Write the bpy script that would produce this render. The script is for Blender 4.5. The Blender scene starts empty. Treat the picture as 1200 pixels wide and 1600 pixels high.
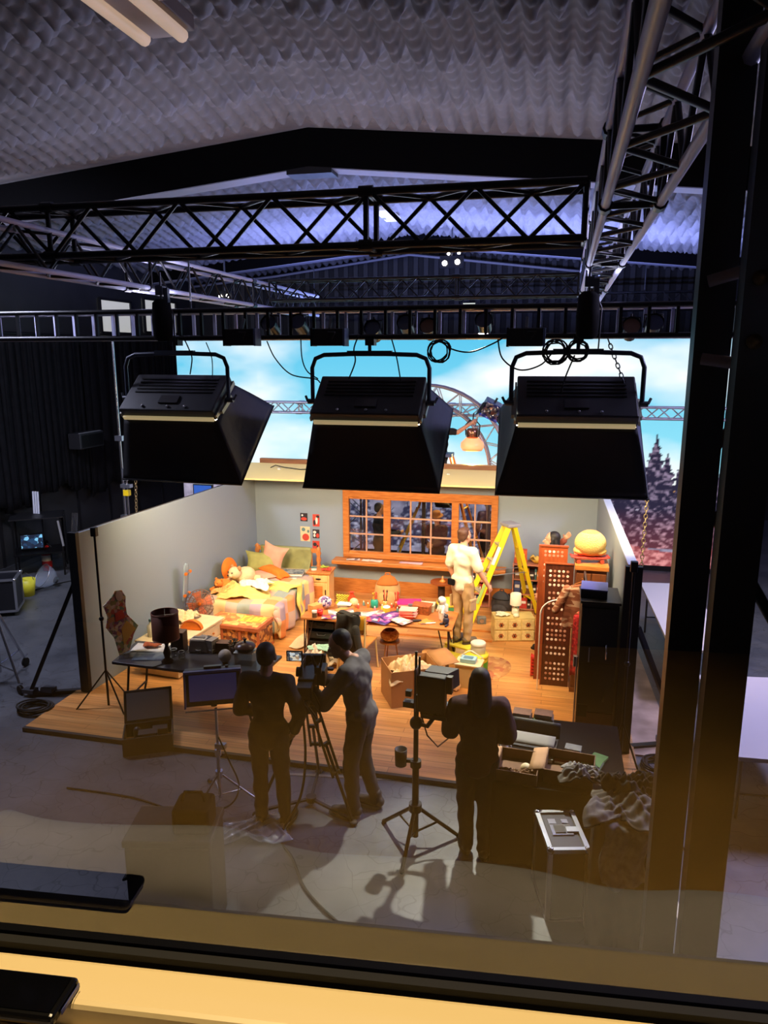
import bpy, bmesh, math, random
import numpy as np
from mathutils import Vector, Matrix, Euler
random.seed(7)
RNG = np.random.default_rng(11)
C = bpy.context.scene.collection
PI = math.pi
def R(a): return math.radians(a)
# ------------------------------------------------------------ camera geometry (metres)
FPX, CH = 1150.0, 4.2
PT, YW = R(12), R(13)
_sy, _cy, _sp, _cp = math.sin(YW), math.cos(YW), math.sin(PT), math.cos(PT)
_Rv, _Fv, _Uv = (_cy, _sy, 0), (-_sy*_cp, _cy*_cp, -_sp), (-_sy*_sp, _cy*_sp, _cp)
def ray(x, y):
    a, b = (x-600)/FPX, -(y-800)/FPX
    return [_Fv[i]+a*_Rv[i]+b*_Uv[i] for i in range(3)]
def G(x, y, z=0.0):                      # point on the level z
    d = ray(x, y); t = (z-CH)/d[2]
    return Vector((d[0]*t, d[1]*t, z))
def AY(x, y, Y):                         # point at depth Y
    d = ray(x, y); t = Y/d[1]
    return Vector((d[0]*t, Y, CH+d[2]*t))
def AX(x, y, X):
    d = ray(x, y); t = X/d[0]
    return Vector((X, d[1]*t, CH+d[2]*t))
# ------------------------------------------------------------ mesh builder
class MB:
    def __init__(s, M=None):
        s.v, s.f, s.sm, s.mi, s.mats, s.cur = [], [], [], [], [], 0
        s.M = M or Matrix()
    def use(s, m):
        if m not in s.mats: s.mats.append(m)
        s.cur = s.mats.index(m); return s
    def add(s, vs, fs, M=None, sm=False):
        T = s.M @ M if M is not None else s.M
        o = len(s.v)
        s.v += [tuple(T @ Vector(p)) for p in vs]
        s.f += [tuple(i+o for i in f) for f in fs]
        s.sm += [sm]*len(fs); s.mi += [s.cur]*len(fs)
        return s
    def box(s, c, d, rz=0, rx=0, ry=0, taper=1.0):
        x, y, z = d[0]/2, d[1]/2, d[2]/2
        t = taper
        vs = [(-x,-y,-z),(x,-y,-z),(x,y,-z),(-x,y,-z),(-x*t,-y*t,z),(x*t,-y*t,z),(x*t,y*t,z),(-x*t,y*t,z)]
        M = Matrix.Translation(c) @ Euler((rx,ry,rz)).to_matrix().to_4x4()
        return s.add(vs, [(0,3,2,1),(4,5,6,7),(0,1,5,4),(1,2,6,5),(2,3,7,6),(3,0,4,7)], M)
    def span(s, a, b):
        return s.box([(a[i]+b[i])/2 for i in range(3)], [abs(b[i]-a[i]) for i in range(3)])
    def hexa(s, p):                       # 8 corners: bottom ring 0-3, top ring 4-7
        return s.add(p, [(0,3,2,1),(4,5,6,7),(0,1,5,4),(1,2,6,5),(2,3,7,6),(3,0,4,7)])
    def bar(s, a, b, w, h=None, roll=0):  # rectangular bar from a to b
        a, b = Vector(a), Vector(b); d = b-a
        M = Matrix.Translation((a+b)/2) @ d.to_track_quat('Z','Y').to_matrix().to_4x4() @ Matrix.Rotation(roll,4,'Z')
        h = h or w; L = d.length
        x, y, z = w/2, h/2, L/2
        return s.add([(-x,-y,-z),(x,-y,-z),(x,y,-z),(-x,y,-z),(-x,-y,z),(x,-y,z),(x,y,z),(-x,y,z)],
                     [(0,3,2,1),(4,5,6,7),(0,1,5,4),(1,2,6,5),(2,3,7,6),(3,0,4,7)], M)
    def tube(s, pts, r, n=8, closed=False, caps=True):
        pts = [Vector(p) for p in pts]; k = len(pts)
        rs = r if isinstance(r,(list,tuple)) else [r]*k
        vs, fs = [], []
        up = None
        for i, p in enumerate(pts):
            if closed: t = pts[(i+1)%k]-pts[i-1]
            else: t = pts[min(i+1,k-1)]-pts[max(i-1,0)]
            if t.length < 1e-9: t = Vector((0,0,1))
            t.normalize()
            if up is None:
                up = Vector((0,0,1)) if abs(t.z) < .9 else Vector((1,0,0))
            up = up-t*up.dot(t)
            if up.length < 1e-6: up = t.orthogonal()
            up.normalize(); w = t.cross(up)
            for j in range(n):
                a = 2*PI*j/n
                vs.append(p+(up*math.cos(a)+w*math.sin(a))*rs[i])
        m = k if closed else k-1
        for i in range(m):
            for j in range(n):
                a, b = i*n+j, i*n+(j+1)%n
                c, d = ((i+1)%k)*n+(j+1)%n, ((i+1)%k)*n+j
                fs.append((a,b,c,d))
        s.add(vs, fs, None, True)
        if caps and not closed:
            s.add(vs[:n], [tuple(range(n-1,-1,-1))]); s.add(vs[-n:], [tuple(range(n))])
        return s
    def lathe(s, prof, c=(0,0,0), n=20, M=None, sm=True, cap=True):
        vs, fs = [], []
        k = len(prof)
        for r, z in prof:
            for j in range(n):
                a = 2*PI*j/n
                vs.append((r*math.cos(a), r*math.sin(a), z))
        for i in range(k-1):
            for j in range(n):
                fs.append((i*n+j, i*n+(j+1)%n, (i+1)*n+(j+1)%n, (i+1)*n+j))
        T = Matrix.Translation(c) @ (M if M is not None else Matrix())
        s.add(vs, fs, T, sm)
        if cap:
            if prof[0][0] > 1e-5: s.add(vs[:n], [tuple(range(n-1,-1,-1))], T)
            if prof[-1][0] > 1e-5: s.add(vs[-n:], [tuple(range(n))], T)
        return s
    def cyl(s, c, r, h, n=20, r2=None, M=None):   # c is the base centre
        return s.lathe([(r,0),(r if r2 is None else r2,h)], c, n, M)
    def ell(s, c, r, n=12, M=None):
        if not isinstance(r,(tuple,list)): r = (r,r,r)
        prof = [(max(1e-4,math.sin(PI*i/n)), -math.cos(PI*i/n)) for i in range(n+1)]
        T = (M if M is not None else Matrix()) @ Matrix.Diagonal((r[0],r[1],r[2],1))
        return s.lathe(prof, c, max(8,n+4), T, cap=False)
    def cap(s, a, b, ra, rb, n=12, flat=1.0):     # round ended tapered limb
        a, b = Vector(a), Vector(b); d = b-a; L = max(d.length,1e-4)
        prof = [(max(1e-4,ra*math.sin(PI/2*i/4)), -ra*math.cos(PI/2*i/4)) for i in range(5)]
        prof += [(max(1e-4,rb*math.cos(PI/2*i/4)), L+rb*math.sin(PI/2*i/4)) for i in range(5)]
        T = d.to_track_quat('Z','Y').to_matrix().to_4x4() @ Matrix.Diagonal((1,flat,1,1))
        return s.lathe(prof, a, n, T, cap=False)
    def prism(s, poly, z0, z1, M=None):
        n = len(poly)
        vs = [(x,y,z0) for x,y in poly]+[(x,y,z1) for x,y in poly]
        fs = [tuple(range(n-1,-1,-1)), tuple(range(n,2*n))]+[(i,(i+1)%n,(i+1)%n+n,i+n) for i in range(n)]
        return s.add(vs, fs, M)
    def sheet(s, fn, nu, nv, th=0.0, sm=True):    # fn(u,v)->point; th gives the cloth a thickness
        top = [Vector(fn(i/nu, j/nv)) for j in range(nv+1) for i in range(nu+1)]
        fs = [(j*(nu+1)+i, j*(nu+1)+i+1, (j+1)*(nu+1)+i+1, (j+1)*(nu+1)+i) for j in range(nv) for i in range(nu)]
        if not th: return s.add(top, fs, None, sm)
        nr = [Vector() for _ in top]
        for f in fs:
            q = (top[f[2]]-top[f[0]]).cross(top[f[3]]-top[f[1]])
            for i in f: nr[i] += q
        bot = [p-(q.normalized() if q.length > 1e-12 else Vector((0,0,1)))*th for p, q in zip(top, nr)]
        n = len(top)
        ring = [i for i in range(nu+1)]+[(j+1)*(nu+1)-1 for j in range(1,nv+1)]+[nv*(nu+1)+i for i in range(nu-1,-1,-1)]+[j*(nu+1) for j in range(nv-1,0,-1)]
        k = len(ring)
        side = [(ring[i], ring[i]+n, ring[(i+1)%k]+n, ring[(i+1)%k]) for i in range(k)]
        return s.add(top+bot, fs+[tuple(reversed([i+n for i in f])) for f in fs]+side, None, sm)
    def mesh(s, name, m=None):
        me = bpy.data.meshes.new(name)
        me.from_pydata(s.v, [], s.f)
        mats = s.mats or ([m] if m else [])
        for q in mats: me.materials.append(q)
        me.polygons.foreach_set('use_smooth', s.sm)
        me.polygons.foreach_set('material_index', s.mi)
        me.update(); return me
    def build(s, name, m=None, parent=None, bevel=0.0, seg=2):
        o = bpy.data.objects.new(name, s.mesh(name, m)); C.objects.link(o)
        if parent: o.parent = parent
        if bevel:
            b = o.modifiers.new('bevel','BEVEL'); b.width = bevel; b.segments = seg
            b.limit_method = 'ANGLE'; b.angle_limit = R(40); b.harden_normals = False
        return o
def tag(o, label, cat, group=None, kind=None):
    if label: o['label'] = label
    if cat: o['category'] = cat
    if group: o['group'] = group
    if kind: o['kind'] = kind
    return o
def thing(name, label, cat, loc=(0,0,0), rz=0.0, group=None, rx=0.0, ry=0.0):
    o = bpy.data.objects.new(name, None); C.objects.link(o)
    o.empty_display_size = .1
    o.location = (*loc,0.0) if len(loc) == 2 else loc; o.rotation_euler = (rx,ry,rz)
    return tag(o, label, cat, group)
def one(mb, name, label, cat, m=None, loc=None, rz=0.0, group=None, bevel=0.0, kind=None):
    o = mb.build(name, m, None, bevel)
    if loc is not None: o.location = loc
    o.rotation_euler = (0,0,rz)
    return tag(o, label, cat, group, kind)
def struct(name, mb, m=None, bevel=0.0):
    o = mb.build(name, m, None, bevel); o['kind'] = 'structure'; return o
def dup(o, loc, rz=None, label=None, group=None, parent=None):
    r = o.copy(); C.objects.link(r)
    if parent is not None: r.parent = parent
    else:
        r.location = loc
        if rz is not None: r.rotation_euler = (o.rotation_euler[0], o.rotation_euler[1], rz)
    if label: r['label'] = label
    if group: r['group'] = group
    for ch in list(o.children): dup(ch, None, parent=r)
    return r
# ------------------------------------------------------------ materials
def lin(c):
    if len(c) > 3: c = c[:3]
    return tuple((v/255/12.92 if v/255 <= .04045 else ((v/255+.055)/1.055)**2.4) for v in c)
_mc = {}
def mat(name, col, rough=.65, metal=0.0, var=0.0, scale=10.0, bump=0.0, bscale=40.0, emit=0.0, ecol=None, col2=None, trans=0.0, alpha=1.0, spec=None, sheen=0.0):
    if name in _mc: return _mc[name]
    m = bpy.data.materials.new(name); m.use_nodes = True
    nt = m.node_tree; b = nt.nodes['Principled BSDF']
    L = nt.links.new
    c = lin(col)
    b.inputs['Base Color'].default_value = (*c,1)
    b.inputs['Roughness'].default_value = rough
    b.inputs['Metallic'].default_value = metal
    if spec is not None: b.inputs['Specular IOR Level'].default_value = spec
    if trans: b.inputs['Transmission Weight'].default_value = trans
    if alpha < 1: b.inputs['Alpha'].default_value = alpha
    if sheen: b.inputs['Sheen Weight'].default_value = sheen
    if emit:
        b.inputs['Emission Color'].default_value = (*lin(ecol or col),1)
        b.inputs['Emission Strength'].default_value = emit
    if var or col2 or bump:
        tc = nt.nodes.new('ShaderNodeTexCoord')
    if var or col2:
        n = nt.nodes.new('ShaderNodeTexNoise'); n.inputs['Scale'].default_value = scale; n.inputs['Detail'].default_value = 4
        L(tc.outputs['Object'], n.inputs['Vector'])
        rp = nt.nodes.new('ShaderNodeValToRGB')
        c2 = lin(col2) if col2 else tuple(min(1,v*(1+var)) for v in c)
        c1 = c if col2 else tuple(v*(1-var) for v in c)
        rp.color_ramp.elements[0].position = .35; rp.color_ramp.elements[0].color = (*c1,1)
        rp.color_ramp.elements[1].position = .65; rp.color_ramp.elements[1].color = (*c2,1)
        L(n.outputs['Fac'], rp.inputs['Fac']); L(rp.outputs['Color'], b.inputs['Base Color'])
    if bump:
        n2 = nt.nodes.new('ShaderNodeTexNoise'); n2.inputs['Scale'].default_value = bscale; n2.inputs['Detail'].default_value = 3
        L(tc.outputs['Object'], n2.inputs['Vector'])
        bp = nt.nodes.new('ShaderNodeBump'); bp.inputs['Strength'].default_value = bump; bp.inputs['Distance'].default_value = .02
        L(n2.outputs['Fac'], bp.inputs['Height']); L(bp.outputs['Normal'], b.inputs['Normal'])
    _mc[name] = m; return m
def cells(name, cols, scale=(6,6,6), rough=.75, kind='voronoi', bump=0.0, emit=0.0):   # patchwork / print of several colours
    if name in _mc: return _mc[name]
    m = bpy.data.materials.new(name); m.use_nodes = True
    nt = m.node_tree; b = nt.nodes['Principled BSDF']; L = nt.links.new
    b.inputs['Roughness'].default_value = rough
    tc = nt.nodes.new('ShaderNodeTexCoord'); mp = nt.nodes.new('ShaderNodeMapping')
    mp.inputs['Scale'].default_value = scale; L(tc.outputs['Object'], mp.inputs['Vector'])
    vec = mp.outputs['Vector']
    if kind == 'square':
        fl = nt.nodes.new('ShaderNodeVectorMath'); fl.operation = 'FLOOR'
        L(vec, fl.inputs[0]); wn = nt.nodes.new('ShaderNodeTexWhiteNoise'); wn.noise_dimensions = '3D'
        L(fl.outputs['Vector'], wn.inputs['Vector']); fac = wn.outputs['Value']
    else:
        vo = nt.nodes.new('ShaderNodeTexVoronoi'); vo.inputs['Scale'].default_value = 1
        L(vec, vo.inputs['Vector']); sp = nt.nodes.new('ShaderNodeSeparateColor'); L(vo.outputs['Color'], sp.inputs[0]); fac = sp.outputs[0]
    rp = nt.nodes.new('ShaderNodeValToRGB'); rp.color_ramp.interpolation = 'CONSTANT'
    e = rp.color_ramp.elements
    while len(e) < len(cols): e.new(.5)
    for i, c in enumerate(cols):
        e[i].position = i/len(cols); e[i].color = (*lin(c),1)
    L(fac, rp.inputs['Fac']); L(rp.outputs['Color'], b.inputs['Base Color'])
    if emit: L(rp.outputs['Color'], b.inputs['Emission Color']); b.inputs['Emission Strength'].default_value = emit
    _mc[name] = m; return m
def planks(name, c1, c2, w, l, rough=.35, along='x', gap=(60,35,15)):
    if name in _mc: return _mc[name]
    m = bpy.data.materials.new(name); m.use_nodes = True
    nt = m.node_tree; b = nt.nodes['Principled BSDF']; L = nt.links.new
    b.inputs['Roughness'].default_value = rough
    tc = nt.nodes.new('ShaderNodeTexCoord'); mp = nt.nodes.new('ShaderNodeMapping')
    if along == 'y': mp.inputs['Rotation'].default_value = (0,0,PI/2)
    if along == 'z': mp.inputs['Rotation'].default_value = (0,PI/2,0)
    L(tc.outputs['Object'], mp.inputs['Vector'])
    br = nt.nodes.new('ShaderNodeTexBrick'); br.inputs['Scale'].default_value = 1
    br.inputs['Brick Width'].default_value = l; br.inputs['Row Height'].default_value = w; br.inputs['Mortar Size'].default_value = .0025
    br.inputs['Color1'].default_value = (*lin(c1),1); br.inputs['Color2'].default_value = (*lin(c2),1); br.inputs['Mortar'].default_value = (*lin(gap),1)
    br.offset = .37; br.inputs['Bias'].default_value = 0
    L(mp.outputs['Vector'], br.inputs['Vector'])
    mp2 = nt.nodes.new('ShaderNodeMapping'); mp2.inputs['Scale'].default_value = (1.2,22,22); L(mp.outputs['Vector'], mp2.inputs['Vector'])
    n = nt.nodes.new('ShaderNodeTexNoise'); n.inputs['Scale'].default_value = 1.5; n.inputs['Detail'].default_value = 5; L(mp2.outputs['Vector'], n.inputs['Vector'])
    mx = nt.nodes.new('ShaderNodeMix'); mx.data_type = 'RGBA'; mx.blend_type = 'MULTIPLY'
    mr = nt.nodes.new('ShaderNodeMapRange'); mr.inputs[1].default_value = .3; mr.inputs[2].default_value = .7; mr.inputs[3].default_value = .72; mr.inputs[4].default_value = 1.12
    L(n.outputs['Fac'], mr.inputs[0]); mx.inputs[0].default_value = 1
    cb = nt.nodes.new('ShaderNodeCombineColor')
    for i in range(3): L(mr.outputs[0], cb.inputs[i])
    L(br.outputs['Color'], mx.inputs[6]); L(cb.outputs[0], mx.inputs[7]); L(mx.outputs[2], b.inputs['Base Color'])
    _mc[name] = m; return m
def wood(name, c1, c2, along=(1,14,14), rough=.45):
    if name in _mc: return _mc[name]
    m = mat(name, c1, rough, col2=c2, scale=3)
    nt = m.node_tree
    n = [q for q in nt.nodes if q.type == 'TEX_NOISE'][0]; tc = [q for q in nt.nodes if q.type == 'TEX_COORD'][0]
    mp = nt.nodes.new('ShaderNodeMapping'); mp.inputs['Scale'].default_value = along
    nt.links.new(tc.outputs['Object'], mp.inputs['Vector']); nt.links.new(mp.outputs['Vector'], n.inputs['Vector'])
    return m
def clear(name, col, fac=.1, rough=.03):          # thin see-through sheet: mostly clear, a little mirror
    if name in _mc: return _mc[name]
    m = bpy.data.materials.new(name); m.use_nodes = True
    nt = m.node_tree; L = nt.links.new
    nt.nodes.remove(nt.nodes['Principled BSDF']); out = nt.nodes['Material Output']
    t = nt.nodes.new('ShaderNodeBsdfTransparent'); t.inputs[0].default_value = (*lin(col),1)
    g = nt.nodes.new('ShaderNodeBsdfGlossy'); g.inputs['Roughness'].default_value = rough
    mx = nt.nodes.new('ShaderNodeMixShader'); mx.inputs[0].default_value = fac
    L(t.outputs[0], mx.inputs[1]); L(g.outputs[0], mx.inputs[2]); L(mx.outputs[0], out.inputs[0])
    _mc[name] = m; return m
BLACK = mat('black paint', (18,18,20), .5)
BLKM = mat('black metal', (14,14,16), .38, .3)
BLKC = mat('black cloth', (13,13,15), .95, var=.3, scale=6, spec=.15)
CHROME = mat('chrome', (200,200,205), .22, .95)
ALU = mat('aluminium', (175,178,190), .35, .9)
STEEL = mat('grey steel', (90,92,98), .4, .7)
RUB = mat('rubber', (12,12,12), .8)
PAPER = mat('paper', (225,220,205), .8, var=.06)
# ============================================================ the studio shell
XL, XR, YB, YF = -10.4, 7.5, 20.5, 0.75
AP = -3.3                                  # x of the roof ridge
def zroof(x): return 7.1-.1*abs(x-AP)
def stage_floor_material():
    m = mat('stage vinyl', (62,65,72), .36)
    nt = m.node_tree; b = nt.nodes['Principled BSDF']; L = nt.links.new
    tc = nt.nodes.new('ShaderNodeTexCoord')
    n = nt.nodes.new('ShaderNodeTexNoise'); n.inputs['Scale'].default_value = 1.3; n.inputs['Detail'].default_value = 8; n.inputs['Roughness'].default_value = .7
    L(tc.outputs['Object'], n.inputs['Vector'])
    rp = nt.nodes.new('ShaderNodeValToRGB')
    rp.color_ramp.elements[0].position = .3; rp.color_ramp.elements[0].color = (*lin((62,65,70)),1)
    rp.color_ramp.elements[1].position = .75; rp.color_ramp.elements[1].color = (*lin((104,106,110)),1)
    L(n.outputs['Fac'], rp.inputs['Fac'])
    # scuffs: thin warped voronoi edges
    n2 = nt.nodes.new('ShaderNodeTexNoise'); n2.inputs['Scale'].default_value = 2.5; L(tc.outputs['Object'], n2.inputs['Vector'])
    mv = nt.nodes.new('ShaderNodeMix'); mv.data_type = 'RGBA'; mv.inputs[0].default_value = .35
    L(tc.outputs['Object'], mv.inputs[6]); L(n2.outputs['Color'], mv.inputs[7])
    vo = nt.nodes.new('ShaderNodeTexVoronoi'); vo.feature = 'DISTANCE_TO_EDGE'; vo.inputs['Scale'].default_value = 5.0
    L(mv.outputs[2], vo.inputs['Vector'])
    mr = nt.nodes.new('ShaderNodeMapRange'); mr.inputs[1].default_value = 0; mr.inputs[2].default_value = .016; mr.inputs[3].default_value = .7; mr.inputs[4].default_value = 0
    L(vo.outputs['Distance'], mr.inputs[0])
    mx = nt.nodes.new('ShaderNodeMix'); mx.data_type = 'RGBA'; mx.inputs[7].default_value = (.008,.008,.01,1)
    L(mr.outputs[0], mx.inputs[0]); L(rp.outputs['Color'], mx.inputs[6]); L(mx.outputs[2], b.inputs['Base Color'])
    r2 = nt.nodes.new('ShaderNodeMapRange'); r2.inputs[3].default_value = .3; r2.inputs[4].default_value = .55
    L(n.outputs['Fac'], r2.inputs[0]); L(r2.outputs[0], b.inputs['Roughness'])
    return m
fl = MB(); fl.span((XL,YF,-.1),(XR,YB,0)); struct('floor', fl, stage_floor_material())
DARKW = mat('dark wall paint', (27,27,29), .8, var=.2, scale=2)
w = MB(); w.span((XL-.15,YF,0),(XL,YB,6.6)); struct('wall_left', w, DARKW)
w = MB(); w.span((XL,YB,0),(XR,YB+.15,7.2)); struct('wall_back', w, DARKW)
w = MB(); w.span((XR,YF,0),(XR+.15,YB,6.4)); struct('wall_right', w, DARKW)
# seams and ribs on the dark wall below the curtain
for i in range(10):
    s_ = MB(); y = 8.2+i*1.22; s_.span((XL,y,.0),(XL+.025,y+.05,4.4)); struct('trim_%d' % (i+1), s_, BLACK)
s_ = MB(); s_.span((XL,6,.0),(XL+.06,YB,.12)); struct('baseboard_left', s_, STEEL)
# quilted roof lining
def quilt(x, y):
    wx, wy = .20, .155
    row = np.floor(y/1.02)
    z = zroof_np(x)
    ph = x/wx
    rib = np.abs(np.sin(PI*ph))
    col = np.floor(ph)
    off = .16*np.sin(col*.9+np.floor(y/1.02)*2.3)+.05*np.sin(col*7.3)
    sc = ((y/wy+off+.20*np.cos(2*PI*ph)) % 1.0)
    fold = np.where(sc < .8, sc/.8, (1-sc)/.2)
    big = ((y/1.02+.07*np.cos(2*PI*x/.8)+.05*np.cos(2*PI*ph)+.04*np.sin(col*7.7)) % 1.0)
    sag = np.where(big < .86, (big/.86)**2, (1-big)/.14)
    fade = np.clip((9.85-y)/.9,0,1)*(y < 10.2)+np.clip((y-10.2)/.5,0,1)*(y >= 10.2)
    wide = np.abs(np.sin(PI*x/.8))**.5
    return z-fade*(.058*rib**.7+.036*fold**1.5*rib+.14*sag*(.3+.7*rib)+.03*wide)
def zroof_np(x): return 7.1-.1*np.abs(x-AP)
FAB = mat('grey quilted lining', (118,116,118), .85, var=.12, scale=3)
def ceil_sheet(name, x0, x1, y0, y1, nx, ny):
    xs, ys = np.linspace(x0,x1,nx+1), np.linspace(y0,y1,ny+1)
    X, Y = np.meshgrid(xs, ys)
    Z = quilt(X, Y)
    v = np.stack([X.ravel(),Y.ravel(),Z.ravel()],1).astype(np.float32)
    i = np.arange(nx)[None,:]+np.arange(ny)[:,None]*(nx+1)
    f = np.stack([i,i+nx+1,i+nx+2,i+1],2).reshape(-1,4).astype(np.int32)
    me = bpy.data.meshes.new(name)
    me.vertices.add(len(v)); me.vertices.foreach_set('co', v.ravel())
    me.loops.add(f.size); me.loops.foreach_set('vertex_index', f.ravel())
    me.polygons.add(len(f)); me.polygons.foreach_set('loop_start', np.arange(0,f.size,4,dtype=np.int32))
    me.polygons.foreach_set('use_smooth', np.ones(len(f),bool))
    me.materials.append(FAB); me.update(calc_edges=True)
    o = bpy.data.objects.new(name, me); C.objects.link(o); o['kind'] = 'structure'
    return o
ceil_sheet('ceiling', -9.2, 4.2, 2.2, 10.2, 330, 330)
ceil_sheet('ceiling_far', XL, XR, 10.2, YB, 300, 220)
c_ = MB(); c_.span((XL,YF,7.1),(XR,YB,7.2)); struct('ceiling_deck', c_, DARKW)
c_ = MB(); c_.hexa([(XL,YF,6.3),(-9.2,YF,6.4),(-9.2,10.2,6.4),(XL,10.2,6.3),(XL,YF,6.4),(-9.2,YF,6.5),(-9.2,10.2,6.5),(XL,10.2,6.4)])
c_.hexa([(4.2,YF,6.3),(XR,YF,6.0),(XR,10.2,6.0),(4.2,10.2,6.3),(4.2,YF,6.4),(XR,YF,6.1),(XR,10.2,6.1),(4.2,10.2,6.4)])
struct('ceiling_edges', c_, FAB)
# portal frame rafters
BEAMB = mat('rafter black', (5,5,6), .9, spec=.05)
FLANGE = mat('flange painted screen lit', (150,150,165), .5)  # screen light on the rafter underside put into a paler colour
def rafter(name, y, zb, d):
    m = MB().use(BEAMB)
    for x0, x1 in ((XL,AP),(AP,XR)):
        def zz(x): return zb-.1*abs(x-AP)
        a, b = zz(x0), zz(x1)
        m.hexa([(x0,y,a),(x1,y,b),(x1,y+.3,b),(x0,y+.3,a),(x0,y,a+d),(x1,y,b+d),(x1,y+.3,b+d),(x0,y+.3,a+d)])
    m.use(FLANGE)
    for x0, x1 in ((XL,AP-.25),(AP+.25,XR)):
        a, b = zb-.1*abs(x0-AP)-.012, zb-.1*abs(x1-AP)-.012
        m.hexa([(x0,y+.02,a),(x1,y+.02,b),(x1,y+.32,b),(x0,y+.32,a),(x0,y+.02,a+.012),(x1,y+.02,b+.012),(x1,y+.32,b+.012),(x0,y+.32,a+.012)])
    m.use(BLACK).box((AP,y+.15,zb-.04),(.62,.3,.1))
    struct(name, m)
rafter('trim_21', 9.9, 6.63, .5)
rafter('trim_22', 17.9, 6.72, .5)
# corrugated cladding on the far gable
m = MB()
for i in range(60):
    x = -9.5+i*.28
    m.span((x,YB-.05,4.6),(x+.12,YB,zroof(x)-.1))
struct('trim_23', m, mat('gable cladding', (44,44,48), .6))
m = MB()
m.tube([AY(65,485,20.2),AY(245,455,20.2),AY(430,432,20.2),AY(640,398,20.2),AY(905,424,20.2)], .035, 6)
struct('trim_24', m, mat('pale conduit', (150,150,160), .5))
# pale panes high on the left wall
for i, (xa, xb) in enumerate(((153,205),(222,275))):
    a, b = AX(xa,466,XL+.02), AX(xb,522,XL+.02)
    fr = MB(); y0, y1, z0, z1 = a.y, b.y, b.z, a.z
    o = fr.span((XL+.001,y0,z0),(XL+.04,y1,z1)).build('window_%d' % (i+2), mat('dull lit pane', (190,190,185), .6, emit=.75, ecol=(205,205,200)))
    o['kind'] = 'structure'
    fm = MB()
    for p, q in (((y0,z0),(y1,z0)),((y0,z1),(y1,z1)),((y0,z0),(y0,z1)),((y1,z0),(y1,z1))):
        fm.bar((XL+.05,p[0],p[1]),(XL+.05,q[0],q[1]),.06)
    fm.build('window_frame', BLACK, o)
# black drapes along the left wall
def drape(x, y0, y1, z0, z1, folds, amp, seed):
    m = MB(); r = random.Random(seed)
    ph = [r.uniform(-1,1) for _ in range(60)]
    def fn(u, v):
        y = y0+(y1-y0)*u
        a = amp*(.6+.4*math.sin(u*9+seed))
        t = math.sin(u*folds*2*PI+1.2*math.sin(u*23+seed))+.35*math.sin(u*folds*5.1+2)
        hem = .12*math.sin(u*14+seed)+.07*math.sin(u*47)
        return (x+.1+a*t*(.35+.65*v), y+.05*math.sin(u*folds*2*PI*2), z1+(z0+hem-z1)*v)
    m.sheet(fn, int(folds*10), 14, .008)
    return m
a, b = AX(0,530,XL+.15), AX(218,527,XL+.15)
o = one(drape(XL+.12, 9.3, b.y-2.6, 1.35, 4.55, 26, .07, 3), 'stage_curtain', 'long black pleated curtain hanging on the dark left wall', 'curtain', BLKC)
o = one(drape(XL+.1, b.y-2.5, 19.6, 1.15, 4.6, 14, .07, 5), 'stage_curtain', 'black curtain behind the pale upright pole, next to the left edge of the video wall', 'curtain', BLKC)
cr = MB(); cr.tube([(XL+.2,9.2,4.62),(XL+.2,19.8,4.62)], .03, 8)
one(cr, 'curtain_rail', 'thin dark rail carrying the black curtains on the left wall', 'rail', BLKM)
# wall box half way up the curtain
p = AX(135,687,XL+.45)
t = thing('wall_speaker', 'flat black speaker box mounted in front of the left curtain', 'speaker', p, 0)
MB().box((0,0,0),(.3,.85,.34)).build('cabinet', mat('speaker black', (30,30,33), .5), t, .02)
MB().box((.155,0,.0),(.012,.75,.26)).build('grille', BLKM, t)
MB().bar((-.55,0,.05),(-.12,0,.05),.06).build('bracket', BLKM, t)
MB().box((.1,0,.173),(.04,.76,.008)).build('indicator_strip', mat('pale plastic', (150,150,150), .5), t)
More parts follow.
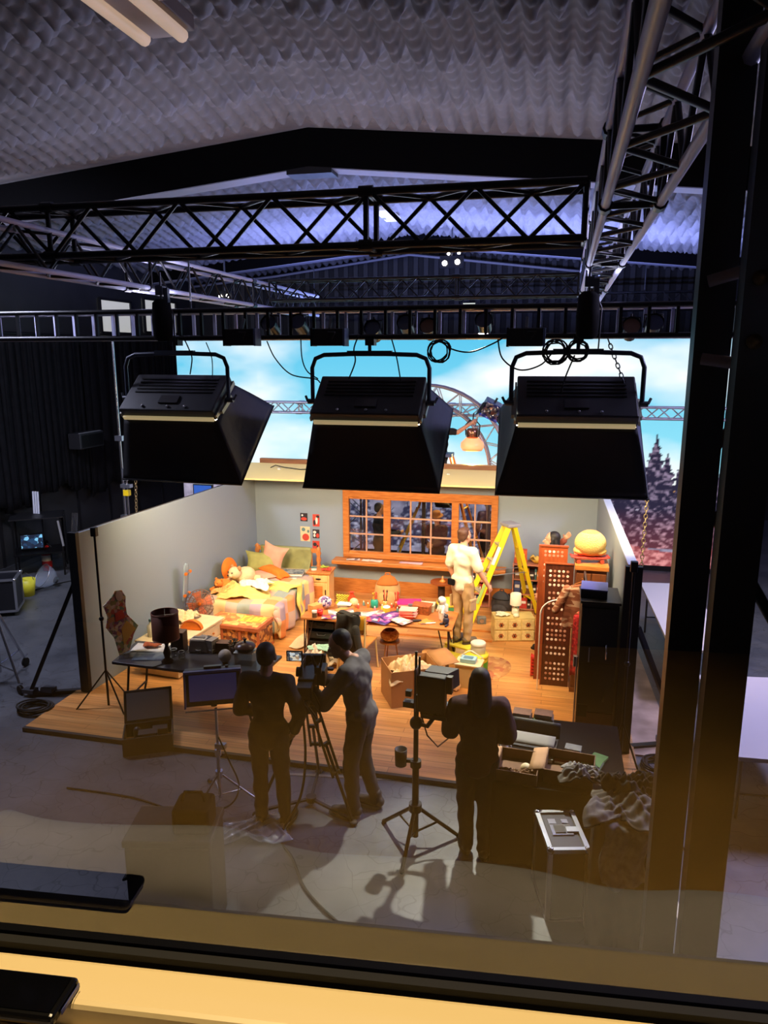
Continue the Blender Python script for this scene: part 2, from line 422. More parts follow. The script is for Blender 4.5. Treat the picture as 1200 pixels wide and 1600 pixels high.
# ============================================================ LED video wall
LX0, LX1, LY, LZ0, LZ1 = -8.12, 3.12, 15.0, .1, 4.52
def fnoise(X, Y, seed, octs=5):
    r = np.random.default_rng(seed); out = np.zeros_like(X); amp = 1; tot = 0
    for o in range(octs):
        g = r.random((72,72)); f = 2**o
        u, v = (X*f) % 64, (Y*f) % 64
        i, j = u.astype(int), v.astype(int); a, b = u-i, v-j
        a, b = a*a*(3-2*a), b*b*(3-2*b)
        out += amp*(g[i,j]*(1-a)*(1-b)+g[i+1,j]*a*(1-b)+g[i,j+1]*(1-a)*b+g[i+1,j+1]*a*b); tot += amp; amp *= .5
    return out/tot
def led_picture(X, Z):
    def c(r,g,b): return np.array(lin((r,g,b)))
    sky = c(150,226,244)[None,None]+(c(92,194,232)-c(150,226,244))[None,None]*np.clip((Z-1.8)/2.7,0,1)[...,None]
    n = fnoise(X*.32+3, Z*.75+2, 1, 6)
    big = fnoise(X*.16+9, Z*.4+1, 4, 4)
    low = np.clip((2.9-Z)/1.1,0,1)
    band = np.exp(-((Z-3.75-.35*np.sin(X*.8+1))/.45)**2)*np.clip(1-((X+1.6)/3.2)**2,0,1)
    cl = np.clip((n*.65+big*.35-.50+.30*low+.24*band)*4.2,0,1)[...,None]
    img = sky*(1-cl)+np.array([1.0,1.02,1.03])*cl
    # ground: brown field line, then dark wood
    hz = 1.62+.05*np.sin(X*1.1)
    ground = (Z < hz)
    k = fnoise(X*6, Z*6, 7, 4)[...,None]
    gcol = c(70,66,92)+k*(c(200,190,215)-c(70,66,92))
    fieldm = (Z > hz-.16)
    gcol = np.where(fieldm[...,None], c(190,140,96)+0*k, gcol)
    img = np.where(ground[...,None], gcol, img)
    # pines
    r = np.random.default_rng(5)
    trees = []
    for x in (-6.6,-4.35,-1.72,-1.35): trees.append((x, 1.45, r.uniform(.35,.6), .2, 1))
    trees += [(-1.02,1.4,.95,.3,1),(-.55,1.4,.7,.25,1)]
    for x in np.arange(.6,3.4,.4): trees.append((x+r.uniform(-.15,.15), .45, r.uniform(1.5,2.35), r.uniform(.5,.75), 0))
    for x in np.arange(-4.6,.6,.42): trees.append((x+r.uniform(-.1,.1), .2, r.uniform(.95,1.3), r.uniform(.45,.7), 0))
    jit = fnoise(X*9, Z*9, 13, 3); fl2 = fnoise(X*14, Z*20, 17, 2)
    for x0, zb, h, w, far in trees:
        tt = (Z-zb)/h
        tier = .55+.45*np.abs(((tt*h*7+.3*np.sin(x0*9)) % 1.0))
        half = w*np.clip(1-tt,0,1)*tier*(.55+.9*jit)
        mk = (tt > 0)&(tt < 1)&(np.abs(X-x0) < half)
        tc_ = c(96,140,170) if far else (c(44,40,62) if x0 > .3 else c(60,58,84))
        hi = c(150,190,215) if far else (c(150,132,160) if x0 > .3 else c(205,200,225))
        s = np.clip((fl2-.5)*3,0,1)[...,None]
        # colour turns rosy towards the lit ground, as on the screen
        tcol = tc_+(hi-tc_)*s
        if not far:
            rose = np.clip((1.25-Z)/.9,0,1)[...,None]*np.clip((X-.3)/.6,0,1)[...,None]
            tcol = tcol*(1-.7*rose)+(c(120,60,66)+s*(c(235,160,160)-c(120,60,66)))*.7*rose
        img = np.where(mk[...,None], tcol, img)
    rg = ((Z < .5+.1*np.sin(X*2))&(X > .3))[...,None]
    img = np.where(rg, c(150,75,80)+np.clip((fl2-.4)*3,0,1)[...,None]*(c(225,150,150)-c(150,75,80)), img)
    return img
def make_led():
    nx, nz = 400, 158
    xs, zs = np.linspace(LX0,LX1,nx+1), np.linspace(LZ0,LZ1,nz+1)
    X, Z = np.meshgrid(xs, zs)
    col = led_picture(X, Z)
    v = np.stack([X.ravel(), np.full(X.size, LY), Z.ravel()],1).astype(np.float32)
    i = np.arange(nx)[None,:]+np.arange(nz)[:,None]*(nx+1)
    f = np.stack([i,i+1,i+nx+2,i+nx+1],2).reshape(-1,4).astype(np.int32)
    me = bpy.data.meshes.new('screen')
    me.vertices.add(len(v)); me.vertices.foreach_set('co', (v-np.array([[(LX0+LX1)/2,LY,0]],dtype=np.float32)).ravel())
    me.loops.add(f.size); me.loops.foreach_set('vertex_index', f.ravel())
    me.polygons.add(len(f)); me.polygons.foreach_set('loop_start', np.arange(0,f.size,4,dtype=np.int32))
    me.update(calc_edges=True)
    at = me.color_attributes.new('picture', 'FLOAT_COLOR', 'POINT')
    rgba = np.ones((X.size,4),np.float32); rgba[:,:3] = col.reshape(-1,3)
    at.data.foreach_set('color', rgba.ravel())
    m = bpy.data.materials.new('screen picture'); m.use_nodes = True
    nt = m.node_tree; nt.nodes.remove(nt.nodes['Principled BSDF'])
    ca = nt.nodes.new('ShaderNodeVertexColor'); ca.layer_name = 'picture'
    em = nt.nodes.new('ShaderNodeEmission'); em.inputs['Strength'].default_value = LED_STRENGTH
    nt.links.new(ca.outputs['Color'], em.inputs['Color']); nt.links.new(em.outputs[0], nt.nodes['Material Output'].inputs[0])
    me.materials.append(m)
    t = thing('led_video_wall', 'huge bright screen showing blue sky, white clouds and dark pines', 'video wall', ((LX0+LX1)/2,LY,0))
    o = bpy.data.objects.new('screen', me); C.objects.link(o); o.parent = t
    MB().span((LX0-(LX0+LX1)/2,.06,LZ0),(LX1-(LX0+LX1)/2,.25,LZ1)).build('panel_housing', BLKM, t)
    MB().span((LX0-(LX0+LX1)/2,-.02,0),(LX1-(LX0+LX1)/2,.3,LZ0-.005)).build('plinth', BLACK, t)
LED_STRENGTH = 1.35
make_led()
# ============================================================ trusses and rigging
def box_truss(name, label, group, a, b, wd, ht, r, step, m, ml=None, up=Vector((0,0,1)), hang=False):
    a, b = Vector(a), Vector(b); d = (b-a); L = d.length; d.normalize(); sd = d.cross(up).normalized()
    t = thing(name, label, 'truss', a, 0, group)
    cs = [(-1,-1),(1,-1),(1,1),(-1,1)]
    P = lambda s, q, k: sd*(q[0]*wd/2)+up*(q[1]*ht/2)+d*s
    for q in cs:
        MB().tube([P(0,q,0),P(L,q,0)], r, 8).build('chord', m, t)
    lc = MB(); n = max(2,int(round(L/step)))
    for k in range(4):
        q0, q1 = cs[k], cs[(k+1)%4]
        for i in range(n):
            s0, s1 = L*i/n, L*(i+1)/n
            u, v = (q0,q1) if (i+k)%2 == 0 else (q1,q0)
            lc.tube([P(s0,u,0),P(s1,v,0)], r*.6, 5, caps=False)
    for s0 in (0,L):
        for k in range(4): lc.tube([P(s0,cs[k],0),P(s0,cs[(k+1)%4],0)], r*.8, 5)
    k = 3.0
    while k < L-1:                              # bolted joints between sections
        for i in range(4): lc.tube([P(k,cs[i],0),P(k,cs[(i+1)%4],0)], r*.8, 5)
        for q in cs: lc.tube([P(k-.06,q,0),P(k+.06,q,0)], r*1.5, 8)
        k += 3.0
    lc.build('lacing', ml or m, t)
    if hang:
        for k in (.12,.88):
            q = a.lerp(b,k); MB().tube([(q.x-a.x,q.y-a.y,ht/2),(q.x-a.x,q.y-a.y,zroof(q.x)-.2-a.z)], .012, 6).build('hanger_rod', STEEL, t)
    return t
TBLK = mat('black truss tube', (22,22,26), .4, .4)
TAL = mat('truss aluminium', (190,188,200), .38, .75)
TPALE = mat('truss tube painted screen lit', (206,208,244), .45, 0)  # lavender light of the video wall put into the tube colour
TRG = 'overhead lighting trusses'
box_truss('overhead_truss', 'black box truss crossing the hall nearest the viewer, under the first rafter', TRG, (-7.6,6.45,5.31), (.16,6.45,5.31), .36, .42, .032, .42, TBLK, hang=False)
box_truss('overhead_truss', 'truss tinted pale lavender with painted screen light, running away overhead at the right, beside the black upright posts', TRG, (.365,1.9,5.29), (.47,13.6,5.29), .31, .42, .029, .42, TPALE, TBLK)
box_truss('overhead_truss', 'long truss running away overhead at the left above the black curtains', TRG, (-4.75,5.0,5.14), (-4.75,14.2,5.14), .31, .36, .026, .4, TPALE, TBLK)
box_truss('overhead_truss', 'far dark cross truss linking the two long trusses, above the video wall', TRG, (-4.55,11.7,5.22), (.25,11.7,5.22), .3, .3, .022, .3, TBLK)
box_truss('overhead_truss', 'farthest thin cross truss in front of the dark gable wall', TRG, (-7.5,18.9,5.45), (3.2,18.9,5.45), .3, .4, .02, .45, TBLK, hang=True)
# ladder beam carrying the softboxes
t = thing('ladder_beam', 'black ladder shaped lighting beam with square rungs above the three softboxes', 'lighting beam', (-7.6,8.0,4.4))
LBL = 9.9
for dy, mm_ in ((0,TBLK),(.34,TAL)):
    for z, n_ in ((.0,'lower_tube'),(.30,'upper_tube')):
        MB().tube([(0,dy,z),(LBL,dy,z)], .028, 8).build(n_, mm_, t)
for dy, mm_ in ((0,TBLK),(.34,TPALE)):
    rg = MB()
    for i in range(37): rg.bar((.1+i*.27,dy,0),(.1+i*.27,dy,.30),.032)
    rg.build('rungs', mm_, t)
rg = MB()
for i in range(19):
    x = .1+i*.54; rg.bar((x,0,0),(x,.34,0),.025); rg.bar((x,0,.3),(x,.34,.3),.025)
rg.build('cross_ties', TAL, t)
sl = MB()
for x in (3.4,7.85): sl.tube([(x,.17,.3),(x,.17,.95)], .012, 6)
sl.build('suspension_cables', STEEL, t)
# truss and arch in front of the screen
box_truss('background_truss', 'slim silver truss crossing in front of the video wall behind the softboxes', None, (-7.9,13.9,3.2), (3.1,13.9,3.2), .2, .2, .02, .22, TAL, hang=False)
def arch():
    cx, cz, y = -2.35, 2.12, 13.6
    t = thing('arch_truss', 'curved silver truss arch standing in front of the video wall', 'truss', (cx,y,0))
    rs = (1.55,1.22)
    P = lambda r, a, dy: (r*math.cos(a), dy, cz+r*math.sin(a))
    for r in rs:
        for dy in (-.12,.12):
            pts = [(r,dy,0)]+[P(r,PI*i/28,dy) for i in range(29)]+[(-r,dy,0)]
            MB().tube(pts, .024, 8).build('chord', mat('dull silver', (165,150,158), .4, .6), t)
    lc = MB(); n = 22
    for dy in (-.12,.12):
        for i in range(n):
            a0, a1 = PI*i/n, PI*(i+1)/n
            lc.tube([P(rs[i%2],a0,dy),P(rs[(i+1)%2],a1,dy)], .011, 5, caps=False)
        for sx in (-1,1):
            for i in range(7): lc.tube([(sx*rs[i%2],dy,cz-.3*i),(sx*rs[(i+1)%2],dy,cz-.3*(i+1))], .011, 5, caps=False)
    for i in range(0,n+1,3):
        lc.tube([P(rs[0],PI*i/n,-.12),P(rs[0],PI*i/n,.12)], .012, 5); lc.tube([P(rs[1],PI*i/n,-.12),P(rs[1],PI*i/n,.12)], .012, 5)
    lc.build('lacing', TAL, t)
    for sx in (-1,1): MB().box((sx*1.385,0,.015),(.5,.5,.03)).build('base_plate', BLKM, t)
arch()
# chain hoists in their black bags
for (px, py, lab) in ((255,460,'black chain hoist bag hanging at the left end of the ladder beam'),(917,458,'black chain hoist bag hanging under the pale truss at the right')):
    p = AY(px, py+60, 7.82); p.z = 4.36
    t = thing('chain_hoist', lab, 'hoist', p, 0, 'chain hoists on the ladder beam')
    MB().lathe([(.06,0),(.105,.03),(.115,.22),(.1,.42),(.06,.46)], n=14).build('chain_bag', BLKC, t)
    k = MB(); k.tube([(0,0,.46),(0,0,.75)], .014, 6); k.box((0,0,.55),(.09,.09,.1)); k.box((.07,0,.5),(.05,.05,.16)); k.build('motor', STEEL, t)
    MB().tube([(.04,0,.5),(.13,.02,.3),(.12,.03,-.1)], .008, 5).build('pickle_cable', BLACK, t)
# dark fixture boxes clipped below the ladder beam
BLU = mat('end panel painted cool lit', (120,135,175), .5)  # cool light on one end face put into its colour
for (px, py, lab) in ((378,527,'dark driver box on the ladder beam above the left softbox'),(515,527,'dark driver box on the ladder beam above the middle softbox'),(822,527,'dark driver box on the ladder beam above the right softbox')):
    p = AY(px, py, 7.85)
    t = thing('power_box', lab, 'power supply', p, 0, 'power boxes on the ladder beam')
    MB().box((0,0,0),(.34,.16,.18)).build('case', mat('power box black', (26,27,31), .5), t, .01)
    MB().box((.182,0,0),(.022,.17,.19)).build('end_panel', BLU, t)
    MB().box((-.182,0,0),(.022,.17,.19)).build('end_panel', BLKM, t)
    MB().bar((0,.0,.09),(0,.08,.2),.03).build('clamp', STEEL, t)
    MB().tube([(.05,-.09,-.02),(.1,-.13,.05),(.02,-.13,.05)], .008, 5).build('handle', BLACK, t)
# small lamps hung in the beam
def lamp_can(px, py, Y, lab, glow):
    p = AY(px, py, Y)
    t = thing('stage_lamp', lab, 'lamp', p, 0, 'small lamps in the ladder beam')
    Mx = Matrix.Rotation(R(65),4,'X')
    MB(Mx).lathe([(.05,-.14),(.07,-.1),(.075,.08),(.095,.13)], n=14, cap=False).build('housing', BLKM, t)
    MB(Mx).lathe([(.0001,.1),(.085,.11)], n=14).build('lens', glow, t)
    y_ = MB(); y_.tube([(-.09,0,0),(-.09,0,.13),(.09,0,.13),(.09,0,0)], .01, 5); y_.tube([(0,0,.13),(0,0,.17)], .012, 5); y_.build('yoke', BLKM, t)
LENS = mat('dull amber lens', (150,105,80), .25)
LENSC = mat('dull blue lens', (90,100,130), .25)
for px, py, gl, lab in ((425,512,LENSC,'small black lamp left of the middle driver box in the beam'),(470,510,LENSC,'small black lamp between the two left driver boxes, beside hanging cables'),(585,520,LENSC,'small lamp above the middle softbox yoke'),
        (636,512,LENSC,'small lamp right of the middle softbox yoke in the ladder beam'),(671,517,LENS,'small amber lensed lamp above the coiled cable in the ladder beam'),(985,517,LENS,'amber lensed lamp in the ladder beam near the right hoist'),(1020,512,LENSC,'small black lamp at the right end of the ladder beam')):
    lamp_can(px, py, 8.17, lab, gl)
lamp_can(757, 508, 8.17, 'small black lamp left of the right driver box, aimed down at the floor', LENSC)
# cables looping from the beam
def cable(name, label, cat, pts, r=.008, group=None):
    pts = [Vector(p) for p in pts]; out = []
    n = len(pts)
    for i in range(n-1):
        p0, p1, p2, p3 = pts[max(i-1,0)], pts[i], pts[i+1], pts[min(i+2,n-1)]
        for k in range(8):
            t_ = k/8
            out.append(.5*((2*p1)+(-p0+p2)*t_+(2*p0-5*p1+4*p2-p3)*t_*t_+(-p0+3*p1-3*p2+p3)*t_**3))
    out.append(pts[-1])
    o = MB().tube(out, r, 6).build(name, RUB)
    return tag(o, label, cat, group)
CB = 'black cables drooping from the ladder beam'
cable('power_cable', 'thin cable drooping from the beam down to the middle softbox yoke, long left loop', 'cable', [AY(x,y,7.9) for x,y in ((417,533),(430,560),(455,585),(492,592),(500,598))], .007, CB)
cable('power_cable', 'thin cable dropping from the small lamp to the left arm of the middle yoke', 'cable', [AY(x,y,7.9) for x,y in ((470,530),(472,560),(480,580),(497,592))], .007, CB)
cable('power_cable', 'cable swagging between the coiled cable and the right driver box', 'cable', [AY(x,y,7.9) for x,y in ((690,532),(705,545),(735,550),(770,537),(790,525))], .008, CB)
cable('power_cable', 'cable looping under the right driver box towards the right softbox yoke', 'cable', [AY(x,y,7.9) for x,y in ((778,530),(785,560),(812,578),(845,570),(865,548))], .008, CB)
cable('power_cable', 'cable rising from the middle softbox back to the beam', 'cable', [AY(x,y,7.9) for x,y in ((545,592),(555,565),(553,545),(560,525))], .008, CB)
cable('power_cable', 'long straight cable falling on the right side of the middle softbox yoke', 'cable', [AY(x,y,7.9) for x,y in ((626,595),(620,560),(612,530))], .007, CB)
cable('power_cable', 'pair of dark leads falling inside the left softbox yoke', 'cable', [AY(x,y,7.9) for x,y in ((297,585),(300,560),(295,545),(288,530))], .008, CB)
cable('power_cable', 'straight lead falling inside the left softbox yoke, right of the pair', 'cable', [AY(x,y,7.9) for x,y in ((332,590),(331,560),(322,535))], .006, CB)
cable('power_cable', 'lead slanting inside the right softbox yoke', 'cable', [AY(x,y,7.9) for x,y in ((872,650),(880,600),(898,555))], .008, CB)
def coil(name, label, cat, c, rad, n, r, plane='xz', squash=1.0, m=RUB, group=None, seed=1):
    rr = random.Random(seed); b = MB(); pts = []
    for i in range(n*20):
        a = 2*PI*i/20; q = rad*(.85+.15*math.sin(i*.37+seed))+rr.uniform(-.004,.004)
        u, v, w_ = q*math.cos(a), q*math.sin(a)*squash, (i/20)*r*1.1
        if plane == 'xz': pts.append((c[0]+u, c[1]+.02*math.sin(i*.21), c[2]+v))
        else: pts.append((c[0]+u, c[1]+v, c[2]+r+w_))
    b.tube(pts, r, 6)
    return tag(b.build(name, m), label, cat, group)
coil('coiled_cable', 'loop of black cable hanging from the beam right of the middle softbox', 'cable', AY(686,548,7.86), .125, 4, .008)
coil('coiled_cable', 'tangle of black cable hung on the right softbox yoke', 'cable', AY(868,550,7.86), .13, 5, .008, seed=3)
coil('coiled_cable', 'smaller loop of cable beside the clamp of the right softbox yoke', 'cable', AY(902,548,7.84), .11, 4, .008, seed=6)
# chains
def chain(name, label, pts, r=.016, m=None):
    b = MB(); a, e = Vector(pts[0]), Vector(pts[1]); n = int((e-a).length/.05)
    for i in range(n):
        p = a.lerp(e, (i+.5)/n); d = (e-a).normalized()
        q = d.to_track_quat('Z','Y').to_matrix() @ Matrix.Rotation(PI/2*(i%2),3,'Z')
        ring = []
        for k in range(8):
            an = 2*PI*k/8; ring.append(p+q @ Vector((r*math.cos(an),0,.034*math.sin(an))))
        b.tube(ring, .006, 4, closed=True)
    return one(b, name, label, 'chain', m or STEEL)
BRASS = mat('pale brass', (170,150,110), .4, .7)
chain('hoist_chain', 'pale chain hanging in front of the pines by the right end of the set', (AY(1012,772,9.2), AY(992,1000,9.2)), .02, BRASS)
chain('hoist_chain', 'dark chain slanting from the ladder beam to the right softbox', (AY(950,530,8.0), AY(975,598,8.0)), .018, STEEL)
chain('hoist_chain', 'short pale chain hanging behind the left set wall beside the chrome pole', (AY(212,745,10.5), AY(213,800,10.5)), .02, BRASS)
# ceiling lights
TUBE = mat('frosted tube cover', (205,195,190), .4)
c1 = [G(x,y,6.28) for x,y in ((140,0),(232,68),(288,58),(220,0))]
ctr = (c1[1]+c1[2]+Vector((c1[1].x,4.4,6.28))+Vector((c1[2].x,4.4,6.28)))/4
t = thing('ceiling_light', 'long twin tube ceiling fitting in the top left of the quilted roof', 'ceiling light', (-2.72,4.35,6.3))
wdt = .34; ln = 1.5
MB().box((0,0,.1),(wdt+.1,ln+.06,.1)).build('tray', mat('brownish white tray', (120,105,95), .5), t, .01)
for sx in (-1,1): MB().tube([(sx*.14,-ln/2,.02),(sx*.14,ln/2,.02)], .045, 10).build('tube_cover', mat('warm dim tube', (215,190,170), .4, emit=.6, ecol=(220,190,165)), t)  # covers given a weak emission of their own
MB().box((0,0,.035),(.16,ln,.03)).build('reflector', mat('lavender grey reflector', (215,208,215), .45), t)
MB().box((.26,.3,.1),(.1,.05,.1)).build('bracket', ALU, t)
MB().bar((0,0,.15),(0,0,.7),.03).build('drop_rod', STEEL, t)
p = AY(605,335,15.0)
t = thing('ceiling_light', 'small pale ceiling fitting seen beyond the first rafter', 'ceiling light', p)
MB().box((0,0,0),(.3,1.2,.07)).build('tray', mat('pale fitting', (200,200,205), .5, emit=.6, ecol=(225,225,235)), t)
MB().bar((0,0,.03),(0,0,.5),.03).build('drop_rod', STEEL, t)
HOT = mat('hot work light', (255,250,240), .4, emit=14, ecol=(255,246,230))
for px, py, lab, s in ((705,411,'cluster of bright white work lights under the far roof',1),(350,463,'pair of small bright work lights beside the left long truss',.75)):
    p = AY(px, py, 16.2)
    t = thing('work_light', lab, 'work light', p, 0, 'bright work lights in the roof')
    b = MB()
    MB().box((0,.08,.03),(.5*s,.1,.24*s)).build('bracket', BLKM, t)
    for i, (dx, dz) in enumerate(((-.14,0),(.13,-.02),(-.06,-.19),(.16,-.2)) if s == 1 else ((-.12,0),(.12,-.01))):
        MB(Matrix.Rotation(R(90),4,'X')).lathe([(.0001,.02),(.055*s*(1 if dz > -.1 else .6),.0)], (dx*s,-dz*s,.0), 12).build('lens', HOT, t)
    MB().bar((0,.08,.1),(0,.08,zroof(p.x)-p.z-.16),.03).build('drop_rod', STEEL, t)
p = AY(733,481,20.2)
t = thing('wall_light', 'small square pale light on the far gable wall', 'light', p)
MB().box((0,.05,0),(.36,.12,.28)).build('housing', BLKM, t)
MB().box((0,-.02,0),(.32,.03,.24)).build('lens', mat('pale glow', (225,230,200), .5, emit=.9, ecol=(230,235,205)), t)
# chrome pole in front of the curtain
a = AX(190,790,-6.6); 
t = thing('lighting_pole', 'tall pale chrome pole standing in front of the left curtain', 'pole', (AY(188,700,13.0).x,13.0,0))
MB().tube([(0,0,.02),(0,0,4.5)], .026, 8).build('pole', CHROME, t)
for z in (2.6,1.0): MB().box((0,0,z),(.16,.1,.1)).build('clamp', ALU, t)
for k in range(3):
    a = 2*PI*k/3; MB().tube([(0,0,.75),(.55*math.cos(a),.55*math.sin(a),.02)], .016, 6).build('leg', CHROME, t)
# ============================================================ the bedroom set
WALLP = mat('grey blue wall paint', (142,156,167), .8)
BACKP = mat('raw timber flat', (60,48,40), .8)
OAK = wood('warm oak', (176,104,44), (206,132,64), (2,18,18), .4)
FLR = planks('oak floorboards', (222,160,92), (196,132,70), .105, 1.5, .33, 'x', (120,78,40))
m = MB(); m.span((-5.75,6.62,.0),(1.0,12.3,.045))
o = one(m, 'set_floor', 'orange oak floorboards laid as a low platform under the bedroom set', 'stage platform', FLR)
e = MB(); e.span((-5.75,6.57,0),(1.0,6.615,.05)); ed = e.build('edge_strip', BLACK, o)
FZ = .045
HW = 2.1
# left wall: slightly splayed
def set_flat(name, label, a, b, th, h, out, brace_ts=()):
    a, b = Vector(a), Vector(b); d = b-a; L = d.length; rz = math.atan2(d.y,d.x)
    t = thing(name, label, 'set wall', a, rz, 'bedroom set walls')
    MB().span((0,0,FZ),(L,out*.02,HW)).build('painted_face', WALLP, t)
    f = MB()
    f.span((0,out*.021,FZ),(L,out*.03,HW-.005))
    f.build('backing', BACKP, t)
    f = MB(); n = int(L/1.2)+1
    for i in range(n+1): f.span((min(L-.05,i*L/n),out*.031,FZ),(min(L,i*L/n+.05),out*.1,HW-.01))
    for z in (FZ,1.0,HW-.06): f.span((0.051,out*.035,z),(L-.051,out*.09,z+.05))
    f.build('timber_frame', BACKP, t)
    return t
wl = set_flat('set_wall', 'long pale grey left wall of the bedroom set, beside the bed', (-5.55,7.6), (-5.2,12.2), .1, HW, 1)
MB().span((-.06,-.005,FZ),(-.003,.12,HW+.01)).build('black_end_post', BLACK, wl)
wr = set_flat('set_wall', 'short right wall of the bedroom set behind the black cabinet', (.8,7.6), (.75,12.2), .1, HW, -1)
MB().span((-.06,.03,FZ),(-.003,-.14,HW+.01)).build('black_end_post', BLACK, wr)
MB().span((0,.0,HW+.002),(4.6,-.1,HW+.018)).build('taped_top_edge', mat('blue white top edge', (190,200,215), .5), wr)
# back wall with the window opening
W0, W1, WZ0, WZ1 = -3.50, -.90, .72, 1.85
t = thing('set_wall', 'grey blue back wall of the bedroom set with the wide window', 'set wall', (-5.2,12.2,0), 0, 'bedroom set walls')
q = MB(); X0 = -5.2
for a, b in (((0,0,FZ),(W0-X0,.02,HW)),((W1-X0,0,FZ),(5.95,.02,HW)),((W0-X0,0,FZ),(W1-X0,.02,WZ0)),((W0-X0,0,WZ1),(W1-X0,.02,HW))): q.span(a,b)
q.build('painted_face', WALLP, t)
q = MB()
for a, b in (((0,.021,FZ),(W0-X0,.05,HW)),((W1-X0,.021,FZ),(5.95,.05,HW)),((W0-X0,.021,FZ),(W1-X0,.05,WZ0)),((W0-X0,.021,WZ1),(W1-X0,.05,HW))): q.span(a,b)
for x in (0,1.6,4.35,5.85): q.span((x,.051,FZ),(x+.06,.12,HW))
q.build('timber_frame', BACKP, t)
b = MB(); b.span((1.45,-.022,FZ),(5.9,-.001,.30)); b.build('baseboard', OAK, t)
# ceiling ledge lit by the softboxes
t = thing('set_ceiling_ledge', 'cream ceiling ledge over the back of the set, lit bright yellow under the softboxes', 'set ceiling', (-5.5,11.62,HW+.012))
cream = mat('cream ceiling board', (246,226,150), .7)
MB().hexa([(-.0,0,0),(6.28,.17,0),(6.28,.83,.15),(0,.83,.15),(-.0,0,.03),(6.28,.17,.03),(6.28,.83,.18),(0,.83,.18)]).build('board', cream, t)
MB().span((.3,.84,.06),(6.28,.93,.26)).build('rear_beam', wood('rear beam wood', (120,78,50), (150,98,62)), t)
for i in range(6):
    k = MB(); k.box((.8+i*1.0,.5+.05*(i%2),.131),(.05,.03,.03))
    k.build('tape_tab', PAPER, t)
MB().tube([(.62,.55,.14),(.7,.6,.18),(.85,.55,.16),(1.2,.5,.135),(1.5,.55,.15)], .008, 5).build('loose_wire', RUB, t)
for x in (.05,6.15): MB().box((x,.30,.09),(.09,.09,.06)).build('corner_block', PAPER, t)
for x in (.4,3.3,6.1): MB().span((x,.86,-HW-.01),(x+.06,.92,.055)).build('support_post', BACKP, t)
# window: frame, casements, glazing bars, panes, sill
t = thing('bedroom_window', 'wide oak window of three small paned casements in the back wall', 'window', (0,12.2,0))
f = MB(); th = .10
f.span((W0-.05,-.05,WZ1-.06),(W1+.05,.06,WZ1+.06)); f.span((W0-.05,-.05,WZ0-.02),(W1+.05,.06,WZ0+.06))
f.span((W0-.05,-.049,WZ0-.02),(W0+.06,.059,WZ1+.059)); f.span((W1-.06,-.049,WZ0-.02),(W1+.05,.059,WZ1+.059))
f.build('outer_frame', OAK, t, .008)
BAR = mat('pinkish wooden glazing bar', (196,150,122), .5)
GLASS = clear('window pane', (235,238,240), .07, .02)
for (xa, xb, nc) in ((-3.44,-2.82,2),(-2.70,-1.63,3),(-1.51,-.96,2)):
    c = MB(); z0, z1 = WZ0+.06, WZ1-.06
    c.span((xa-.06,-.03,z0),(xa,.04,z1)); c.span((xb,-.03,z0),(xb+.06,.04,z1)); c.span((xa,-.03,z0),(xb,.04,z0+.035)); c.span((xa,-.03,z1-.035),(xb,.04,z1))
    cs = c.build('casement', OAK, t)
    g = MB(); z0 += .035; z1 -= .035
    for i in range(1,nc): x = xa+(xb-xa)*i/nc; g.span((x-.012,-.015,z0),(x+.012,.02,z1))
    for i in (1,2): z = z0+(z1-z0)*i/3; g.span((xa,-.018,z-.011),(xb,.022,z+.011))
    g.build('glazing_bars', BAR, cs)
    MB().span((xa,.004,z0),(xb,.007,z1)).build('pane', GLASS, cs)
MB().span((W0-.2,-.28,WZ0-.1),(W1+.22,-.002,WZ0-.03)).build('sill', OAK, t, .012)
# papers on the sill
SILL = WZ0-.03
def paper(name, label, cat, loc, w, d, rz, m, group=None, h=.004):
    b = MB(); b.sheet(lambda u,v: ((u-.5)*w,(v-.5)*d,h+.004*math.sin(u*5+v*3)), 5, 5, h)
    return one(b, name, label, cat, m, loc, rz, group)
PRINT = cells('photo print', [(210,200,190),(120,110,115),(235,230,220),(60,60,70)], (9,9,9))
for px, lab, m_, w_, r_ in ((548,'white sheet with a small dark print at the left end of the window sill',PRINT,.24,.4),(568,'small cream card standing beside the sheet on the window sill',PAPER,.13,.1),(584,'plain white sheet lying on the window sill',PAPER,.22,-.3),
        (640,'pale lilac sheet lying mid window sill',mat('lilac paper',(205,175,190),.8),.4,0),(752,'cream patterned card on the right end of the window sill',cells('card print',[(225,215,190),(180,160,130)],(20,20,20)),.22,0)):
    p = G(px, 878+ (px-548)*.055, SILL); p.y = 12.06; p.z = SILL
    paper('paper', lab, 'paper', p, w_, .13, r_*.4, m_, 'papers on the window sill')
# posters
def poster(px, py, w, h, m_, lab, bits):
    p = AY(px, py, 12.2); t = thing('poster', lab, 'poster', (p.x,12.195,p.z), 0, 'posters on the back wall')
    MB().box((0,0,0),(w,.004,h)).build('sheet', m_, t)
    for nm, mm_, els in bits:
        b = MB()
        for (x,z,rx,rz_) in els: b.lathe([(1,-.001),(1,.001)], (0,0,0), 16, Matrix.Translation((x,-.0035,z)) @ Matrix.Rotation(PI/2,4,'X') @ Matrix.Diagonal((rx,rz_,1,1)))
        b.build(nm, mm_, t)
RED = mat('print red', (205,70,50), .7); DRK = mat('print dark', (45,38,42), .7); CRM = mat('print cream', (226,206,160), .7); TEAL = mat('print teal', (96,130,128), .7); WHT = mat('print white', (235,228,215), .7)
poster(475,808,.135,.15,DRK,'small dark square poster with a red shape, upper left on the back wall',[('red_shape',RED,[(0,-.03,.055,.03)]),('pale_moon',WHT,[(-.03,.035,.018,.018)])])
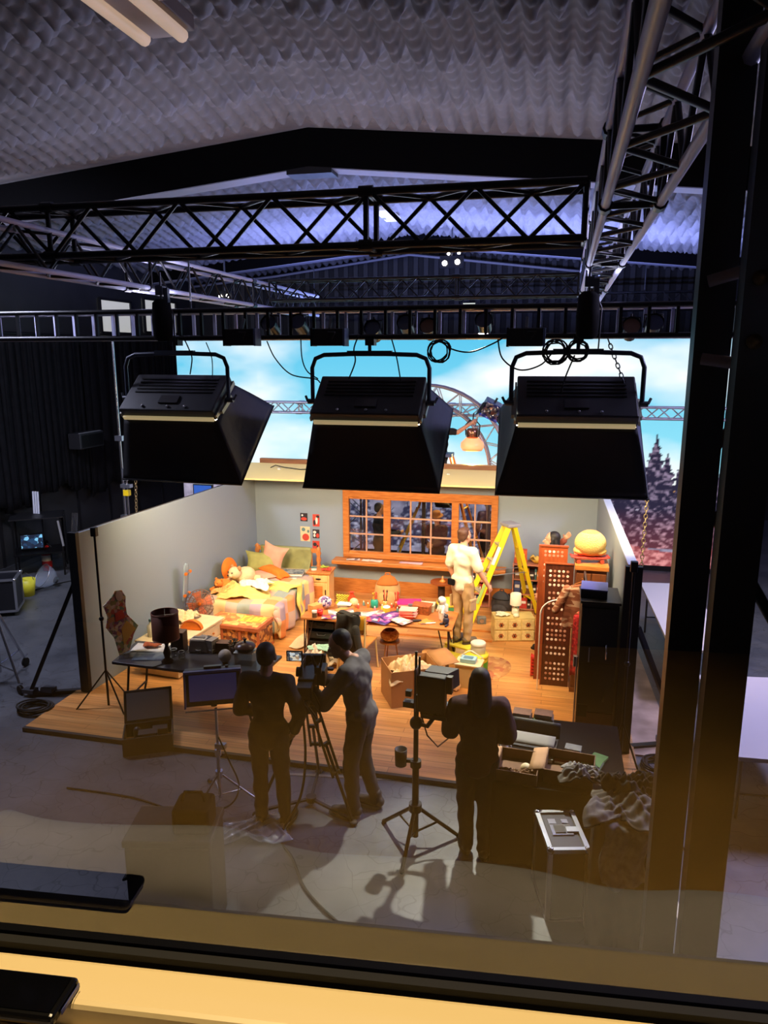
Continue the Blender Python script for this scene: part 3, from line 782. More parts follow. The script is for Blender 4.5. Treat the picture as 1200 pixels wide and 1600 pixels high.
poster(477,834,.18,.27,CRM,'cream poster with a red disc below a grey disc, under the small dark square one',[('red_disc',RED,[(.01,-.06,.065,.065)]),('grey_disc',TEAL,[(-.03,.08,.035,.035),(.06,.05,.02,.03)])])
poster(494,813,.125,.22,RED,'topmost red poster of the right hand column, with a white figure',[('white_figure',WHT,[(.01,.0,.022,.07)]),('dark_corner',DRK,[(-.03,-.04,.022,.05),(.03,.07,.03,.025)])])
poster(494,834,.125,.16,DRK,'middle poster of the right hand column, dark with red and white leaves',[('red_leaf',RED,[(.03,-.03,.03,.04)]),('white_leaf',WHT,[(-.025,.03,.03,.025),(-.03,-.03,.02,.03)])])
poster(494,853,.13,.19,RED,'lowest poster of the right hand column, red with a dark diagonal and pale foot',[('dark_band',DRK,[(-.02,.03,.035,.035),(.03,-.01,.02,.03)]),('pale_foot',WHT,[(0,-.075,.05,.012)])])
# ---------------------------------------------------------- bed
BX0, BX1, BY0, BY1, BZ = -5.08, -3.88, 9.72, 11.8, .5
t = thing('bed', 'single wooden bed with a patchwork quilt against the left set wall', 'bed', ((BX0+BX1)/2,BY0,FZ))
hw, bl = (BX1-BX0)/2, BY1-BY0
PINE = wood('orange pine', (186,110,48), (214,140,74), (14,14,2), .45)
hb = MB()
for sx in (-1,1):
    hb.lathe([(.045,0),(.045,.55),(.03,.6),(.05,.66),(.03,.72),(.05,.78),(.03,.82),(.045,.86),(.0001,.9)], (sx*(hw-.03),bl+.05,0), 12)
hb.bar((-hw+.05,bl+.05,.82),(hw-.05,bl+.05,.82),.05,.07); hb.bar((-hw+.05,bl+.05,.42),(hw-.05,bl+.05,.42),.05,.07)
for i in range(8): hb.lathe([(.016,.45),(.022,.6),(.016,.8)], (-hw+.16+i*(2*hw-.32)/7,bl+.05,0), 8)
hb.build('headboard', PINE, t)
fr = MB(); fr.span((-hw,.02,.15),(-hw+.04,bl+.05,.3)); fr.span((hw-.04,.02,.15),(hw,bl+.05,.3)); fr.span((-hw,.0,.12),(hw,.03,.3))
for sx in (-1,1): fr.span((sx*(hw-.03)-.03,.03,0),(sx*(hw-.03)+.03,.09,.15))
fr.build('bed_frame', PINE, t)
MB().span((-hw+.02,.04,.3),(hw-.02,bl,BZ)).build('mattress', mat('mattress ticking', (205,190,150), .85), t, .04, 3)
QUILT = cells('patchwork quilt', [(236,178,120),(226,196,140),(150,160,150),(232,150,92),(222,170,150),(196,170,150),(240,206,140),(170,150,160)], (5.2,5.2,3.3), .85, 'square')
def quilt_fn(u, v):
    # u across from wall side to room side, v from the foot hem to the pillow end
    W = 2*hw; drop = .44
    a = u*(W+drop+.04); b = -.40+v*(1.62+.40)
    fold = .018*math.sin(b*17)+.014*math.sin(a*13+1)
    x = -hw+min(a,W)+(.035+.035*math.sin(b*14) if a > W else 0)
    z = BZ+.025+.012*math.sin(a*7+b*3)+.008*math.sin(b*11)
    if a > W: z = BZ+.01-(a-W)
    elif a > W-.08: z -= .02*((a-W+.08)/.08)
    y = max(b,0)-(.03+.03*math.sin(a*15) if b < 0 else 0)
    if b < 0:
        z2 = BZ+.01+b
        z = min(z, z2) if a <= W else max(.03, min(z, z2)+.12*min(1,(a-W)*3))
        if a > W: x -= .02; y += .04
    return (x+fold*.5, y-.01, max(.02,z))
q = MB(); q.sheet(lambda u,v: quilt_fn(1-u,v), 46, 54, .02)
q.build('quilt', QUILT, t)
SAGE = mat('sage green cotton', (150,150,96), .9, var=.12, scale=8)
def blank(u, v):
    x = -hw+.10+u*(2*hw-.26); s = v*.80
    fo = .014*math.sin(u*17)+.01*math.sin(u*31+v*6)
    if s < .30: return (x, bl+.10+.012+fo*.3, .56+s)
    s -= .30
    if s < .06: return (x, bl+.10-s*1.5, .865)
    s -= .06
    return (x+.015*math.sin(s*12), bl+.005-.035*s+fo-.02*math.sin(v*9+u*5), .865-s*.92)
bm_ = MB(); bm_.sheet(lambda u,v: blank(1-u,v), 26, 26, .012)
one(bm_, 'green_blanket', 'sage green blanket draped over the headboard of the bed', 'blanket', SAGE, t.location)
def cushion(name, label, loc, w, d, h, rot, m_, group='cushions on the bed', round_=False):
    b = MB(Euler(rot).to_matrix().to_4x4())
    def fn(u, v, s):
        x, y = 2*u-1, 2*v-1
        if round_:
            r_, a_ = max(abs(x),abs(y)), math.atan2(y,x)
            x, y = r_*math.cos(a_), r_*math.sin(a_); k = max(0,1-r_**2.4)
        else: k = max(0,(1-x**4)*(1-y**4)); pin = .12*(x*x*y*y); x, y = x*(1-.10*(1-y*y)+pin), y*(1-.10*(1-x*x)+pin)
        return (x*w/2, y*d/2, s*h/2*k**.6)
    n = 12
    top = [fn(i/n,j/n,1) for j in range(n+1) for i in range(n+1)]; bot = [fn(i/n,j/n,-1) for j in range(n+1) for i in range(n+1)]
    fs = [(j*(n+1)+i,j*(n+1)+i+1,(j+1)*(n+1)+i+1,(j+1)*(n+1)+i) for j in range(n) for i in range(n)]
    b.add(top, fs, None, True); b.add(bot, [tuple(reversed(f)) for f in fs], None, True)
    return one(b, name, label, 'cushion', m_, loc, 0, group)
PINK = mat('dusty pink cotton', (214,160,132), .85, var=.06); ORG = mat('orange plush', (232,120,30), .85, var=.1)
bz = FZ+BZ+.03
cushion('green_pillow', 'sage green pillow behind the pink cushion on the bed', (-4.80,11.42,bz+.16), .52, .36, .16, (R(58),0,R(12)), mat('olive cotton', (166,164,96), .9, var=.08))
cushion('pink_cushion', 'dusty pink square cushion propped on its corner at the bed head', (-4.62,11.5,bz+.24), .40, .40, .14, (R(72),R(18),R(6)), PINK)
cushion('orange_cushion', 'round orange cushion leaning on the left set wall at the bed side', (-5.07,10.72,bz+.20), .40, .40, .13, (R(80),0,R(78)), ORG, round_=True)
cushion('orange_bolster', 'long orange bolster cushion lying mid bed near the pillows', (-4.45,11.12,bz+.08), .55, .22, .17, (0,R(8),R(-28)), ORG)
cushion('pink_pillow', 'flat pink pillow under the orange bolster', (-4.62,10.95,bz+.06), .46, .26, .12, (0,0,R(-30)), PINK)
# soft toys
def plush(name, label, loc, m1, s, rz, mm2):
    t = thing(name, label, 'soft toy', loc, rz, 'soft toys on the bed')
    MB().ell((0,0,.1*s),(.12*s,.15*s,.11*s)).build('body', m1, t)
    MB().ell((0,-.17*s,.17*s),(.085*s,.085*s,.08*s)).ell((0,-.25*s,.15*s),(.035*s,.03*s,.03*s)).build('head', m1, t)
    for sx in (-1,1):
        MB().ell((sx*.07*s,-.15*s,.235*s),(.03*s,.02*s,.035*s),8).build('ear', mm2, t)
        MB().cap((sx*.09*s,-.1*s,.06*s),(sx*.15*s,-.22*s,.03*s),.04*s,.035*s).build('leg', m1, t)
        MB().cap((sx*.09*s,.1*s,.05*s),(sx*.16*s,.2*s,.03*s),.045*s,.04*s).build('leg', m1, t)
    k = MB()
    for sx in (-1,1): MB().ell((sx*.035*s,-.245*s,.19*s),.01*s,6).build('eye', BLACK, t)
    k.ell((0,-.283*s,.16*s),.012*s,6); k.build('nose', BLACK, t)
CREAMP = mat('cream plush', (232,206,160), .95, bump=.5, bscale=60); GING = mat('ginger plush', (226,130,50), .95)
plush('plush_dog', 'cream and tan fluffy soft toy lying by the round orange cushion', (-4.80,10.72,bz), CREAMP, 1.25, R(-25), mat('tan plush', (190,140,90), .95))
plush('plush_bear', 'small ginger soft toy at the edge of the bed below the round orange cushion', (-4.98,10.32,bz), GING, .8, R(-15), GING)
# heap of clothes on the bed
def heap(name, label, cat, loc, w, d, h, m_, seed, group=None, th=.012, n=36, rz=0):
    r = random.Random(seed); ph = [r.uniform(0,6) for _ in range(8)]
    def fn(u, v):
        x, y = 2*u-1, 2*v-1; a = math.atan2(y,x)
        rad = 1+.18*math.sin(3*a+ph[0])+.12*math.sin(5*a+ph[1])
        k = max(0,1-(x*x+y*y)*.55)
        q = math.sin(7*x+5*y+ph[5])*1.2
        z = h*k*(.72+.28*math.sin(3*x+ph[2]+2*y))+h*.16*math.sin(10*x+4*y+ph[3]+q)*k+h*.12*math.sin(17*y-6*x+ph[4]+q)*k+h*.06*math.sin(27*x+11*y)*k
        return (x*w/2*rad, y*d/2*rad, max(.014,z+.02))
    return one(MB().sheet(fn, n, n, th), name, label, cat, m_, loc, rz, group)
LEM = mat('lemon cotton', (236,214,110), .9, var=.08); WHC = mat('white cotton', (238,232,205), .9); YEL2 = mat('straw yellow cotton', (222,196,112), .9, var=.1)
heap('yellow_clothes', 'crumpled pale yellow clothes heaped on the foot of the bed', 'clothes', (-4.62,10.12,bz-.01), .85, .62, .15, YEL2, 3, 'clothes thrown on the bed')
heap('white_shirt', 'crumpled white shirt on top of the yellow clothes on the bed', 'clothes', (-4.42,10.28,bz+.10), .42, .38, .10, WHC, 5, 'clothes thrown on the bed')
heap('lemon_throw', 'lemon yellow throw spread towards the room side of the bed', 'throw', (-4.22,10.55,bz), .6, .40, .06, LEM, 8, 'clothes thrown on the bed')
heap('orange_shirt', 'orange garment at the wall side of the bed near the ginger soft toy', 'clothes', (-4.85,10.05,bz+.04), .30, .3, .08, mat('apricot cotton', (232,160,90), .9), 11, 'clothes thrown on the bed')
one(MB().sheet(lambda u,v: (.03*math.sin(v*9)+(u-.5)*.2+.05*v, 0.02*math.sin(u*7+v*5)+.01, .62-v*.56), 8, 20, .012), 'yellow_scarf', 'long pale yellow cloth hanging down the side of the bed by the nightstand', 'cloth', LEM, (-3.80,10.55,FZ), R(90))
bk = thing('book', 'grey patterned hardback lying on the bed below the green blanket', 'book', (-4.18,11.3,bz+.012), R(8))
MB().box((0,0,.022),(.34,.25,.04)).build('pages', PAPER, bk); MB().box((0,0,.045),(.36,.27,.005)).box((0,0,-.002),(.36,.27,.005)).build('cover', cells('grey cover', [(120,130,130),(150,155,150),(90,100,105)], (20,20,20)), bk)
paper('open_magazine', 'open cream magazine lying on the bed near the pillows', 'magazine', (-4.2,11.0,bz+.006), .34, .24, R(12), PAPER)
# ---------------------------------------------------------- nightstand
PALE = wood('pale pine', (226,176,104), (240,196,128), (12,12,2), .5)
nx, ny, nh = -3.76, 11.52, .62
t = thing('nightstand', 'pale pine nightstand with one drawer and one door right of the bed', 'nightstand', (nx,ny,FZ), R(3))
MB().span((-.18,-.17,.05),(.18,.17,nh-.06)).build('body', PALE, t)
MB().span((-.21,-.20,nh-.06),(.21,.2,nh-.03)).build('top', PINE, t, .006)
for sx in (-1,1):
    for sy in (-1,1): MB().span((sx*.16-.025,sy*.15-.025,0),(sx*.16+.025,sy*.15+.025,.05)).build('foot', PALE, t)
d = MB().span((-.15,-.185,.42),(.15,-.17,.53)).build('drawer', PALE, t, .004); MB().ell((0,-.195,.475),(.05,.012,.014),8).build('handle', BLKM, d)
d = MB().span((-.15,-.185,.08),(.15,-.17,.40)).build('door', PALE, t, .004); MB().bar((.12,-.195,.2),(.12,-.195,.29),.015).build('handle', BLKM, d)
MB().span((-.09,-.19,.13),(.07,-.186,.35)).build('door_panel', OAK, d)
ntop = FZ+nh-.03
t = thing('tin', 'small round pale tin on the left of the nightstand top', 'tin', (nx-.11,ny-.05,ntop)); MB().cyl((0,0,0),.05,.035,18).build('can', PAPER, t); MB().cyl((0,0,.036),.052,.012,18).build('lid', TEAL, t)
b = MB(); rr = random.Random(4)
for i in range(26): b.ell((rr.uniform(-.07,.08),rr.uniform(-.06,.06),.012+rr.uniform(0,.02)),.014,6)
one(b, 'red_beads', 'tangle of red beads on the nightstand', 'beads', RED, (nx+.10,ny-.04,ntop))
b = MB(); b.tube([(-.06,0,.012),(-.02,.04,.03),(.02,-.03,.03),(.06,.02,.014)], [.012,.02,.02,.008], 8); b.cap((-.02,-.03,.015),(.07,.05,.02),.014,.01)
one(b, 'green_toy', 'yellow green toy creature lying at the back of the nightstand', 'toy', mat('lime plastic', (160,180,60), .5), (nx+.02,ny+.09,ntop))
# ---------------------------------------------------------- trunk, fan, dresser, boards
TRP = cells('ornate trunk print', [(196,130,60),(120,66,40),(214,160,90),(160,96,50),(90,60,48)], (22,22,22)); TRF = mat('trunk red brown edge', (176,96,56), .55, var=.15)
t = thing('trunk', 'ornate patterned low trunk at the foot of the bed', 'trunk', (-4.34,9.4,FZ), R(-4))
MB().span((-.42,-.24,.03),(.42,.24,.34)).build('body', TRP, t); MB().span((-.44,-.26,.34),(.44,.26,.40)).build('lid', TRF, t, .008)
MB().span((-.40,-.22,.401),(.40,.22,.405)).build('lid_panel', cells('trunk lid print', [(226,168,90),(200,130,70),(236,190,110),(180,110,60)], (14,14,14)), t)
MB().span((.02,-.05,.406),(.38,.17,.409)).build('yellow_inlay', cells('yellow inlay', [(240,196,70),(226,160,60)], (30,8,8),kind='square'), t)
e_ = MB(); e_.span((-.44,-.26,0),(.44,.26,.03))
for sx in (-1,-.33,.33,1): e_.span((sx*.43-.02,-.25,.03),(sx*.43+.02,-.24,.34))
e_.build('edge_strips', TRF, t)
SKB = mat('board blue grey', (150,170,180), .4)
t = thing('skateboard', 'blue grey skateboard standing on its end against the left set wall', 'skateboard', (-5.27,9.55,.58), R(-85), rx=R(-6))
def deck(u, v):
    z = v*.62; k = 1-max(0,(abs(2*v-1)-.72)/.28)**2
    return ((u-.5)*.17*math.sqrt(max(0.02,k)), -.10*max(0,abs(2*v-1)-.72)**1.3, z)
MB().sheet(deck, 6, 20, .012).build('deck', SKB, t)
for z in (.14,.48):
    k = MB(); k.bar((-.07,.035,z),(.07,.035,z),.02); k.build('axle', ALU, t)
    for sx in (-1,1): MB(Matrix.Translation((sx*.075,.035,z)) @ Matrix.Rotation(PI/2,4,'Y')).cyl((0,0,-.012),.024,.024,12).build('wheel', ORG, t)
t = thing('fan', 'large wire caged pedestal fan with orange blades beside the bed', 'fan', (-5.05,9.62,FZ), R(20))
FR = .21; fz = .52
cg = MB(Matrix.Translation((0,0,fz)) @ Matrix.Rotation(R(78),4,'X'))
for k in range(24):
    a = 2*PI*k/24; cg.tube([(.03*math.cos(a),.03*math.sin(a),.08),(FR*.8*math.cos(a),FR*.8*math.sin(a),.07),(FR*math.cos(a),FR*math.sin(a),0),(FR*.8*math.cos(a),FR*.8*math.sin(a),-.06),(.05*math.cos(a),.05*math.sin(a),-.08)], .0035, 4, caps=False)
for r_, z_ in ((FR,0),(FR*.8,.07),(FR*.5,.078),(FR*.8,-.06)): cg.tube([(r_*math.cos(2*PI*k/28),r_*math.sin(2*PI*k/28),z_) for k in range(28)], .005, 5, closed=True)
cg.build('cage', mat('brownish wire', (150,110,90), .4, .5), t)
bl_ = MB(Matrix.Translation((0,0,fz)) @ Matrix.Rotation(R(78),4,'X'))
for k in range(4):
    M_ = Matrix.Rotation(PI/2*k+.4,4,'Z')
    bl_.add([M_ @ Vector(p) for p in ((.02,-.03,.02),(.17,-.09,.035),(.185,.06,-.02),(.03,.03,-.02),(.02,-.03,.014),(.17,-.09,.029),(.185,.06,-.026),(.03,.03,-.026))], [(0,1,2,3),(7,6,5,4),(0,4,5,1),(1,5,6,2),(2,6,7,3),(3,7,4,0)])
bl_.build('blades', mat('salmon fan blade', (226,120,80), .45), t)
MB(Matrix.Translation((0,0,fz)) @ Matrix.Rotation(R(78),4,'X')).lathe([(.0001,-.16),(.06,-.14),(.065,-.02),(.035,.05),(.0001,.06)], n=14).build('motor', ORG, t)
MB().tube([(0,.05,.02),(0,.05,fz-.05)], .016, 8).build('stem', CHROME, t); MB().lathe([(.15,0),(.15,.015),(.03,.04)], (0,.05,0), 20).build('base', ORG, t)
t = thing('dresser', 'low cream dresser against the left set wall behind the brown lamp', 'dresser', (-4.88,8.72,FZ), R(84))
CRW = mat('cream painted wood', (224,204,160), .55, var=.05)
MB().span((-.55,-.3,.02),(.55,.3,.45)).build('body', CRW, t); MB().span((-.58,-.33,.45),(.58,.33,.48)).build('top', CRW, t, .006)
for x in (-.28,.28):
    for z in (.08,.26):
        d = MB().span((x-.25,-.315,z),(x+.25,-.3,z+.16)).build('drawer', CRW, t, .004); MB().ell((0+x,-.33,z+.08),.016,8).build('knob', OAK, d)
dz = FZ+.48
def pouch(u, v):
    a = PI*u; r_ = .14*(.4+.6*1); return (r_*math.cos(a), 0, r_*math.sin(a)*.9)
t = thing('orange_bag', 'half round orange bag on the cream dresser', 'bag', (-4.72,8.72,dz), R(5))
MB(Matrix.Rotation(PI/2,4,'X')).prism([(.15*math.cos(PI*i/16),.13*math.sin(PI*i/16)) for i in range(17)], -.05, .05).build('body', ORG, t, .015)
MB().tube([(.15*math.cos(PI*i/16),-.05,.01+.13*math.sin(PI*i/16)) for i in range(17)], .006, 5).build('zip_edge', mat('deep orange', (190,84,20), .6), t)
heap('cream_toys', 'heap of cream and yellow crocheted things at the back of the dresser', 'craft heap', (-5.0,8.98,dz), .34, .4, .17, CREAMP, 21)
b = MB(); b.lathe([(.0001,0),(.03,.004),(.045,.03),(.035,.055),(.006,.062)], n=14); one(b, 'red_apple_toy', 'small dark red ball shaped pot on the dresser corner', 'ornament', mat('dark red', (150,40,30), .4), (-4.66,8.38,dz))
t = thing('white_bottle', 'white plastic bottle standing behind the brown lamp on the dresser end', 'bottle', (-5.12,8.35,dz)); MB().lathe([(.045,0),(.05,.02),(.05,.15),(.02,.19),(.02,.21)], n=14).build('body', WHC, t); MB().cyl((0,0,.212),.024,.03,12).build('cap', TEAL, t)
# ============================================================ craft table and its clutter
TZ = .69
t = thing('craft_table', 'long brown craft table on thin hairpin legs in the middle of the set', 'table', (0,0,FZ))
TT = mat('warm brown table top', (178,112,56), .45, var=.12, scale=6)
x0, x1, y0, y1 = -3.27, -1.18, 9.07, 9.78
MB().hexa([(x0,y0,TZ-FZ-.03),(x1,y0,TZ-FZ-.03),(x1,y1,TZ-FZ-.03),(x0,y1,TZ-FZ-.03),(x0,y0,TZ-FZ),(x1,y0,TZ-FZ),(x1,y1,TZ-FZ),(x0,y1,TZ-FZ)]).build('tabletop', TT, t, .004)
def hairpin(cx, cy, sx, sy):
    b = MB(); h = TZ-FZ-.03
    b.tube([(cx,cy,h),(cx+sx*.01,cy+sy*.01,.01)], .009, 6); b.tube([(cx-sx*.13,cy,h),(cx+sx*.01,cy+sy*.01,.01)], .009, 6); b.tube([(cx,cy-sy*.13,h),(cx+sx*.01,cy+sy*.01,.01)], .009, 6)
    b.box((cx-sx*.05,cy-sy*.05,h-.004),(.16,.16,.006)); return b
DBR = mat('dark brown steel', (54,32,24), .5)
for sx in (-1,1):
    for sy in (-1,1): hairpin((x0+.04 if sx < 0 else x1-.06), (y0+.05 if sy < 0 else y1-.05), sx, sy).build('leg', DBR, t)
hairpin(x0+.62, y0+.05, -1, -1).build('leg', DBR, t); hairpin(x0+.70, y1-.05, 1, 1).build('leg', DBR, t)
def on(px, py, z=TZ):
    p = G(px, py, z)
    if z >= .74: p.y = min(p.y, 7.60)
    elif z >= TZ: p.y = max(y0+.04, min(p.y, y1-.045))
    return p
# drawer tower under its left end
p = Vector((-3.0,9.42,FZ))
t = thing('drawer_tower', 'dark drawer tower of black trays under the left end of the craft table', 'drawer unit', p)
SBR = mat('brown drawer casing', (120,72,40), .5, var=.1)
fr = MB()
for sx in (-1,1): fr.span((sx*.2-.012,-.26,.0),(sx*.2+.012,.26,.60))
fr.span((-.212,-.26,.6),(.212,.26,.62)); fr.span((-.2,.24,0),(.2,.26,.6)); fr.build('casing', SBR, t)
for i in range(4):
    z = .03+i*.145
    d = MB().span((-.18,-.27,z),(.18,.22,z+.105)).build('drawer', mat('black tray plastic', (30,28,28), .45), t, .012)
    MB().tube([(-.06,-.275,z+.08),(-.05,-.30,z+.06),(.05,-.30,z+.06),(.06,-.275,z+.08)], .009, 6).build('handle', BLACK, d)
heap('plastic_bag', 'crumpled white carrier bag on the floor below the drawer tower', 'bag', (-2.98,8.92,FZ), .46, .3, .26, mat('white carrier plastic', (222,206,180), .5), 31)
heap('mint_cloth', 'folded mint cloth stuffed on top of the white carrier bag', 'cloth', (-2.95,8.98,FZ+.24), .3, .18, .05, mat('mint cloth', (150,190,165), .9), 33)
# things standing on the table
t = thing('wooden_box', 'long shallow wooden box at the left end of the craft table', 'box', (-3.10,9.46,TZ), R(62))
WB = wood('honey wood', (206,140,72), (226,164,96), (2,16,16))
MB().span((-.20,-.06,0),(.20,.06,.085)).build('body', WB, t, .004); MB().span((-.20,-.06,.087),(.20,.06,.10)).build('lid', WB, t, .003)
t = thing('tape_roll_stand', 'second plain wooden block beside the patterned ball on the craft table', 'block', (-2.74,9.55,TZ), R(60)); MB().span((-.2,-.05,0),(.2,.05,.03)).build('plank', WB, t)
b = MB().use(cells('purple check', [(120,90,140),(230,220,220),(70,60,110),(210,180,190)], (34,34,34), .8, 'square')); b.ell((0,0,.09),(.10,.10,.09))
one(b, 'patterned_ball', 'purple and white chequered ball on the craft table behind the red cup', 'ball', None, on(507,951)+Vector((0,.02,0)))
t = thing('red_cup', 'translucent red cup at the left of the craft table', 'cup', on(500,962)); MB().lathe([(.0001,.004),(.035,0),(.048,.09),(.044,.09),(.032,.008)], n=16).build('body', mat('red plastic', (225,50,40), .3), t); MB().lathe([(.0001,.07),(.043,.07)], n=16).build('contents', RED, t)
t = thing('spice_jar', 'small pale lidded jar left of the red cup near the table edge', 'jar', on(490,966)); MB().cyl((0,0,0),.034,.07,16).build('body', mat('dark jar', (92,70,50), .3), t); MB().cyl((0,0,.071),.036,.025,16).build('lid', PAPER, t)
b = MB(); LATT = mat('lime lattice', (214,206,70), .5)
for i in range(5):
    for j in range(4): b.tube([(-.10+i*.04,0,.02+j*.03),(-.07+i*.04,0,.035+j*.03),(-.06+i*.04,0,.05+j*.03)], .007, 5); b.tube([(-.06+i*.04,.015,.02+j*.03),(-.09+i*.04,.015,.035+j*.03),(-.10+i*.04,.015,.05+j*.03)], .007, 5)
b.box((0,.007,.008),(.22,.05,.016)); one(b, 'lattice_toy', 'lime yellow lattice trellis toy at the back of the craft table', 'toy', LATT, on(541,938))
t = thing('red_vase', 'red narrow necked vase at the back edge of the craft table', 'vase', on(557,936)); MB().lathe([(.03,0),(.055,.05),(.06,.10),(.03,.15),(.025,.18),(.04,.19)], n=18).build('body', mat('red glaze', (214,66,34), .3), t); MB().lathe([(.0001,.17),(.024,.17)], n=12).build('mouth', DRK, t)
b = MB(); b.ell((0,0,.065),(.065,.065,.065)); one(b, 'cream_ball', 'cream mottled ball in front of the red vase', 'ball', mat('cream mottle', (226,190,140), .6, var=.2, scale=14), on(553,948))
t = thing('food_tub', 'grey clear food tub under the lime lattice on the craft table', 'tub', on(539,950)); MB().lathe([(.07,0),(.085,.06)], n=4, M=Matrix.Rotation(PI/4,4,'Z') @ Matrix.Diagonal((1.5,1,1,1)), sm=False).build('body', mat('grey tub', (150,150,145), .3), t); MB().box((0,0,.066),(.2,.135,.01)).build('lid', PAPER, t)
t = thing('teal_jar', 'teal jar full of brushes in the middle of the craft table', 'jar', on(585,949)); MB().lathe([(.045,0),(.055,.02),(.055,.10),(.035,.12)], n=16).build('body', mat('teal glaze', (40,150,130), .35), t)
def brushes(t, n, r0, h, cols, seed):
    rr = random.Random(seed)
    for i in range(n):
        a = rr.uniform(0,6.28); q = rr.uniform(.2,1); x, y = r0*q*math.cos(a), r0*q*math.sin(a)
        b = MB(); b.tube([(x*.5,y*.5,h*.3),(x*1.5,y*1.5,h*rr.uniform(.8,1.15))], .006, 5); b.ell((x*1.55,y*1.55,h*1.1),(.008,.008,.02),6)
        b.build('brush', cols[i%len(cols)], t)
brushes(t, 7, .025, .19, [RED, OAK, mat('gold tip',(220,170,50),.4)], 1)
t = thing('brush_jar', 'tall glass jar of brushes in front of the tan backpack', 'jar', on(604,945)); MB().lathe([(.035,0),(.04,.1),(.038,.1),(.033,.004)], n=14, cap=False).build('body', mat('amber glass', (190,140,70), .15), t); brushes(t, 8, .024, .22, [DRK, OAK, RED], 2)
t = thing('brush_jar', 'brown jar of red handled brushes just right of the tall glass brush jar', 'jar', on(622,947)); MB().lathe([(.035,0),(.038,.11),(.034,.11),(.03,.004)], n=14, cap=False).build('body', mat('rust glass', (170,80,40), .2), t); brushes(t, 7, .022, .2, [RED, mat('dull red',(170,60,40),.5)], 3)
t = thing('yellow_pot', 'squat yellow paint pot in the middle of the craft table', 'pot', on(604,957)); MB().cyl((0,0,0),.05,.075,18).build('body', mat('yellow pot', (228,180,50), .4), t); MB().lathe([(.052,.075),(.052,.09),(.03,.09)], n=18).build('rim', WHT, t)
t = thing('glass_jar', 'clear glass jar right of the yellow paint pot', 'jar', on(641,958)); MB().lathe([(.04,0),(.045,.02),(.045,.08),(.03,.095),(.03,.11)], n=16).build('body', mat('pale green glass', (190,190,150), .15), t); MB().cyl((0,0,.111),.034,.02,16).build('lid', ALU, t)
RRC = random.Random(12)
for i in range(16):
    px, py = 560+i*9.0+RRC.uniform(-3,3), 947+RRC.uniform(-5,8)
    if 575 < px < 650: py += 2
    cm = [RED, TEAL, ORG, mat('craft pink',(230,120,140),.5), mat('craft yellow',(235,200,80),.5), DRK][i%6]
    nm = ['red','teal','orange','pink','yellow','dark'][i%6]
    p = on(px, py)
    t = thing('paint_bottle', nm+' paint bottle, '+['first','second','third','fourth','fifth','sixth','seventh','eighth','ninth','tenth','eleventh','twelfth','thirteenth','fourteenth','fifteenth','last'][i]+' from the left in the paint row on the craft table', 'paint bottle', p, 0, 'paint bottles on the craft table'); MB().lathe([(.016,0),(.018,.04),(.008,.052)], n=10).build('body', cm, t); MB().cyl((0,0,.052),.009,.016,8).build('cap', WHT, t)
MAG = cells('magazine print', [(225,200,190),(180,60,90),(110,60,140),(235,225,215),(210,120,60),(70,60,100)], (13,13,13), .5)
MAG2 = cells('white magazine print', [(235,228,215),(225,215,200),(190,160,150),(240,235,225),(150,120,120)], (14,14,14), .5)
MAG3 = cells('purple magazine print', [(140,70,150),(90,50,130),(200,120,180),(225,200,210),(60,50,110)], (11,11,11), .5)
for k, (px, py, w, d, rz, m_, lab) in enumerate(((533,957,.36,.26,20,MAG2,'white printed sheets fanned on the left of the craft table'),(511,968,.2,.15,10,MAG,'small red and white photo hanging over the front table edge'),(558,966,.42,.3,-12,MAG,'open colourful magazine left of centre on the craft table'),
        (583,960,.34,.26,25,MAG2,'white photo sheet beneath the yellow pot on the craft table'),(592,968,.36,.27,-20,MAG3,'purple magazine at the front edge of the craft table'),(610,962,.32,.26,40,MAG3,'second purple magazine with torn pages right of the front one'),
        (573,972,.3,.2,5,MAG,'red printed page at the front edge under the magazines'),(627,970,.26,.2,-35,MAG2,'pale cut out page at the right of the magazine pile'),(548,976,.34,.1,0,RED,'strip of red paper along the front table edge'))):
    p = on(px, py, TZ+.004*(k+1))
    p.y = max(p.y, y0+.07)
    paper('magazine', lab, 'paper', p, w, d, R(rz), m_, 'papers on the craft table')
b = MB(); b.span((-.17,-.12,0),(.17,.12,.012)); t = one(b, 'pink_folder', 'bright magenta folder lying at the back right of the craft table', 'folder', mat('magenta card', (232,40,120), .5), on(645,942)+Vector((0,0,.10)), R(12)); 
t = thing('storage_tub', 'clear lidded storage tub under the magenta folder', 'tub', on(645,944), R(12)); MB().lathe([(.15,0),(.17,.08)], n=4, M=Matrix.Rotation(PI/4,4,'Z') @ Matrix.Diagonal((1.25,.9,1,1)), sm=False).build('body', mat('red tinted plastic', (190,90,90), .25), t); MB().box((0,0,.09),(.33,.24,.016)).build('lid', PINK, t)
for i in range(3):
    t = thing('pink_tray', ['lowest','middle','topmost'][i]+' of the three stacked pink trays right of the papers', 'tray', on(637,966)+Vector((0,.05,.001+i*.04)), 0, 'stacked pink trays')
    MB().lathe([(.13,0),(.15,.034)], n=4, M=Matrix.Rotation(PI/4,4,'Z') @ Matrix.Diagonal((1.05,.8,1,1)), sm=False, cap=True).build('body', [RED, mat('coral plastic',(235,110,100),.3), mat('pale coral plastic',(240,160,140),.3)][i], t)
    MB().box((0,0,.0355),(.235,.18,.003)).build('rim', mat('tray rim', (240,180,160), .4), t)
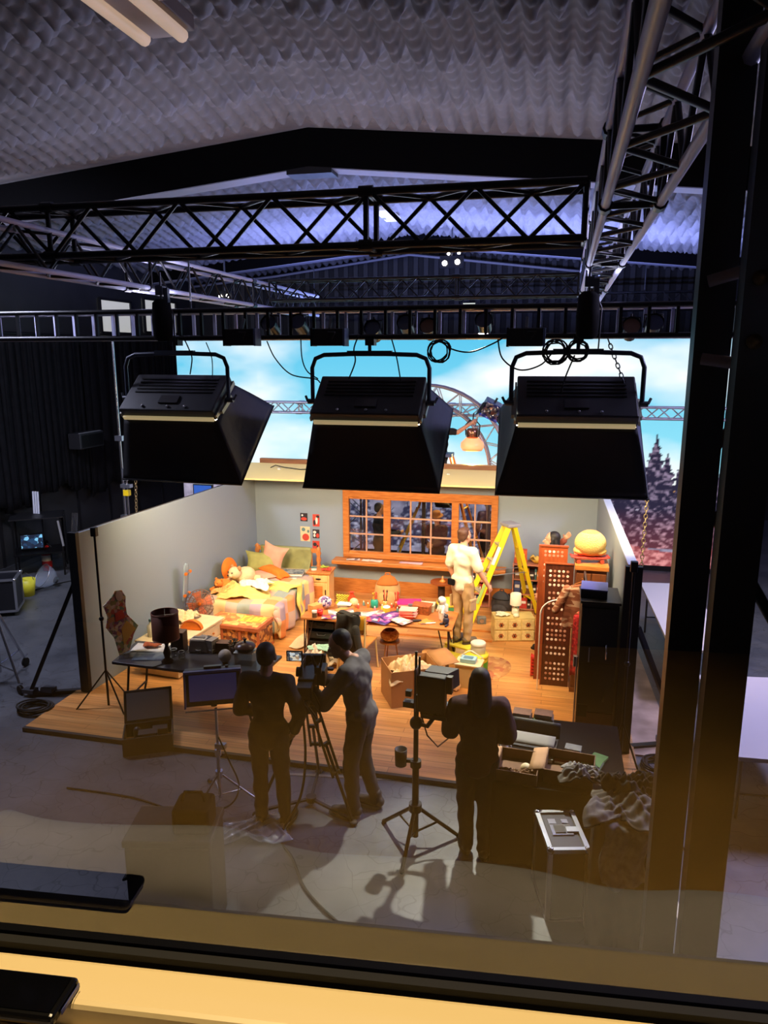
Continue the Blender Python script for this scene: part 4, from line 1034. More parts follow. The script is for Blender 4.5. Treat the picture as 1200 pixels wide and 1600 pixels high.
t = thing('wooden_chest', 'small brown carved wooden chest beside the stacked pink trays', 'box', on(659,957), R(-8)); MB().span((-.13,-.09,0),(.13,.09,.10)).build('body', mat('carved brown', (140,74,34), .5, var=.35, scale=30), t, .005); MB().span((-.135,-.095,.102),(.135,.095,.125)).build('lid', mat('carved brown lid', (156,84,40), .5, var=.3, scale=30), t, .005)
t = thing('clear_box', 'clear plastic box with pale contents behind the white figure', 'box', on(673,940)+Vector((0,.0,0))); MB().span((-.12,-.08,0),(.12,.08,.09)).build('body', mat('milky box', (175,175,150), .25), t, .008); MB().span((-.125,-.085,.092),(.125,.085,.105)).build('lid', mat('milky lid', (205,205,185), .3), t)
def leafshape(name, lab, p, s, m_, rz, n=5):
    pts = []
    for i in range(n*2): a = PI*i/n; r_ = s*(1 if i%2 == 0 else .5); pts.append((r_*math.cos(a),r_*math.sin(a)))
    return one(MB().prism(pts, .0, .012), name, lab, 'cut out', m_, p, rz)
leafshape('orange_leaf', 'orange star shaped paper leaf at the right front of the craft table', on(664,972), .13, mat('leaf orange', (224,140,60), .7), .3)
t = thing('dark_brush', 'dark stubby brush lying at the front right of the craft table', 'brush', on(647,972), R(20)); MB().cap((0,0,.02),(.09,0,.02),.02,.014).build('handle', DRK, t); MB().box((-.04,0,.02),(.06,.04,.03)).build('bristles', DBR, t)
t = thing('craft_knife', 'pale knife shaped tool lying over the right front edge of the craft table', 'tool', on(663,982)+Vector((0,.08,.0)), R(25)); MB().cap((0,0,.012),(.12,0,.012),.012,.01).build('handle', WHT, t); MB().box((-.04,0,.012),(.08,.02,.004)).build('blade', ALU, t)
# white astronaut-like figure (plain) and dark figure
t = thing('white_figure', 'white toy figure standing at the right end of the craft table', 'figurine', on(689,972)+Vector((0,.06,0)), R(-60))
WF = mat('toy white', (228,220,205), .5)
b = MB(); b.cap((-.03,0,.02),(-.035,0,.11),.026,.032); b.cap((.03,0,.02),(.035,0,.11),.026,.032); b.ell((0,0,.17),(.062,.048,.075)); b.cap((-.06,0,.21),(-.085,-.03,.12),.022,.018); b.cap((.06,0,.21),(.09,-.03,.14),.022,.018); b.ell((0,-.0,.285),(.058,.058,.058)); b.build('body', WF, t)
MB().box((0,.055,.18),(.09,.05,.11)).build('backpack', WF, t, .01); MB().ell((0,-.035,.285),(.04,.03,.034)).build('visor', mat('visor grey', (120,110,100), .2), t)
t = thing('dark_figure', 'small dark toy figure in front of the white one', 'figurine', on(693,977)+Vector((.03,.01,0)), R(-40))
b = MB(); b.ell((0,0,.06),(.045,.04,.06)); b.ell((0,0,.125),(.032,.03,.03)); b.cap((-.03,0,.02),(-.05,-.05,.016),.018,.016); b.cap((.03,0,.02),(.05,-.05,.016),.018,.016); b.build('body', mat('toy dark blue', (46,44,60), .4), t); MB().ell((-.025,0,.155),.012,8).ell((.025,0,.155),.012,8).build('ears', mat('toy grey', (120,120,130), .5), t)
# chair with jacket
t = thing('chair', 'wooden chair with yellow backrest standing in front of the craft table', 'chair', (-2.42,8.93,FZ), R(-8))
CHW = mat('chair beech', (190,130,66), .45)
MB().span((-.2,-.2,.42),(.2,.2,.45)).build('seat', CHW, t, .01)
for sx in (-1,1): MB().tube([(sx*.18,.18,.42),(sx*.2,.22,.0)], .013, 8).build('leg', mat('cream chair tube', (216,196,140), .4), t); MB().tube([(sx*.18,-.18,.85),(sx*.18,-.2,.42),(sx*.2,-.24,.0)], .013, 8).build('leg', mat('cream chair tube', (216,196,140), .4), t)
MB().sheet(lambda u,v: ((u-.5)*.4,-.185-.03*math.sin(PI*u),.62+v*.24), 8, 4, .016).build('backrest', mat('mustard backrest', (204,150,40), .4), t)
JK = mat('dark olive jacket', (44,42,36), .9, var=.2)
jb = MB(); jb.sheet(lambda u,v: (-.19+u*.30+.02*math.sin(v*9), -.245-.02*math.sin(u*11)-.02*math.sin(v*7+u*4)-.03*v, .885-v*.5), 18, 18, .014)
jb.sheet(lambda u,v: (-.19+u*.30, -.24+v*.1, .887+.012*math.sin(u*9)), 12, 3, .014); jb.cap((.1,-.3,.72),(.17,-.33,.42),.05,.04)
o = one(jb, 'jacket', 'dark olive jacket hung over the back of the wooden chair', 'jacket', JK, (-2.42,8.93,FZ), R(-8))
WICK = cells('wicker weave', [(214,160,90),(180,120,60),(230,186,120)], (40,40,40), .6, 'square')
t = thing('stool', 'small stool with thin legs right of the wooden chair', 'stool', (-2.07,9.32,FZ))
for k in range(3): a = 2*PI*k/3; MB().tube([(.08*math.cos(a),.08*math.sin(a),.3),(.13*math.cos(a),.13*math.sin(a),0)], .009, 6).build('leg', CHW, t)
MB().cyl((0,0,.3),.14,.02,20).build('seat', CHW, t)
t = thing('wicker_basket', 'round wicker basket with a dark opening on the small stool', 'basket', (-2.07,9.32,FZ+.321)); b = MB(); b.lathe([(.07,0),(.12,.04),(.13,.10),(.09,.15),(.075,.15),(.115,.1),(.1,.04),(.06,.012),(.0001,.012)], n=20); b.build('body', WICK, t)
# planks on the floor behind the table
for k,(xa,xb,y,lab) in enumerate(((-2.2,-.75,10.35,'long thin timber batten lying on the floor behind the craft table'),(-1.95,-.3,10.75,'second timber batten on the floor by the ladder foot'))):
    one(MB().bar((0,0,.012),(xb-xa,.03,.012),.05,.022), 'batten', lab, 'batten', OAK, (xa,y,FZ), 0, 'battens on the set floor')
# cardboard box
CARD = mat('cardboard', (178,126,72), .8, var=.05, scale=4)
t = thing('cardboard_box', 'big open cardboard box in front of the craft table', 'box', (-1.60,8.33,FZ), R(28))
bw, bd, bh, th_ = .30, .24, .46, .008
b = MB(); b.span((-bw,-bd,0),(bw,bd,th_)); b.span((-bw,-bd,th_),(bw,-bd+th_,bh)); b.span((-bw,bd-th_,th_),(bw,bd,bh)); b.span((-bw,-bd+th_,th_),(-bw+th_,bd-th_,bh)); b.span((bw-th_,-bd+th_,th_),(bw,bd-th_,bh)); b.build('carton', CARD, t)
b = MB(); b.sheet(lambda u,v: (bw+v*.26, -bd+u*2*bd, bh+.01+v*.03), 3, 3, .006); b.build('flap', CARD, t)
MB().span((-.02,-bd-.002,0),(.03,-bd-.0005,bh)).build('tape', mat('brown tape', (150,98,52), .4), t)
heap('packing_paper', 'crumpled cream packing paper inside the big cardboard box', 'paper', (-1.60,8.33,FZ+bh-.17), .50, .44, .20, mat('kraft cream', (222,190,140), .85), 41, rz=R(28))
t = thing('bucket', 'brown woven bucket bin behind the big cardboard box', 'bucket', (-1.43,9.12,FZ)); b = MB(); b.lathe([(.0001,.01),(.11,0),(.15,.28),(.143,.28),(.105,.014),(.0001,.014)], n=24); b.build('body', mat('brown bin', (164,112,66), .6, var=.1, scale=20), t); MB().span((-.03,-.142,.1),(.03,-.13,.15)).build('label', RED, t); MB().lathe([(.150,.27),(.156,.275),(.156,.288),(.146,.288)], n=24).build('rim', CARD, t)
# yellow step and drums
YEL = mat('ladder yellow', (238,206,30), .4); YELG = mat('yellow step plastic', (226,206,60), .45)
t = thing('step_stool', 'yellow step stool under the worker in the white shirt', 'step stool', (-1.13,9.72,FZ), R(-25))
MB().box((0,0,.19),(.40,.26,.03)).build('tread', YELG, t, .008); MB().box((0,-.2,.09),(.40,.18,.025)).build('tread', YELG, t, .008)
b = MB()
for sx in (-1,1): b.hexa([(sx*.19-.012,-.30,0),(sx*.19+.012,-.30,0),(sx*.19+.012,.14,0),(sx*.19-.012,.14,0),(sx*.18-.012,-.12,.175),(sx*.18+.012,-.12,.175),(sx*.18+.012,.12,.175),(sx*.18-.012,.12,.175)])
b.build('side', YELG, t)
STEPZ = FZ+.205
GRN = mat('green drum', (70,150,40), .4)
def drum(name, lab, loc, r, hs, cols, lid=None):
    t = thing(name, lab, 'tub', loc)
    z = 0
    for i, (h, c) in enumerate(zip(hs, cols)):
        MB().lathe([(r*.97,z),(r,z+.01),(r,z+h-.01),(r*.97,z+h)], n=24).build('body' if i == 0 else 'band', c, t); z += h+.0005
    if lid: MB().lathe([(r*.99,z),(r*1.03,z+.005),(r*1.03,z+.04),(r*.9,z+.05),(.0001,z+.05)], n=24).build('lid', lid, t)
    return t
drum('green_tub', 'wide green tub with a yellow top band beside the yellow step stool', (-.88,9.34,FZ), .16, (.14,.05), (GRN, YELG), YELG)
drum('white_tub', 'white lidded tub standing on the green tub', (-.86,9.36,FZ+.2425), .10, (.10,), (mat('tub grey white', (196,190,176), .45),), mat('tub lid white', (214,208,194), .4))
drum('striped_tub', 'yellow and green striped tub under the window behind the white figure', (-1.48,11.0,FZ), .2, (.13,.10,.10), (GRN, YELG, mat('tub dark green', (60,130,80), .4)), YELG)
t = thing('side_table', 'round brown side table under the right end of the window', 'side table', (-1.72,11.75,FZ)); MB().cyl((0,0,.42),.19,.03,28).build('top', mat('red brown gloss', (150,76,36), .3), t); MB().cyl((0,0,.0),.06,.42,16).build('stem', DBR, t); MB().cyl((0,0,0),.14,.02,24).build('base', DBR, t)
t = thing('trinket', 'small orange glass trinket on the round brown side table', 'ornament', (-1.70,11.72,FZ+.451)); MB().lathe([(.05,0),(.06,.02),(.02,.04),(.008,.10),(.0001,.11)], n=14).build('body', mat('amber glass trinket', (220,140,60), .2), t)
# tan backpack
def backpack(name, lab, loc, rz, m1, m2, s):
    t = thing(name, lab, 'backpack', loc, rz)
    b = MB(); b.ell((0,0,.23*s),(.19*s,.13*s,.235*s),16); b.ell((0,.01*s,.15*s),(.185*s,.125*s,.15*s)); b.build('body', m1, t)
    b = MB(); b.ell((0,-.10*s,.14*s),(.15*s,.07*s,.13*s)); b.build('front_pocket', m1, t)
    b = MB(); b.sheet(lambda u,v: (.21*s*math.sin((u-.5)*2.0)*math.sin(.15+v*.95),.012*s-.142*s*math.cos((u-.5)*2.0)*math.sin(.15+v*.95),.23*s+.24*s*math.cos(.15+v*.95)), 12, 10, .01); b.build('flap', m2, t)
    for sx in (-1,1): MB().tube([(sx*.09*s,.11*s,.40*s),(sx*.11*s,.17*s,.3*s),(sx*.12*s,.14*s,.08*s)], .016*s, 6).build('strap', m2, t)
    MB().tube([(-.04*s,0,.44*s),(-.03*s,.0,.50*s),(.03*s,.0,.50*s),(.04*s,0,.44*s)], .011*s, 6).build('top_loop', m2, t)
    return t
backpack('backpack', 'tan backpack with orange flap under the window behind the craft table', (-2.62,11.62,FZ), R(12), mat('tan canvas', (206,164,104), .85, var=.1), mat('burnt orange suede', (196,108,36), .8), 1.15)
backpack('backpack', 'dark grey backpack standing beside the ladder and the low bookcases', (-.70,11.50,FZ), R(-15), mat('dark nylon', (52,48,50), .7, var=.3, scale=14), mat('darker nylon', (34,34,38), .7), .92)
# ---------------------------------------------------------- ladder
t = thing('step_ladder', 'tall yellow step ladder standing open in front of the window', 'ladder', (0,0,FZ))
LT = Vector((-.57,11.35,1.56))
fA, fB = Vector((-1.12,10.98,.0)), Vector((-1.42,11.35,0)); rA, rB = Vector((-.13,11.75,0)), Vector((-.30,12.02,0))
tA, tB = LT+Vector((-.04,-.10,0)), LT+Vector((-.10,.10,0)); tC, tD = LT+Vector((.05,-.08,0)), LT+Vector((0,.11,0))
fA = Vector((-1.15,11.05,0)); fB = Vector((-1.36,11.36,0))
for a, b_ in ((fA,tA),(fB,tB)): MB().bar(a, b_, .085, .03, R(60)).build('front_rail', YEL, t)
for a, b_ in ((rA,tC),(rB,tD)): MB().bar(a, b_, .06, .03, R(60)).build('rear_rail', YEL, t)
for i in range(1,6):
    k = i/6.2; a, b_ = fA.lerp(tA,k), fB.lerp(tB,k); MB().bar(a, b_, .08, .025).build('step', mat('ladder aluminium tread', (190,186,170), .4, .5), t)
for i in (1,3,4.5): a, b_ = rA.lerp(tC,i/6), rB.lerp(tD,i/6); MB().bar(a, b_, .035, .02).build('brace', YEL, t)
MB().box(LT+Vector((-.03,0,.02)), (.22,.28,.05), R(35)).build('top_cap', mat('cap grey', (150,150,150), .5), t, .01)
for a, b_ in ((fA.lerp(tA,.5),rA.lerp(tC,.5)),(fB.lerp(tB,.5),rB.lerp(tD,.5))): MB().bar(a, b_, .03, .008).build('spreader', ALU, t)
MB().bar(fA.lerp(tA,.62)+Vector((-.02,-.035,0)), fA.lerp(tA,.80)+Vector((-.02,-.035,0)), .05, .006, R(60)).build('warning_label', WHT, t)
MB().bar(fA.lerp(tA,.22)+Vector((-.02,-.035,0)), fA.lerp(tA,.42)+Vector((-.02,-.035,0)), .045, .006, R(60)).build('green_label', mat('label green', (150,180,90), .6), t)
for f_ in (fA,fB,rA,rB): MB().box(f_+Vector((0,0,.012)),(.09,.06,.024)).build('foot', RUB, t)
# ---------------------------------------------------------- bookcases behind the ladder
PKW = mat('pinkish shelf wood', (196,128,100), .5, var=.08)
def bookcase(lab, x0, x1, y, h, n, seed):
    t = thing('bookcase', lab, 'bookcase', (x0,y,FZ), 0, 'low bookcases under the window wall'); w = x1-x0
    b = MB(); b.span((0,0,0),(.02,.28,h)); b.span((w-.02,0,0),(w,.28,h)); b.span((.02,.262,0),(w-.02,.28,h)); b.build('carcass', PKW, t)
    for i in range(n+1): z = .02+(h-.04)*i/n; MB().span((.021,0,z-.01),(w-.021,.26,z+.01)).build('shelf', PKW, t)
    return t, w, [.02+(h-.04)*i/n+.0105 for i in range(n)], (h-.04)/n-.03
GC = [('red',(190,60,50)),('orange',(220,130,50)),('dark',(60,46,46)),('cream',(225,200,160)),('teal',(70,110,110)),('yellow',(226,186,70)),('brown',(120,76,46)),('blue',(70,84,130))]
rr = random.Random(77)
def fill(t, w, zs, hh, rows, place):
    for s, z in enumerate(zs):
        n = rows; x = .03; cnt = 0
        while x < w-.07:
            bw = rr.uniform(.05,.13) if rr.random() < .6 else rr.uniform(.02,.035)
            if x+bw > w-.025: break
            nm, c = rr.choice(GC); bh = hh*rr.uniform(.55,.95)
            kind = 'box' if bw > .045 else 'book'
            p = t.location+Vector((x+bw/2,.12,z))
            cnt += 1; od = ['first','second','third','fourth','fifth','sixth','seventh','eighth','ninth','tenth','eleventh','twelfth'][min(cnt-1,11)]
            g = thing('game_box' if kind == 'box' else 'book', f'{nm} {"game box" if kind == "box" else "book"}, {od} from left on the {["bottom","middle","top"][s]} shelf, bookcase {place}', kind, p, 0, f'games and books in the bookcase {place}')
            m_ = mat('spine '+nm, c, .55, var=.15, scale=30)
            MB().box((0,0,bh/2),(bw-.004,.2,bh)).build('cover', m_, g)
            MB().box((0,-.101,bh*.6),((bw-.004)*.7,.002,bh*.25)).build('spine_label', WHT if nm != 'cream' else RED, g)
            x += bw+.004
t, w, zs, hh = bookcase('pink brown bookcase full of boxes behind the worker, left of the grey backpack', -1.52, -.92, 11.88, .68, 3, 1); fill(t, w, zs, hh, 6, 'left of the grey backpack')
topz = FZ+.68
for k, (x, w_, h_, nm, c) in enumerate(((-1.38,.26,.05,'pink lilac',(214,160,170)),(-1.02,.22,.09,'cream',(226,200,150)))):
    t = thing('game_box', nm+' game box lying on top of the left bookcase', 'box', (x,12.0,topz+.002)); MB().box((0,0,h_/2),(w_,.2,h_)).build('carton', mat('box '+nm, c, .6, var=.1, scale=20), t); MB().box((0,0,h_+.001),(w_*.6,.12,.002)).build('label', RED, t)
t, w, zs, hh = bookcase('brown bookcase behind the ladder legs, right of the grey backpack', -.56, -.02, 11.88, .80, 3, 2); fill(t, w, zs, hh, 6, 'right of the grey backpack')
topz = FZ+.8
t = thing('game_box', 'red and yellow game box standing on top of the right bookcase', 'box', (-.44,11.98,topz)); MB().box((0,0,.11),(.2,.12,.22)).build('carton', cells('game box print', [(210,90,40),(236,190,70),(190,60,40)], (12,12,12)), t); MB().box((0,-.062,.13),(.13,.003,.07)).build('label', mat('print yellow', (240,206,90), .6), t)
t = thing('bowl', 'yellow bowl of folded paper on the right bookcase', 'bowl', (-.18,12.0,topz)); MB().lathe([(.04,0),(.12,.08),(.115,.08),(.036,.006)], n=18, cap=True).build('body', mat('mustard glaze', (210,160,50), .4), t); MB().sheet(lambda u,v: ((u-.5)*.2,(v-.5)*.14,.09+.04*math.sin(u*9)*math.cos(v*7)), 8, 8, .006).build('folded_paper', mat('yellow tissue', (232,196,100), .7), t)
# chest of six drawers with lamp
t = thing('small_chest', 'cream painted chest of six little flower drawers at the ladder foot', 'chest of drawers', (-.47,10.62,FZ), R(14))
CHC = mat('cream green paint', (216,190,120), .6, var=.1, scale=18)
MB().span((-.30,-.15,0),(.30,.15,.36)).build('body', CHC, t, .005)
for i in range(3):
    for j in range(2):
        x, z = -.2+i*.2, .09+j*.17
        d = MB().box((x,-.155,z),(.18,.012,.15)).build('drawer', mat('cream drawer front', (228,204,140), .6, var=.12, scale=26), t, .003)
        b = MB()
        for k in range(6): a = PI*k/3; b.ell((x+.026*math.cos(a),-.163,z+.026*math.sin(a)),(.014,.003,.014),6)
        b.build('flower', mat('flower rust', (176,96,50), .6), d); MB().ell((x,-.17,z),.013,8).build('knob', DBR, d)
cz = FZ+.361
t = thing('table_lamp', 'small white table lamp standing on the cream chest', 'lamp', (-.44,10.66,cz)); MB().lathe([(.05,0),(.06,.02),(.05,.06),(.055,.08),(.02,.12),(.012,.16)], n=18).build('base', WHC, t); MB().lathe([(.085,.15),(.08,.32),(.078,.32),(.083,.15)], n=20, cap=False).build('shade', mat('white shade', (235,222,200), .7), t); MB().ell((0,0,.2),(.025,.025,.035)).build('bulb', WHT, t)
heap('doily', 'crumpled white cloth on the left of the cream chest', 'cloth', (-.62,10.56,cz), .18, .14, .03, WHC, 51)
b = MB(); b.lathe([(.0001,0),(.04,.004),(.05,.03),(.03,.05),(.0001,.055)], n=16); one(b, 'white_bowl', 'small round white pot in front of the little lamp', 'pot', WHC, (-.42,10.53,cz))
t = thing('camera_box', 'small grey box with a round dial on the floor by the ladder', 'box', (-.98,11.12,FZ), R(10)); MB().box((0,0,.055),(.14,.1,.11)).build('body', mat('gadget grey', (110,110,104), .4), t, .008); MB(Matrix.Translation((0,-.052,.06)) @ Matrix.Rotation(PI/2,4,'X')).cyl((0,0,0),.034,.012,18).build('dial', CHROME, t)
# round mat, tray and paper in front of the step
one(MB().lathe([(.0001,.004),(.5,.004),(.5,.0)], n=40, M=Matrix.Diagonal((.62,.85,1,1))), 'rug', 'small worn beige rug with faded red edge on the boards right of the tubs', 'rug', cells('worn rug', [(206,150,96),(196,134,84),(216,166,110),(186,110,76)], (14,14,14)), G(760,1044,FZ), R(-20))
t = thing('craft_tray', 'cream tray holding a pale blue gadget in front of the tubs', 'tray', (-.92,8.85,FZ+.0), R(-6))
b = MB(); b.span((-.16,-.12,0),(.16,.12,.30)); b.build('crate', mat('cream crate', (220,196,140), .6), t, .006); b = MB(); b.span((-.17,-.13,.301),(.17,.13,.315)); b.build('tray_top', CRW, t)
t = thing('gadget', 'pale blue boxy gadget on the cream crate', 'gadget', (-.93,8.85,FZ+.316), R(-6)); MB().box((0,0,.03),(.2,.14,.06)).build('body', mat('pale blue plastic', (150,190,200), .4), t, .01); MB().box((0,-.01,.062),(.12,.08,.004)).build('screen', mat('gadget screen', (90,130,150), .2), t)
t = thing('wire_frame', 'white wire handle frame behind the pale blue gadget', 'frame', (-.93,9.05,FZ)); MB().tube([(-.14,0,.01),(-.16,0,.28),(-.02,0,.38),(.02,0,.38),(.16,0,.30),(.12,0,.01)], .009, 6).build('handle', WHT, t); MB().ell((0,0,.05),(.06,.05,.05)).build('dark_knob', DRK, t)
heap('kraft_paper', 'crumpled tan paper between the bucket and the cream crate', 'paper', (-1.22,8.75,FZ), .34, .30, .14, mat('tan paper', (196,140,84), .8, var=.12), 61)
# fluffy pale rug by the bed
heap('fluffy_rug', 'pale fluffy rug on the floorboards between bed and drawer tower', 'rug', (-3.42,9.95,FZ), .36, .9, .02, mat('pale rug', (224,196,150), .95, bump=.6, bscale=50), 71, n=24)
# ---------------------------------------------------------- folding screen, wardrobe, cabinet
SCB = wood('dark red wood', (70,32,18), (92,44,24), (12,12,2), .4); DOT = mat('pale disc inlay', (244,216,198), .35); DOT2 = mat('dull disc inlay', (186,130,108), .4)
def screen_panel(t, x, y, w, z0, z1, groups, m_):
    b = MB().use(m_); b.span((x,y,z0),(x+w,y+.025,z1)); rr2 = random.Random(int(x*100)+5)
    for (a, e, rows) in groups:
        for i in range(rows):
            for j in range(5):
                z = a+(e-a)*(i+.5)/rows; b.use(DOT if rr2.random() < .62 else DOT2)
                b.lathe([(.018,-.002),(.015,.002)], (x+w*(.2+.6*j/4),y-.001,z), 10, Matrix.Rotation(PI/2,4,'X'))
    return b.build('panel', None, t)
t = thing('folding_screen', 'tall dark wooden folding screen with rows of pale discs', 'folding screen', (0,0,FZ))
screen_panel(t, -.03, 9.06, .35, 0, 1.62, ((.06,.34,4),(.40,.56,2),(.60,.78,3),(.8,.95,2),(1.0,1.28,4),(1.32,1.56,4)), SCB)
fr = MB(); fr.span((-.03,9.05,1.62),(.32,9.09,1.635)); fr.span((-.035,9.05,0),(-.02,9.09,1.62)); fr.build('frame', mat('red wood edge', (150,74,40), .4), t)
screen_panel(t, -.10, 9.22, .34, 0, 1.80, ((1.66,1.76,2),(1.3,1.6,4)), wood('red wood painted lit', (150,70,36), (170,84,44), (12,12,2), .4))  # lighter copy of the screen wood, its light painted in
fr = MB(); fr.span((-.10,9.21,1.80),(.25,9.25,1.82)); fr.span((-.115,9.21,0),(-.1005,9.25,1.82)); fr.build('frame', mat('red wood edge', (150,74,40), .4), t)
t = thing('wardrobe', 'tall brown wooden wardrobe against the right set wall behind the black cabinet', 'wardrobe', (.345,8.95,FZ))
WRD = wood('wardrobe brown', (104,58,30), (126,72,38), (12,12,2), .4)
MB().span((0,0,.06),(.36,.62,1.60)).build('body', WRD, t); MB().span((-.02,-.03,1.60),(.38,.64,1.66)).build('cornice', OAK, t, .006); MB().span((-.01,-.02,0),(.37,.63,.06)).build('plinth', WRD, t)
for x in (.01,.185): d = MB().span((x,-.022,.1),(x+.165,-.001,1.56)).build('door', WRD, t, .004); MB().ell((x+.082+(.06 if x < .1 else -.06),-.035,.85),.014,8).build('knob', BRASS, d)
wz = FZ+1.661
t = thing('toy_skateboard', 'red and white skateboard lying on top of the brown wardrobe', 'skateboard', (.50,9.1,wz), R(8))
MB().sheet(lambda u,v: ((u-.5)*.46,(v-.5)*.15,.075+.05*max(0,abs(2*u-1)-.75)), 14, 4, .014).build('deck', mat('skate red', (200,56,44), .4), t); MB().box((0,-.0,.052),(.34,.12,.016)).build('underside', WHT, t)
for x in (-.14,.14):
    for sy in (-1,1): MB(Matrix.Translation((x,sy*.06,.026)) @ Matrix.Rotation(PI/2,4,'X')).cyl((0,0,-.015),.026,.03,14).build('wheel', mat('wheel rust', (170,70,50), .4), t)
t = thing('yarn_toy', 'plump round yellow and tan crocheted cushion on the red skateboard', 'cushion', (.50,9.12,wz+.078))
MB().ell((0,0,.16),(.19,.14,.165),16).ell((-.1,.02,.06),(.1,.1,.06)).ell((.1,.02,.06),(.1,.1,.06)).build('body', mat('straw yarn', (222,190,110), .95, bump=.7, bscale=70), t)
MB().ell((0,.0,.27),(.12,.09,.058)).build('knitted_cap', mat('tan yarn', (196,140,84), .95, bump=.7, bscale=70), t)
# clothes hanging on a garment rail between wardrobe and cabinet
t = thing('garment_rail', 'thin steel garment rail between the brown wardrobe and the black cabinet', 'clothes rail', (.44,8.3,FZ))
MB().tube([(0,-.02,0),(0,-.02,1.62),(0,.52,1.62),(0,.52,0)], .012, 8).build('rail', STEEL, t)
def garment(name, lab, cat, y, x, zt, w, h, m_, seed, sl=False):
    t = thing(name, lab, cat, (x,y,FZ), 0, 'clothes on the garment rail')
    hg = MB(); hg.tube([(0,0,zt+.09),(.02,0,zt+.075),(0,0,zt+.05),(-w*.45,0,zt-.03),(w*.45,0,zt-.03),(0,0,zt+.05)], .006, 5); hg.build('hanger', OAK, t)
    def fn(u, v):
        a = (u-.5)*2; sh = (1-a*a*.35); z = zt-.0-.06*abs(a)**1.4-v*h
        return (a*w/2*(1+.15*v), -.05*(1-a*a)-.012*math.sin(u*18+seed)*(.3+v), z)
    b = MB(); b.sheet(fn, 20, 16, .01); b.sheet(lambda u,v: (lambda p: (p[0],-p[1],p[2]))(fn(1-u,v)), 20, 16, .01); b.build('front', m_, t)
    if sl:
        for sx in (-1,1): MB().cap((sx*w*.45,0,zt-.05),(sx*w*.78,-.03,zt-.32),.05,.045).build('sleeve', m_, t)
garment('jacket', 'brown and white knitted cardigan with red lining on a wooden hanger', 'jacket', 8.62, .40, 1.50, .36, .5, cells('brown knit', [(150,90,60),(130,72,44),(190,150,120)], (10,10,38), .95), 1, True)
garment('tank', 'black sleeveless top hanging right of the knitted cardigan', 'top', 8.40, .62, 1.50, .24, .45, BLKC, 2)
garment('red_dress', 'long red patterned dress hanging beside the black cabinet', 'dress', 8.5, .44, 1.22, .22, .75, cells('red lace', [(176,24,30),(140,14,22),(200,50,50)], (40,40,40), .7), 3)
t = thing('hoop', 'white hoop rail arching in front of the folding screen', 'hoop', (.12,8.80,FZ+1.05))
pts = [(-.24*math.cos(PI*i/14)+.06,0,.20*math.sin(PI*i/14)) for i in range(15)]
MB().tube(pts, .008, 6).build('outer_hoop', WHT, t); MB().tube([(x*.93,.03,z*.93) for x,y,z in pts], .006, 6).build('inner_hoop', ALU, t)
MB().tube([(-.18,0,0),(-.18,.1,-1.05)], .008, 6).build('post', WHT, t); MB().tube([(.30,0,0),(.30,.1,-1.05)], .008, 6).build('post', WHT, t); b = MB(); b.tube([(.04,0,.2),(.04,-.02,.1)], .01, 6); b.build('tag', PAPER, t)
t = thing('red_basket', 'low red slatted basket behind the foot of the folding screen', 'basket', (-.08,9.34,FZ)); b = MB()
for i in range(6): b.box((0,0,.03+i*.045),(.16,.12,.022))
for sx in (-1,1):
    for sy in (-1,1): b.box((sx*.07,sy*.05,.14),(.014,.014,.28))
b.build('slats', mat('bright red', (206,40,34), .5), t)
# black cabinet
CAB = mat('cabinet black', (20,20,23), .35)
t = thing('cabinet', 'tall black metal cabinet against the right set wall at the front', 'cabinet', (.37,7.62,FZ))
MB().span((0,0,.40),(.38,.5,1.62)).build('body', CAB, t, .006); MB().span((0,0,0),(.38,.5,.395)).build('lower_body', wood('dark mahogany', (58,26,18), (74,34,22), (12,12,2), .35), t, .004)
MB().span((-.015,-.02,1.62),(.395,.52,1.65)).build('top', CAB, t, .004)
d = MB().span((.005,-.015,.98),(.375,-.001,1.58)).build('door', CAB, t, .004); MB().tube([(.27,-.02,1.02),(.27,-.06,1.05),(.27,-.06,1.15),(.27,-.02,1.18)], .010, 6).build('handle', CHROME, d); MB().box((.1,-.02,1.06),(.012,.012,.16)).build('latch', ALU, d)
d = MB().span((.005,-.015,.42),(.375,-.001,.96)).build('door', CAB, t, .004); MB().tube([(.27,-.02,.55),(.27,-.05,.57),(.27,-.05,.65),(.27,-.02,.67)], .009, 6).build('handle', BLKM, d)
MB().box((.06,-.02,.42),(.1,.012,.14)).build('black_plate', BLKM, d)
MB().box((-.03,.05,.95),(.05,.06,.12)).build('lock_case', CHROME, t, .006)
hg = MB(); hg.tube([(-.02,.02,.05),(-.02,.02,1.0)], .008, 6); hg.build('steel_edge', ALU, t)
t = thing('blue_box', 'flat box with a blue lid on top of the black cabinet', 'box', (.50,7.86,FZ+1.651), R(-4)); MB().box((0,0,.04),(.27,.3,.08)).build('body', mat('navy card', (24,26,44), .5), t); MB().box((0,0,.088),(.275,.305,.014)).build('lid', mat('blue lid', (78,88,160), .45), t)
